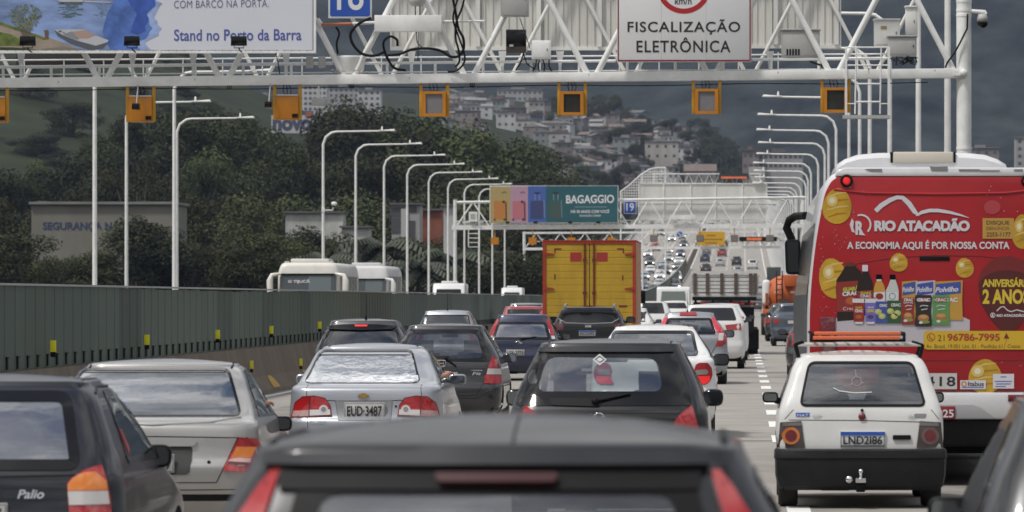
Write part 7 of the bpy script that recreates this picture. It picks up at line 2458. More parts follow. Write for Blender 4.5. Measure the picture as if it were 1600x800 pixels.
# ================================================================ orange mixer lorry
s, cx = 30, 1226
Y = F / s
mix = thing('concrete_mixer', 'orange concrete mixer lorry with a big drum, left of the bus mirror', 'lorry', ((cx - VX) / s, Y, 0))
MOR = mat('mixer_orange', (.46, .10, .022), .5, var=.15, vscale=1.2)
mb = MB()
prof = [(.02, -.25), (.45, -.2), (.85, .05), (1.08, .5), (1.17, 1.2), (1.18, 2.6), (1.05, 3.8), (.7, 4.8), (.3, 5.1)]
a = math.radians(-9)
vv, ff = [], []
n = 26
for (r, h) in prof:
 for j in range(n):
  t = 2 * PI * j / n
  x, z = r * math.cos(t), r * math.sin(t)
  vv.append((x, h * math.cos(a) + z * math.sin(-a) + .5, 2.05 + z * math.cos(a) + h * math.sin(a) + .1))
for i in range(len(prof) - 1):
 for j in range(n):
  ff.append((i * n + j, i * n + (j + 1) % n, (i + 1) * n + (j + 1) % n, (i + 1) * n + j))
ff.append(tuple(range(n))[::-1])
mb.add(vv, ff, 0, True)
mb.build('drum', [MOR], mix, recalc=True)
mb = MB()
for x in (-.42, -.12): mb.tube([(x, .05, 1.0), (x, -.12, 2.9), (x, .3, 3.35)], .035, 6)
for k in range(7): mb.tube([(-.42, -.03 - .01 * k, 1.3 + .27 * k), (-.12, -.03 - .01 * k, 1.3 + .27 * k)], .025, 5)
mb.build('ladder', [BLACK], mix)
mb = MB(); mb.prism([(.0, 2.55), (.55, 2.55), (.7, 3.15), (-.1, 3.15)], -.22, .5); mb.prism([(-1.15, 1.0), (1.15, 1.0), (1.15, 1.35), (-1.15, 1.35)], -.1, .3); mb.build('discharge_hood', [MOR], mix, bevel=.04)
mb = MB(); mb.box(-1.1, 1.1, .2, 8.0, .8, 1.05); mb.box(-1.0, -.86, .3, .5, 1.0, 2.2); mb.box(.86, 1.0, .3, .5, 1.0, 2.2); mb.box(-1.0, 1.0, .3, .46, 1.4, 1.55); mb.box(-1.1, -.4, -.05, .3, .45, 1.3); mb.build('frame', [mat('mixer_frame', (.30, .09, .03), .6, var=.3, vscale=2)], mix)
mb = MB(); mb.prism([(-.35, 1.0), (.35, 1.0), (.28, 1.9), (-.28, 1.9)], -.35, .3); mb.build('chute', [mat('mixer_dark', (.06, .04, .035), .7)], mix)
mb = MB(); mb.box(-1.15, -.75, .5, 2.4, 1.6, 2.9); mb.build('water_tank', [WHITE_STEEL], mix, bevel=.15, seg=3)
mb = MB(); mb.box(-1.15, 1.15, 6.3, 8.2, .9, 2.8); mb.build('cab', [P_WHITE], mix, bevel=.1)
for yy in (1.5, 2.8, 7.3):
 for sg in (-1, 1):
  mb = MB(); mb.lathe([(.28, -.25), (.48, -.25), (.5, -.18), (.5, .18), (.48, .25), (.28, .25)], (sg * .95, yy, .5), 'x', 18); mb.build('wheel', [RUBBER], mix)
d = Decal(y=-.0)
mb = MB(); mb.box(-.55, -.3, .02, .06, 2.2, 2.3); mb.box(.3, .55, .02, .06, 2.2, 2.3); mb.build('reflector', [mat('mixer_plate_white', (.55, .5, .45), .5)], mix)
# ================================================================ coaches and vans behind the green wall
def coach(label, cx, s, W, H, mark=None, L=11.0, cream=True, glassz=(1.5, 2.52)):
 Y = F / s
 t = thing('coach', label, 'coach', ((cx - VX) / s, Y, 0), 'coaches beyond the green wall')
 m = mat('coach_cream' if cream else 'coach_white', (.66, .64, .59) if cream else (.62, .62, .61), .4, coat=.4, var=.06, vscale=2)
 mb = MB()
 w = W / 2
 pts = rpoly([(-w, .35), (w, .35), (w, H - .45), (w - .14, H - .03), (-w + .14, H - .03), (-w, H - .45)], [.05, .05, .3, .22, .22, .3], 5)
 rg = []
 for (y, ins, sh) in ((.0, .16, .0), (.04, .08, 0), (.12, .03, 0), (.25, 0, 0), (L, 0, 0)):
  rg.append([(a * (1 - ins / w), y + max(0, (b - 1.6)) * .16, b - ins * (b > 1)) for a, b in pts])
 k = len(pts)
 mb.add(sum(rg, []), [(i * k + j, i * k + (j + 1) % k, (i + 1) * k + (j + 1) % k, (i + 1) * k + j) for i in range(len(rg) - 1) for j in range(k)] + [tuple(range(k))[::-1], tuple(range((len(rg) - 1) * k, len(rg) * k))], 0, True)
 o = mb.build('body', [m], t, recalc=True); o.data.set_sharp_from_angle(angle=math.radians(40))
 za, zb_ = glassz
 gy = lambda z: max(0, z - 1.6) * .16 - .02
 mb = MB()
 n = 8
 P2 = [(-w + .14, za), (w - .14, za), (w - .10, zb_ - .1), (w - .3, zb_), (-w + .3, zb_), (-w + .10, zb_ - .1)]
 mb.add([(a, gy(b), b) for a, b in P2], [tuple(range(6))])
 g = mb.build('windscreen', [mat('coach_glass', (.05, .062, .068), .06, spec=.8)], t)
 mb = MB(); mb.add([(a * .40 + (.38 * w), gy(b) - .01, b) for a, b in P2[:]], [tuple(range(6))]); mb.build('sun_blind', [mat('coach_blind', (.13, .16, .165), .2)], g)
 mb = MB(); mb.box(-w + .1, w - .1, gy(zb_) - .06, gy(zb_) + .05, zb_ - .02, zb_ + .05); mb.build('visor_edge', [BLACK], t)
 if mark:
  dd = Decal(y=gy(zb_ - .3) - .02); dd.text(mark, -w + .45, zb_ - .2, -w + 1.4, zb_ - .38, PW, 1, bold=.05); dd.build('lettering', g)
 for sg in (-1, 1):
  mb = MB()
  for i in range(6):
   y0 = .9 + i * 1.6; x = sg * (w + .006)
   mb.add([(x, y0, 1.5), (x, y0 + 1.45, 1.5), (x, y0 + 1.45, H - .6), (x, y0, H - .6)], [(0, 1, 2, 3) if sg > 0 else (3, 2, 1, 0)])
  mb.build('side_windows', [mat('coach_side_glass', (.05, .05, .05), .15)], t)
  mb = MB(); mb.tube([(sg * (w - .15), .1, zb_ + .05), (sg * (w + .22), -.05, zb_ - .02), (sg * (w + .30), -.08, zb_ - .25), (sg * (w + .28), -.08, zb_ - 1.0)], [.05, .09, .14, .13], 10); mb.build('wing_mirror', [m], t)
 mb = MB(); mb.box(-w * .62, w * .62, .9, 3.2, H - .05, H + .14); mb.build('air_conditioner', [m], t, bevel=.05)
 mb = MB()
 for sg in (-1, 1): mb.box(sg * w * .72 - .09, sg * w * .72 + .09, .5, .7, H - .06, H + .03)
 mb.build('roof_lamp', [m], t)
 for yy in (2.3, 8.2):
  for sg in (-1, 1):
   mb = MB(); mb.lathe([(.28, -.14), (.46, -.14), (.48, -.09), (.48, .09), (.46, .14), (.28, .14)], (sg * (w - .2), yy, .48), 'x', 16); mb.build('wheel', [RUBBER], t)
 for sg in (-1, 1):
  mb = MB(); mb.box(sg * w * .75 - .2, sg * w * .75 + .2, -.04, .02, .8, .98); mb.build('headlamp', [CLEARL], t)
 return t
coach('cream coach with white lettering on its windscreen, beyond the green wall', 481, 37, 2.6, 3.46, 'G TIJUCÃ', glassz=(1.5, 2.92))
coach('white coach close behind the cream coach, beyond the green wall', 570, 29, 2.5, 3.72, cream=False, glassz=(1.5, 2.95))
def van(label, cx, s, W, H, lit=0., group=None):
 Y = F / s
 t = thing('van', label, 'van', ((cx - VX) / s, Y, road_z(Y)))
 w = W / 2
 mb = MB()
 prof = [(0, .35), (0, .95), (.25, 1.15), (.95, H - .18), (1.15, H - .02), (5.0, H), (5.1, .35)]
 mb.prism(prof, -w, w, axis='x'); mb.build('body', [P_WHITE], t, bevel=.14, seg=3, recalc=True)
 mb = MB(); f = lambda z: .25 + (z - 1.15) / (H - .18 - 1.15) * .7 - .05
 mb.add([(-w + .16, f(1.3), 1.3), (w - .16, f(1.3), 1.3), (w - .26, f(H - .4), H - .4), (-w + .26, f(H - .4), H - .4)], [(0, 1, 2, 3)]); mb.build('windscreen', [G_LO], t)
 for sg in (-1, 1):
  mb = MB(); mb.box(sg * w * .7 - .16, sg * w * .7 + .16, -.04, .02, .78, .98); mb.build('headlamp', [LAMPLIT if lit else CLEARL], t, bevel=.03)
  mb = MB(); mb.box(sg * (w + .14) - .09, sg * (w + .14) + .09, .7, .8, 1.3, 1.6); mb.build('wing_mirror', [BLACK], t, bevel=.03)
 mb = MB(); mb.box(-w * .5, w * .5, 1.5, 2.6, H - .02, H + .13); mb.build('roof_unit', [P_WHITE], t, bevel=.05)
 for yy in (.9, 4.0):
  for sg in (-1, 1):
   mb = MB(); mb.lathe([(.2, -.1), (.34, -.1), (.35, -.06), (.35, .06), (.34, .1), (.2, .1)], (sg * (w - .12), yy, .35), 'x', 14); mb.build('wheel', [RUBBER], t)
 return t
van('white minibus showing only its roof and screen above the green wall', 700, 24, 2.1, 2.95)
van('white van with glaring lights above the far end of the green wall', 799, 19, 1.75, 2.75, 1)
# ================================================================ far traffic on the rising road
CAB_TONES = {'white': (.60, .60, .60), 'silver': (.36, .37, .39), 'grey': (.14, .145, .15), 'dark grey': (.06, .06, .064), 'black': (.025, .025, .027), 'dark blue': (.03, .045, .09), 'olive': (.075, .08, .05), 'pale blue': (.22, .28, .34), 'red': (.30, .04, .035), 'beige': (.40, .36, .29)}
FARP = {k: paint('far_' + k, v, .1) for k, v in CAB_TONES.items()}
PROTO = {}
def far_proto(kind, toward):
 """a simple complete car used many times: body, glass, lamps, wheels"""
 L, W, H, zb, zt, wr = {'hatch': (3.95, 1.70, 1.50, .95, 1.40, .58), 'suv': (4.4, 1.84, 1.74, 1.12, 1.62, .68), 'sedan': (4.4, 1.74, 1.45, .95, 1.37, .58)}[kind]
 c = Car('car', '', 'car', 0, 0, kind=kind, W=W, H=H, L=L, zb=zb, zt=zt, wr=wr, rk=.34 if kind != 'sedan' else .6, paint=FARP['white'], lo=True, z0=0)
 rz = [(-wr + .02, zt - .02), (wr - .02, zt - .02), (W * .43, zb + .04), (-W * .43, zb + .04)]
 c.window(rz, G_LO, frit=0)
 c.window([(-W * .42, zb), (W * .42, zb), (wr - .02, zt), (-wr + .02, zt)], G_LO, 'windscreen', 'front', 0)
 c.side_glass(G_LO, frit=0)
 for sg in (1, -1):
  c.part('tail_light', [[(sg * a, b) for a, b in ((.58, zb - .06), (.78, zb - .08), (.80, zb - .28), (.62, zb - .26))]], [RED], .015, .03)
  c.part('headlamp', [[(sg * a, b) for a, b in ((.52, .74), (.80, .78), (.80, .62), (.54, .60))]], [CLEARL], .02, .03, 'front')
 c.part('grille', [[(-.45, .72), (.45, .72), (.42, .42), (-.42, .42)]], [BLACK], .015, .03, 'front')
 mb = MB(); p, _ = c.rear(0, zb - .25); mb.box(-.2, .2, p.y - .02, p.y + .02, zb - .32, zb - .19); mb.build('number_plate', [PLATE], c.root)
 c.wheels(.32, .2); c.mirrors(paint=BLACK)
 return c.root
for k in ('hatch', 'suv', 'sedan'):
 PROTO[k] = [far_proto(k, 0), False]
def far_car(label, cat, px, Y, kind, tone, toward, lit=False):
 pr = PROTO[kind]
 if not pr[1]:
  o = pr[0]; pr[1] = True
 else:
  o = copy_tree(pr[0])
 L = {'hatch': 3.95, 'suv': 4.4, 'sedan': 4.4}[kind]
 sl_ = math.atan((road_z(Y + 5) - road_z(Y - 5)) / 10)
 o.location = ((px - VX) * Y / F, Y + (L if toward else 0), road_z(Y + (L if toward else 0)))
 o.rotation_euler = (sl_ if not toward else -sl_, 0, PI if toward else 0)
 o.name = {'hatch': 'hatchback', 'suv': 'suv', 'sedan': 'saloon_car'}[kind]
 o['label'] = label; o['category'] = cat
 o['group'] = 'oncoming cars on the rising road' if toward else 'cars ahead on the rising road'
 for ch in o.children:
  if ch.name.startswith('body'):
   ch.data = ch.data.copy(); ch.data.materials.clear(); ch.data.materials.append(FARP[tone])
  if ch.name.startswith('headlamp'):
   if lit:
    ch.data = ch.data.copy(); ch.data.materials.clear(); ch.data.materials.append(LAMPLIT)
 return o
ON = [  # px, distance, kind, tone, lit, label
 (1054, 705, 'suv', 'dark grey', 1, 'dark grey van-like car with bright headlamps, nearest oncoming car in the lane by the wall'),
 (1053, 585, 'hatch', 'white', 1, 'white oncoming hatchback with headlamps on, lowest beside the wall'),
 (1022, 640, 'suv', 'olive', 1, 'olive oncoming jeep-like car with four bright lamps'),
 (1056, 790, 'suv', 'white', 0, 'white oncoming car directly behind the dark van-like one'),
 (1030, 730, 'sedan', 'silver', 0, 'silver oncoming car behind the olive jeep-like one'),
 (1031, 800, 'suv', 'white', 0, 'white oncoming car in the middle lane, behind the silver one'),
 (1058, 890, 'hatch', 'grey', 0, 'grey oncoming car high on the rise beside the wall'),
 (1006, 800, 'hatch', 'pale blue', 0, 'pale blue oncoming car in the outer lane beside the lorry'),
 (1003, 705, 'sedan', 'dark blue', 0, 'dark blue oncoming car just right of the yellow lorry'),
 (1036, 905, 'sedan', 'pale blue', 0, 'pale blue oncoming car high on the rise, middle lane'),
 (1015, 925, 'suv', 'black', 0, 'black oncoming car high on the rise, outer lane'),
 (1063, 1000, 'suv', 'dark blue', 0, 'dark blue oncoming car just under the distant gantry'),
 (1045, 1030, 'hatch', 'beige', 1, 'beige oncoming car with lit lamps under the distant gantry'),
 (1024, 1060, 'suv', 'red', 0, 'red oncoming car under the distant gantry, outer lane'),
 (1050, 1160, 'suv', 'white', 0, 'white oncoming car above the distant gantry beam'),
 (1066, 1190, 'hatch', 'silver', 0, 'silver oncoming car above the distant gantry beam'),
 (1033, 1230, 'suv', 'grey', 0, 'grey oncoming car far up, left of the blue round sign'),
 (1016, 860, 'sedan', 'white', 0, 'white oncoming saloon in the outer lane, behind the pale blue one'),
 (1041, 850, 'hatch', 'black', 0, 'black oncoming hatchback in the middle lane, behind the white one'),
 (1045, 960, 'suv', 'silver', 0, 'silver oncoming car just below the distant gantry beam, middle lane'),
 (1068, 1090, 'suv', 'black', 0, 'black oncoming car right of the blue round sign'),
 (1012, 1000, 'suv', 'white', 0, 'white oncoming car just below the distant gantry beam, outer lane'),
 (1037, 690, 'hatch', 'beige', 0, 'beige oncoming hatchback beside the olive jeep-like one'),
 (1060, 940, 'sedan', 'white', 1, 'white oncoming saloon with lit lamps near the wall, high on the rise'),
 (1010, 615, 'sedan', 'grey', 0, 'grey oncoming car low beside the right edge of the yellow lorry'),
]
for (px, Y, kd, tn, lit, lab) in ON:
 far_car(lab, 'car', px, Y, kd, tn, True, lit)
AH = [
 (1101.5, 960, 'suv', 'dark blue', 'dark blue car ahead, high on the rise nearest the wall'),
 (1100.5, 760, 'hatch', 'white', 'white car ahead with a motorcycle beside it on the rise'),
 (1126, 800, 'sedan', 'grey', 'grey car ahead in the middle lane of the rise'),
 (1125, 925, 'hatch', 'silver', 'silver car ahead on the rise, behind it the grey one'),
 (1152, 760, 'suv', 'grey', 'mid grey boxy car ahead on the rise, right lane'),
 (1151, 930, 'suv', 'black', 'black car ahead high on the rise, right lane'),
 (1103, 1120, 'hatch', 'white', 'white car ahead near the top of the rise by the wall'),
 (1131, 1090, 'suv', 'dark grey', 'dark grey car ahead near the top of the rise, middle lane'),
 (1103, 860, 'suv', 'black', 'black car ahead between the white one and the dark blue one, by the wall'),
 (1128, 1010, 'suv', 'red', 'red car ahead on the rise, middle lane under the yellow board'),
 (1153, 850, 'hatch', 'silver', 'silver hatchback ahead on the rise, right lane'),
 (1104, 1030, 'sedan', 'grey', 'grey car ahead under the yellow board, lane by the wall'),
 (1176, 900, 'suv', 'white', 'white boxy car ahead on the rise, outermost right lane'),
 (1176, 780, 'sedan', 'dark grey', 'dark grey saloon ahead on the rise, outermost right lane'),
 (1182, 520, 'sedan', 'dark grey', 'dark grey car ahead just right of the stake truck'),
 (1188, 660, 'hatch', 'silver', 'silver car ahead in the right lane beyond the stake truck'),
 (1080, 420, 'hatch', 'white', 'white car left of the stake truck, red lamp showing'),
]
for (px, Y, kd, tn, lab) in AH:
 far_car(lab, 'car', px, Y, kd, tn, False)
# police style van between lorry and stake truck
Yv = 300.
t = thing('van', 'white van with a blue band between the yellow lorry and the stake truck', 'van', ((1052 - VX) * Yv / F, Yv, 0))
mb = MB(); mb.prism([(0, .4), (0, 1.0), (.12, 1.3), (.35, 2.5), (.5, 2.62), (4.8, 2.6), (5.4, 1.2), (5.5, .4)], -.98, .98, axis='x'); mb.build('body', [P_WHITE], t, bevel=.12, seg=3, recalc=True)
mb = MB(); mb.add([(-.75, .13, 1.55), (.75, .13, 1.55), (.68, .26, 2.35), (-.68, .26, 2.35)], [(0, 1, 2, 3)]); mb.build('rear_window', [mat('van_glass', (.16, .19, .17), .1)], t)
mb = MB(); mb.box(-.85, .85, -.02, .02, .75, .98); mb.build('blue_band', [mat('van_blue', (.08, .13, .40), .4)], t)
for sg in (-1, 1):
 mb = MB(); mb.box(sg * .86 - .08, sg * .86 + .08, -.03, .1, 1.1, 1.5); mb.build('tail_light', [RED], t)
for yy in (1., 4.4):
 for sg in (-1, 1):
  mb = MB(); mb.lathe([(.2, -.1), (.34, -.1), (.35, -.06), (.35, .06), (.34, .1), (.2, .1)], (sg * .82, yy, .35), 'x', 14); mb.build('wheel', [RUBBER], t)
# dark box truck ahead on the rise
Yv = 700.
t = thing('box_truck', 'dark green box truck ahead on the rise, left of the bus mirror', 'truck', ((1212 - VX) * Yv / F, Yv, road_z(Yv)))
mb = MB(); mb.box(-1.2, 1.2, 0, 6, 1.0, 3.4); mb.build('cargo_box', [mat('truck_dark_green', (.045, .055, .05), .6, var=.2, vscale=1)], t, bevel=.04)
mb = MB(); mb.box(-1.1, 1.1, 6.2, 8, .6, 2.7); mb.build('cab', [FARP['grey']], t, bevel=.1)
mb = MB(); mb.box(-1.0, 1.0, .05, 8, .55, 1.0); mb.build('chassis', [UNDER], t)
for yy in (1.6, 7.2):
 for sg in (-1, 1):
  mb = MB(); mb.lathe([(.26, -.15), (.44, -.15), (.45, .15), (.26, .15)], (sg * 1.0, yy, .45), 'x', 14); mb.build('wheel', [RUBBER], t)
# motorcycle beside the white car
Yv = 740.
t = thing('motorcycle', 'motorcycle and rider beside the white car on the rise', 'motorcycle', ((1109 - VX) * Yv / F, Yv, road_z(Yv)))
mb = MB()
for yy in (.35, 1.65):
 mb.lathe([(.22, -.06), (.31, -.06), (.32, 0), (.31, .06), (.22, .06)], (0, yy, .32), 'x', 16)
mb.build('wheels', [RUBBER], t)
mb = MB(); mb.tube([(0, .3, .75), (0, .9, .78), (0, 1.3, .85), (0, 1.55, .6)], [.14, .16, .18, .08], 8); mb.tube([(-.33, 1.3, 1.05), (0, 1.38, 1.0), (.33, 1.3, 1.05)], .025, 6); mb.tube([(0, 1.38, 1.0), (0, 1.65, .32)], .05, 6); mb.box(-.12, .12, .5, 1.2, .35, .7); mb.box(-.22, .22, .0, .38, .85, 1.2); mb.build('body', [P_BLACK], t)
# ================================================================ trees
FOL = [mat('foliage_a', (.044, .054, .023), .8, var=.45, vscale=6, rand=.38, spec=.2), mat('foliage_b', (.058, .066, .027), .8, var=.45, vscale=5, rand=.4, spec=.2), mat('foliage_c', (.038, .047, .024), .8, var=.42, vscale=7, rand=.32, spec=.2)]
BARK = mat('bark', (.11, .095, .075), .9, var=.3, vscale=6)
def crown_mesh(seed, lobes, squash, leaf, count, base=.30, spread=.34):
 rnd = random.Random(seed)
 mb = MB()
 L = []
 for i in range(lobes):
  a = rnd.uniform(0, 2 * PI); rr = spread * math.sqrt(rnd.random())
  z = rnd.uniform(base + .10, .88)
  k = 1 - abs(z - .58) * 1.1
  L.append((rr * math.cos(a) * k, rr * math.sin(a) * k, z, rnd.uniform(.09, .17)))
 tot = sum(l[3] ** 2 for l in L)
 for (x, y, z, r) in L:
  for j in range(int(count * r * r / tot)):
   u, v = rnd.uniform(-1, 1), rnd.uniform(0, 2 * PI)
   q = math.sqrt(1 - u * u)
   n = Vector((q * math.cos(v), q * math.sin(v), u))
   f = rnd.uniform(.55, 1.12)
   c = Vector((x, y, z)) + Vector((n.x * r * f, n.y * r * f, n.z * r * f * squash))
   nn = (n + Vector((rnd.gauss(0, .5), rnd.gauss(0, .5), rnd.gauss(.25, .5)))).normalized()
   t = nn.orthogonal().normalized()
   t = Matrix.Rotation(rnd.uniform(0, 6.28), 3, nn) @ t
   b = nn.cross(t)
   s_ = leaf * rnd.uniform(.6, 1.5)
   d = nn * s_ * .3
   mb.add([c - t * s_ - d, c - b * s_ * .6, c + t * s_ - d, c + b * s_ * .6], [(0, 1, 2, 3)])
 me = bpy.data.meshes.new('crown')
 me.from_pydata(mb.v, [], mb.f)
 return me, L
def trunk_mesh(L, seed):
 rnd = random.Random(seed)
 mb = MB()
 mb.tube([(0, 0, -.08), (.008, 0, .2), (rnd.uniform(-.02, .02), rnd.uniform(-.02, .02), .45), (0, 0, .7)], [.028, .02, .014, .005], 7)
 for (x, y, z, r) in L:
  if rnd.random() < .7:
   z0 = rnd.uniform(.2, min(.5, z - .05)) if z > .3 else .2
   mb.tube([(0, 0, z0), (x * .5, y * .5, (z0 + z) / 2 - .01), (x, y, z)], [.010, .007, .003], 5)
 me = bpy.data.meshes.new('trunk')
 me.from_pydata(mb.v, [], mb.f)
 me.materials.append(BARK)
 return me
VARS = []
for i, (sd_, lo, sq, lf_, ct, ba, spd) in enumerate(((3, 17, .8, .0115, 9200, .22, .34), (8, 20, .75, .011, 9600, .15, .38), (14, 14, .95, .012, 8000, .30, .26), (21, 23, .7, .0105, 10500, .10, .40), (33, 15, 1.0, .0115, 8400, .34, .24), (41, 18, .8, .011, 9400, .18, .33))):
 me, L = crown_mesh(sd_, lo, sq, lf_, ct, ba, spd)
 me.materials.append(FOL[i % 3])
 VARS.append((me, trunk_mesh(L, sd_)))
TREES = []
def tree(px, py, Y, var, label, group, wide=1., sink=.0, X=None):
 X = X_(px, Y) if X is None else X
 z0 = ground_z(X, Y) - sink
 h = Z_(py, Y) - z0
 t = thing('tree', label, 'tree', (X, Y, z0), group, random.uniform(0, 6.28))
 t.scale = (h * wide, h * wide, h)
 for nm, me in zip(('crown', 'trunk'), VARS[var]):
  o = bpy.data.objects.new(nm, me); COL.objects.link(o); o.parent = t
 TREES.append(t)
 return t
random.seed(77)
wood = 'trees of the dark wood left of the road'
back = [(168, 205), (205, 172), (248, 158), (292, 176), (330, 165), (372, 178), (408, 188), (455, 201), (500, 165), (535, 150), (575, 158), (612, 168), (650, 160), (690, 182), (727, 166), (762, 188), (800, 214), (838, 236), (862, 262)]
for i, (px, py) in enumerate(back):
 tree(px, py, random.uniform(930, 1010), (i * 5 + 1) % 6, 'tall dark tree on the skyline of the wood, %s from the left end' % ordw[i], wood, random.uniform(.75, 1.05))
mid = [(-10, 262), (30, 275), (75, 248), (118, 205), (160, 255), (214, 235), (262, 225), (312, 240), (358, 228), (404, 236), (455, 225), (505, 240), (553, 230), (602, 236), (648, 230), (695, 246), (742, 250), (785, 268), (826, 285)]
for i, (px, py) in enumerate(mid):
 tree(px, py, random.uniform(840, 900), (i * 7 + 2) % 6, 'dark tree in the middle row of the wood, %s from the left edge' % ordw[i], wood, random.uniform(.8, 1.15))
fr = [(-12, 318), (28, 300), (312, 300), (352, 305), (395, 295), (430, 312), (480, 300), (528, 300), (570, 296), (608, 302), (648, 290), (700, 292), (738, 300), (772, 318), (812, 320)]
for i, (px, py) in enumerate(fr):
 tree(px, py, random.uniform(740, 790), (i * 3 + 4) % 6, 'bushy dark tree before the middle of the wood, %s from the left edge' % ordw[i], wood, random.uniform(.95, 1.25))
bush = [(-10, 358), (-2, 342), (44, 384), (95, 398), (128, 388), (150, 384), (218, 344), (232, 335), (255, 365), (300, 372), (340, 368), (385, 378), (428, 362), (470, 352), (512, 356), (552, 384), (590, 390), (628, 372), (668, 378), (712, 370), (752, 380), (792, 384), (828, 390)]
ord3 = ordw + ['twenty-first', 'twenty-second', 'twenty-third', 'twenty-fourth', 'twenty-fifth', 'twenty-sixth']
for i, (px, py) in enumerate(bush):
 tree(px, py, random.uniform(585, 650), (i * 5 + 3) % 6, 'low round tree just above the green wall, %s from the left edge' % ord3[i], 'low trees above the green wall', .8 if px in (-2,) else random.uniform(1.15, 1.6))
# palms
def palm_mesh(seed):
 rnd = random.Random(seed)
 mb = MB()
 for i in range(24):
  a = 2 * PI * i / 24 + rnd.uniform(-.15, .15)
  el = rnd.uniform(-.2, 1.15)
  L = rnd.uniform(.34, .46)
  pts = []
  for j in range(7):
   t = j / 6
   r = L * t * math.cos(el * (1 - t * .6))
   z = .62 + L * (t * math.sin(el) - .75 * t * t)
   pts.append(Vector((r * math.cos(a), r * math.sin(a), z)))
  sd2 = Vector((-math.sin(a), math.cos(a), 0))
  for j in range(6):
   for k in range(2):
    p = pts[j].lerp(pts[j + 1], k / 2)
    w = .055 * math.sin(PI * min(1, (j + k / 2 + .6) / 6.6))
    d = (pts[j + 1] - pts[j]).normalized() * .03
    for sg in (-1, 1):
     mb.add([p, p + d * .8, p + sd2 * sg * w + d + Vector((0, 0, -.035)), p + sd2 * sg * w + Vector((0, 0, -.04))], [(0, 1, 2, 3)])
 me = bpy.data.meshes.new('crown'); me.from_pydata(mb.v, [], mb.f); me.materials.append(mat('palm_leaf', (.040, .050, .024), .6, var=.3, vscale=2, rand=.2))
 tb = MB(); tb.tube([(0, 0, -.1), (.01, 0, .3), (0, 0, .63)], [.03, .022, .02], 8)
 mt = bpy.data.meshes.new('trunk'); mt.from_pydata(tb.v, [], tb.f); mt.materials.append(BARK)
 return me, mt
PALM = palm_mesh(5)
for (px, py, Y, lab) in ((508, 352, 600, 'palm tree beside the long stained white wall'), (596, 318, 615, 'palm tree left of the house with the red wall'), (655, 362, 590, 'low palm tree in front of the house with the red wall'), (566, 362, 580, 'low palm tree at the foot of the small white wall'), (703, 338, 600, 'palm tree behind the left end of the farther gantry')):
 X = X_(px, Y); z0 = ground_z(X, Y); h = Z_(py, Y) - z0
 t = thing('palm_tree', lab, 'palm tree', (X, Y, z0), 'palms in front of the wood', px)
 t.scale = (h * .95, h * .95, h / .95)
 for nm, me in zip(('crown', 'trunk'), PALM):
  o = bpy.data.objects.new(nm, me); COL.objects.link(o); o.parent = t
# hillside trees among the houses
side = []
for i in range(160):
 if i % 7 < 5:
  px, Y = random.uniform(1075, 1400), random.uniform(1750, 3100)
 else:
  px, Y = random.uniform(862, 1130), random.uniform(1850, 2950)
 X = X_(px, Y)
 z0 = ground_z(X, Y)
 t = thing('tree', 'one of many small dark trees scattered among the hillside houses', 'tree', (X, Y, z0), 'small trees among the hillside houses', random.uniform(0, 6.28))
 h = random.uniform(9, 17)
 t.scale = (h * 1.3, h * 1.3, h)
 for nm, me in zip(('crown', 'trunk'), VARS[i % 6]):
  o = bpy.data.objects.new(nm, me); COL.objects.link(o); o.parent = t
for i in range(70):
 px, Y = random.uniform(-60, 330), random.uniform(1250, 2300)
 X = X_(px, Y)
 h = random.uniform(4, 12)
 t = thing('tree', 'one of many dark shrubs dotted over the grassy hill at the left', 'tree', (X, Y, ground_z(X, Y)), 'shrubs on the grassy hill', random.uniform(0, 6.28))
 t.scale = (h * 1.9, h * 1.9, h); t.location.z -= h * .22
 for nm, me in zip(('crown', 'trunk'), VARS[(1, 3, 5)[i % 3]]):
  o = bpy.data.objects.new(nm, me); COL.objects.link(o); o.parent = t
# ================================================================ buildings
WINM = mat('house_window', (.085, .085, .09), .4)
WALLS = [mat('plaster_%s' % n, c, .85, var=.16, vscale=.25, streak=.3) for n, c in (('white', (.47, .467, .46)), ('cream', (.41, .39, .355)), ('grey', (.34, .337, .33)), ('brick', (.19, .165, .15)), ('green', (.24, .26, .245)), ('pink', (.21, .18, .175)), ('blue', (.17, .185, .21)), ('bare', (.20, .19, .18)))]
ROOFS = [mat('roof_tile', (.15, .115, .10), .9, var=.25, vscale=.6), mat('roof_grey', (.22, .215, .21), .9, var=.2, vscale=.3), mat('roof_dark', (.12, .115, .115), .9, var=.2, vscale=.3)]
_unit = None
def window_copy(parent, x, y, z, w, h):
 global _unit
 if _unit is None:
  mb = MB(); mb.box(-.5, .5, -.05, .05, -.5, .5)
  me = bpy.data.meshes.new('window'); me.from_pydata(mb.v, [], mb.f); me.materials.append(WINM); _unit = me
 o = bpy.data.objects.new('window', _unit); COL.objects.link(o); o.parent = parent
 o.location = (x, y, z); o.scale = (w, 1, h)
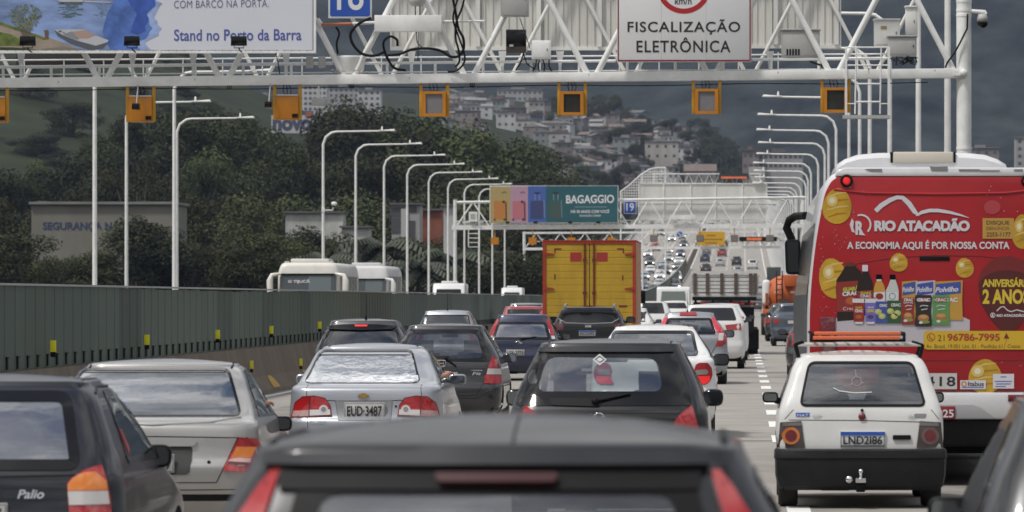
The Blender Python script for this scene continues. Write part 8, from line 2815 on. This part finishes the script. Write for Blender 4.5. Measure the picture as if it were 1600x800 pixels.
def house(X, Y, w, d, h, wm, rt, rm, label, group=None, nx=3, ny=2, rz=0., cat='house', name='house', z=None, ww=1.2, wh=1.2, sink=3.):
 z = ground_z(X, Y) if z is None else z
 t = thing(name, label, cat, (X, Y, z), group, rz)
 mb = MB(); mb.box(-w / 2, w / 2, -d / 2, d / 2, -sink, h); mb.build('wall', [wm], t)
 mb = MB()
 if rt == 'gable':
  mb.prism([(-d / 2 - .4, h + .004), (d / 2 + .4, h + .004), (0, h + d * .22)], -w / 2 - .4, w / 2 + .4, axis='x')
 elif rt == 'side':
  mb.prism([(-w / 2 - .4, h + .004), (w / 2 + .4, h + .004), (0, h + w * .2)], -d / 2 - .3, d / 2 + .3)
 else:
  mb.box(-w / 2 - .3, w / 2 + .3, -d / 2 - .5, d / 2 + .3, h + .004, h + .35)
  if rt == 'flat': mb.box(-w * .2, w * .1, -d * .2, d * .2, h + .35, h + 1.6)
 mb.build('roof', [rm], t)
 fh = h / ny
 for j in range(ny):
  for i in range(nx):
   window_copy(t, -w / 2 + w * (i + .5) / nx, -d / 2 - .02, fh * (j + .52), ww, wh)
 return t
# rows of houses on the far hillside
random.seed(31)
cols = ['white', 'cream', 'grey', 'bare brick', 'pale green', 'pinkish', 'bluish', 'bare concrete']
n = 0
for i in range(190):
 px = random.uniform(862, 1108) if i % 5 else random.uniform(700, 870)
 Y = random.uniform(2150, 2900) if i % 5 else random.uniform(2400, 2780)
 if px > 1095: Y = random.uniform(2200, 2500)
 k = random.choice([0, 0, 1, 1, 2, 3, 4, 5, 6, 7, 7])
 w, h, d = random.uniform(5, 12), random.choice([3., 5.2, 5.8, 8.]), random.uniform(5, 8)
 house(X_(px, Y), Y, w, d, h, WALLS[k], random.choice(['flat', 'flat', 'gable', 'side']), random.choice(ROOFS), 'one of many small %s houses crowding the far hillside' % cols[k], 'small %s houses on the far hillside' % cols[k], random.randint(2, 4), max(1, int(h / 2.9)), random.uniform(-.5, .5))
def hz(px, py, Y): return Z_(py, Y)
def block(x0, x1, y0, y1, Y, wm, label, nx, ny, rt='flat', rm=1, d=12., cat='building', name='apartment_block', ww=1.3, wh=1.3):
 z0 = Z_(y1, Y)
 return house((X_(x0, Y) + X_(x1, Y)) / 2, Y, (x1 - x0) * Y / F, d, (y1 - y0) * Y / F, WALLS[wm], rt, ROOFS[rm], label, 'apartment blocks on the far hill' if cat == 'building' else None, nx, ny, 0., cat, name, z0, ww, wh, 30.)
block(778, 848, 141, 206, 3000, 2, 'large grey apartment block with a plain end, highest on the far hill', 9, 7)
block(706, 772, 150, 200, 2940, 1, 'long cream apartment block beside the highest one, behind treetops', 9, 5)
block(748, 806, 162, 215, 2900, 0, 'white apartment block with many small windows before the grey one', 8, 6)
block(812, 834, 168, 214, 2860, 0, 'narrow white tower in front of the large grey block', 3, 5)
block(770, 788, 186, 222, 2800, 0, 'small white block low among the treetops', 2, 3)
block(468, 512, 134, 175, 2600, 0, 'white apartment block above the wood, near the little grey box', 6, 5)
block(515, 562, 138, 178, 2660, 2, 'grey white apartment block above the wood, left of the grey camera window', 6, 5)
block(560, 596, 142, 176, 2560, 0, 'white block peeping between treetops above the wood', 4, 4)
block(402, 428, 150, 180, 2500, 6, 'bluish block between treetops beside the plain orange camera', 3, 3)
block(872, 1062, 262, 281, 2330, 0, 'long low white factory hall on the hillside above the pale sign back', 20, 2, cat='hall', name='factory_hall', d=20)
block(958, 1000, 216, 250, 2500, 4, 'large pale green house with balconies in the middle of the hillside', 4, 3, cat='house', name='house')
block(1008, 1060, 222, 252, 2450, 1, 'wide cream building with few windows, right part of the hillside', 4, 2, cat='house', name='house')
block(1185, 1254, 239, 266, 1950, 2, 'grey school-like building with a row of windows behind the right lamp arms', 9, 2, cat='building', name='school_building', rm=2)
block(1160, 1186, 236, 268, 1940, 5, 'pinkish end building beside the school-like one', 3, 2, cat='building', name='school_building', rm=0)
block(1070, 1118, 268, 288, 1800, 7, 'brown roofed house above the message gantry', 3, 1, 'gable', 0, cat='house', name='house')
block(1586, 1660, 216, 262, 2100, 2, 'grey building at the right edge above the bus', 6, 4, cat='building', name='building')
block(1508, 1560, 232, 262, 2300, 7, 'dull building low behind the gantry column', 4, 2, cat='building', name='building')
# warehouse with painted slogan
t = block(62, 282, 321, 405, 690, 7, 'long drab warehouse wall with big painted blue letters, among the trees', 1, 1, 'plain', cat='warehouse', name='warehouse', d=16)
for ch in list(t.children):
 if ch.name.startswith('window'): bpy.data.objects.remove(ch)
 elif ch.name.startswith('wall'):
  ch.data.materials.clear(); ch.data.materials.append(mat('warehouse_wall', (.20, .19, .16), .9, var=.15, vscale=.2, streak=.3))
Y = 690 - 8
d = Decal(lambda a, b: (X_(a, Y), Z_(b, Y)), Y - .02, .02)
d.text('SEGURANÇA N', 67, 347, 175, 362, mat('wall_letters', (.035, .055, .12), .8), 1, bold=.03)
o = d.build('lettering', None)
o.parent = t; o.matrix_parent_inverse = Matrix.Translation(-t.location)
mb = MB()
for px in range(62, 130, 9):
 mb.tube([P(px, 321, 692), P(px, 313 if px < 80 else 315, 692)], .06, 5)
mb.tube([P(60, 315, 692), P(130, 317, 692)], .05, 5); mb.tube([P(62, 321, 692), P(140, 320.5, 692)], .09, 5)
o = mb.build('roof_rail', [mat('rusty_rail', (.16, .14, .10), .8)]); o.parent = t; o.matrix_parent_inverse = Matrix.Translation(-t.location)
# stained white walls and house with red wall
def flat_wall(x0, x1, y0, y1, Y, m, label, d=5., extra=True):
 t = thing('house', label, 'house', (X_((x0 + x1) / 2, Y), Y, Z_(y1, Y)))
 w, h = (x1 - x0) * Y / F, (y1 - y0) * Y / F
 mb = MB(); mb.box(-w / 2, w / 2, 0, d, -4, h); mb.build('wall', [m], t)
 mb = MB(); mb.box(-w / 2 - .3, w / 2 + .3, -.4, d + .3, h + .004, h + .25); mb.build('roof', [ROOFS[2]], t)
 return t
STW = mat('stained_white', (.46, .455, .43), .9, var=.35, vscale=.45, streak=.4)
flat_wall(446, 536, 333, 362, 655, STW, 'long low white wall streaked with dirt, between trees')
flat_wall(534, 576, 356, 395, 645, STW, 'small white stained wall below the long one')
t = flat_wall(612, 656, 320, 392, 660, WALLS[2], 'grey and white house with dark openings beside a red wall', 6)
for (px, py, w, h) in ((621, 331, 2.0, 1.2), (645, 326, 1.0, 1.0), (619, 352, 1.3, 2.), (640, 358, 1.4, 2.2)):
 window_copy(t, X_(px, 660) - t.location.x, -.03, Z_(py, 660) - t.location.z, w, h)
mb = MB(); mb.box(X_(626, 659) - t.location.x, X_(636, 659) - t.location.x, -.25, -.02, -3, Z_(326, 659) - t.location.z); mb.build('white_pillar', [WALLS[0]], t)
flat_wall(655, 690, 329, 392, 668, mat('red_wall', (.26, .095, .06), .9, var=.25, vscale=.4), 'rust red wall of a low house in front of the trees', 6)
flat_wall(693, 709, 322, 362, 600, WALLS[0], 'narrow white wall partly behind a lamp post')
flat_wall(745, 800, 395, 440, 640, WALLS[2], 'grey shed behind the far lamp posts near the end of the wall')
flat_wall(1268, 1290, 330, 380, 900, WALLS[2], 'grey house hidden beyond the bus mirror')
# novo sign
t = thing('shop_sign', 'white sign with dark lettering novo above the wood', 'sign')
Y = 1022.
mb = MB(); mb.box(X_(424, Y), X_(490, Y), Y, Y + .4, Z_(208, Y), Z_(180, Y)); mb.build('panel', [mat('novo_white', (.50, .50, .52), .5)], t)
mb = MB()
for px in (432, 482): c = P(px, 208, Y); mb.tube([(c[0], Y + .3, ground_z(c[0], Y) - 1), (c[0], Y + .3, c[2])], .2, 6)
mb.build('post', [GREY_BOX], t)
d = Decal(lambda a, b: (X_(a, Y), Z_(b, Y)), Y - .02, .03)
d.text('novo', 426, 186, 487, 204.5, mat('novo_letters', (.075, .085, .135), .6), 1, bold=.05); d.poly([(478, 176), (487, 174), (488, 182), (479, 183)], mat('novo_orange', (.40, .12, .04), .5), 2)
d.rect(477, 173, 490, 184, mat('novo_blue', (.10, .13, .25), .5), 1)
d.build('lettering', t)
# ================================================================ people in the cars
def skin_body(name, verts, edges, radii, m, parent, root=0, levels=1):
 me = bpy.data.meshes.new(name)
 me.from_pydata(verts, edges, [])
 o = bpy.data.objects.new(name, me); COL.objects.link(o)
 md = o.modifiers.new('skin', 'SKIN')
 md.use_smooth_shade = True
 for i, r in enumerate(radii):
  me.skin_vertices[0].data[i].radius = r if isinstance(r, tuple) else (r, r)
 me.skin_vertices[0].data[root].use_root = True
 sb = o.modifiers.new('sub', 'SUBSURF'); sb.levels = levels; sb.render_levels = levels
 dg = bpy.context.evaluated_depsgraph_get()
 m2 = bpy.data.meshes.new_from_object(o.evaluated_get(dg))
 bpy.data.objects.remove(o)
 for k in (m if isinstance(m, list) else [m]): m2.materials.append(k)
 o = bpy.data.objects.new(name, m2); COL.objects.link(o)
 o.parent = parent
 for p in m2.polygons: p.use_smooth = True
 return o
def person(car, side, label, shirt, arm_out=False, hair=HAIR, dz=.0, tuck=0.):
 """seated figure: hips, trunk, neck and head with a face, arms to the wheel or one arm laid out of the window"""
 c = car
 x0 = side * c.W * .215
 ys = c.L - 2.15
 t = thing('person', label, 'person', (c.root.location.x + x0, c.root.location.y + ys, c.root.location.z + dz))
 V, E, R = [], [], []
 def add(p, r, par=None):
  V.append(p); R.append(r)
  if par is not None: E.append((par, len(V) - 1))
  return len(V) - 1
 hip = add((0, .12, .60), (.15, .12))
 w1 = add((0, .07, .75), (.14, .10), hip); ch = add((0, .0, .93), (.165, .11), w1); sh = add((0, -.04, 1.05), (.13, .09), ch)
 nk = add((0, -.03, 1.13), .055, sh); hd0 = add((0, -.02, 1.19), .07, nk); hd = add((0, -.01, 1.26), (.082, .098), hd0); hd2 = add((0, -.02, 1.325), (.07, .085), hd)
 ns = add((0, .092, 1.25), .016, hd);
 for sg in (-1, 1):
  add((sg * .088, -.015, 1.255), .018, hd)
  k = add((sg * .10, .50, .62), .075, hip); f = add((sg * .10, .85, .38), .05, k); add((sg * .10, .95, .34), .04, f)
 hands = []
 for sg in (-1, 1):
  s1 = add((sg * .19, -.03, 1.03), .058, sh)
  if arm_out and sg == side:
   wx = side * (c.W / 2 * .93 - tuck) - x0
   el = add((wx - side * .06, .06, c.zb + .06), .043, s1)
   wr = add((wx - side * .01, .28, c.zb + .10), .028, el)
   hands.append((Vector((wx - side * .01, .28, c.zb + .10)), Vector((side * .15, .9, .1)).normalized(), Vector((side * .3, 0, .9)), len(V) - 1))
  else:
   el = add((sg * .25, .18, .83), .043, s1); wr = add((sg * .14, .40, .92), .03, el)
   hands.append((Vector((sg * .14, .40, .92)), Vector((-sg * .2, 1, .25)).normalized(), Vector((0, -.2, 1)), len(V) - 1))
 for (p, d, u, wi) in hands:          # palm, four fingers and a thumb on each hand
  sx = d.cross(u).normalized(); u = sx.cross(d).normalized()
  pm = add(tuple(p + d * .045), (.034, .016), wi); pm2 = add(tuple(p + d * .085), (.036, .013), pm)
  for k, (o_, l) in enumerate(((-.030, .062), (-.010, .075), (.010, .070), (.029, .052))):
   a = add(tuple(p + d * .095 + sx * o_), .0095, pm2)
   b = add(tuple(p + d * (.095 + l * .55) + sx * o_ * 1.15 - u * .008), .0085, a); add(tuple(p + d * (.095 + l) + sx * o_ * 1.2 - u * .030), .0072, b)
  th = add(tuple(p + d * .05 - sx * .045), .011, pm); add(tuple(p + d * .085 - sx * .066 - u * .008), .009, th)
 b = skin_body('body', V, E, R, [SKIN, shirt], t)
 for p in b.data.polygons:
  z = sum(b.data.vertices[i].co.z for i in p.vertices) / len(p.vertices)
  co = b.data.vertices[p.vertices[0]].co
  r = math.hypot(co.x, 0)
  if z < 1.10 and r < .27 and co.y < .27: p.material_index = 1
  if z < .72: p.material_index = 1
 mb = MB()
 mb.blob((0, -.032, 1.292), (.092, .105, .090), nu=16, nv=10)
 mb.blob((0, -.055, 1.235), (.080, .075, .075), nu=14, nv=8)
 mb.build('hair', [hair], t)
 mb = MB()
 for sg in (-1, 1): mb.blob((sg * .032, .078, 1.272), (.013, .010, .010), nu=8, nv=6)
 mb.build('eyes', [mat('eye_white', (.6, .6, .58), .3)], t)
 mb = MB(); mb.blob((0, .083, 1.205), (.026, .010, .008), nu=10, nv=6); mb.build('mouth', [mat('lips', (.30, .10, .08), .5)], t)
 return t
SH = lambda n, c: mat('shirt_' + n, c, .9, var=.1, vscale=12)
person(FOX, -1, 'driver of the black hatchback in dark clothes behind the wheel', SH('dark', (.03, .032, .04)))
person(EUD, 1, 'passenger in the silver saloon, bare forearm and hand out of the right window', SH('grey', (.2, .2, .21)), True)
person(ASTRA, 1, 'passenger in the champagne saloon, arm resting on the right window ledge', SH('blue', (.06, .09, .2)), True, tuck=.10)
person(UN, 1, 'passenger in the old white hatchback, hand out by the right mirror', SH('red', (.28, .05, .05)), True)
person(UN, -1, 'driver of the old white hatchback seen dimly through the rear glass', SH('green', (.08, .12, .1)))
# rider of the far motorcycle
Yv = 740.
t = thing('person', 'rider in black seated on the far motorcycle with a dark helmet', 'person', ((1109 - VX) * Yv / F, Yv, road_z(Yv)))
V = [(0, .62, .95), (0, .66, 1.2), (0, .74, 1.42), (0, .78, 1.55), (0, .80, 1.66), (-.22, .75, 1.40), (-.32, 1.0, 1.15), (-.31, 1.28, 1.07), (.22, .75, 1.40), (.32, 1.0, 1.15), (.31, 1.28, 1.07), (-.2, 1.0, .85), (-.2, .85, .42), (.2, 1.0, .85), (.2, .85, .42)]
E = [(0, 1), (1, 2), (2, 3), (3, 4), (2, 5), (5, 6), (6, 7), (2, 8), (8, 9), (9, 10), (0, 11), (11, 12), (0, 13), (13, 14)]
skin_body('body', V, E, [.16, .16, .17, .06, .08, .07, .05, .04, .07, .05, .04, .09, .06, .09, .06], SH('black', (.02, .02, .022)), t)
mb = MB(); mb.blob((0, .80, 1.70), (.14, .16, .15)); mb.build('helmet', [BLACKG], t)
# ================================================================ haze
hm = bpy.data.materials.new('haze_air'); hm.use_nodes = True
nn_, ll_ = hm.node_tree.nodes, hm.node_tree.links
nn_.remove(nn_['Principled BSDF'])
pv = nn_.new('ShaderNodeVolumePrincipled')
pv.inputs['Color'].default_value = (.56, .67, .96, 1)
pv.inputs['Density'].default_value = HAZE_D
pv.inputs['Anisotropy'].default_value = 0.
ll_.new(pv.outputs[0], nn_['Material Output'].inputs['Volume'])
mb = MB(); mb.box(-2750, 2750, -520, 7150, -12, 760)
hz_o = mb.build('haze', [hm])
hz_o['kind'] = 'stuff'
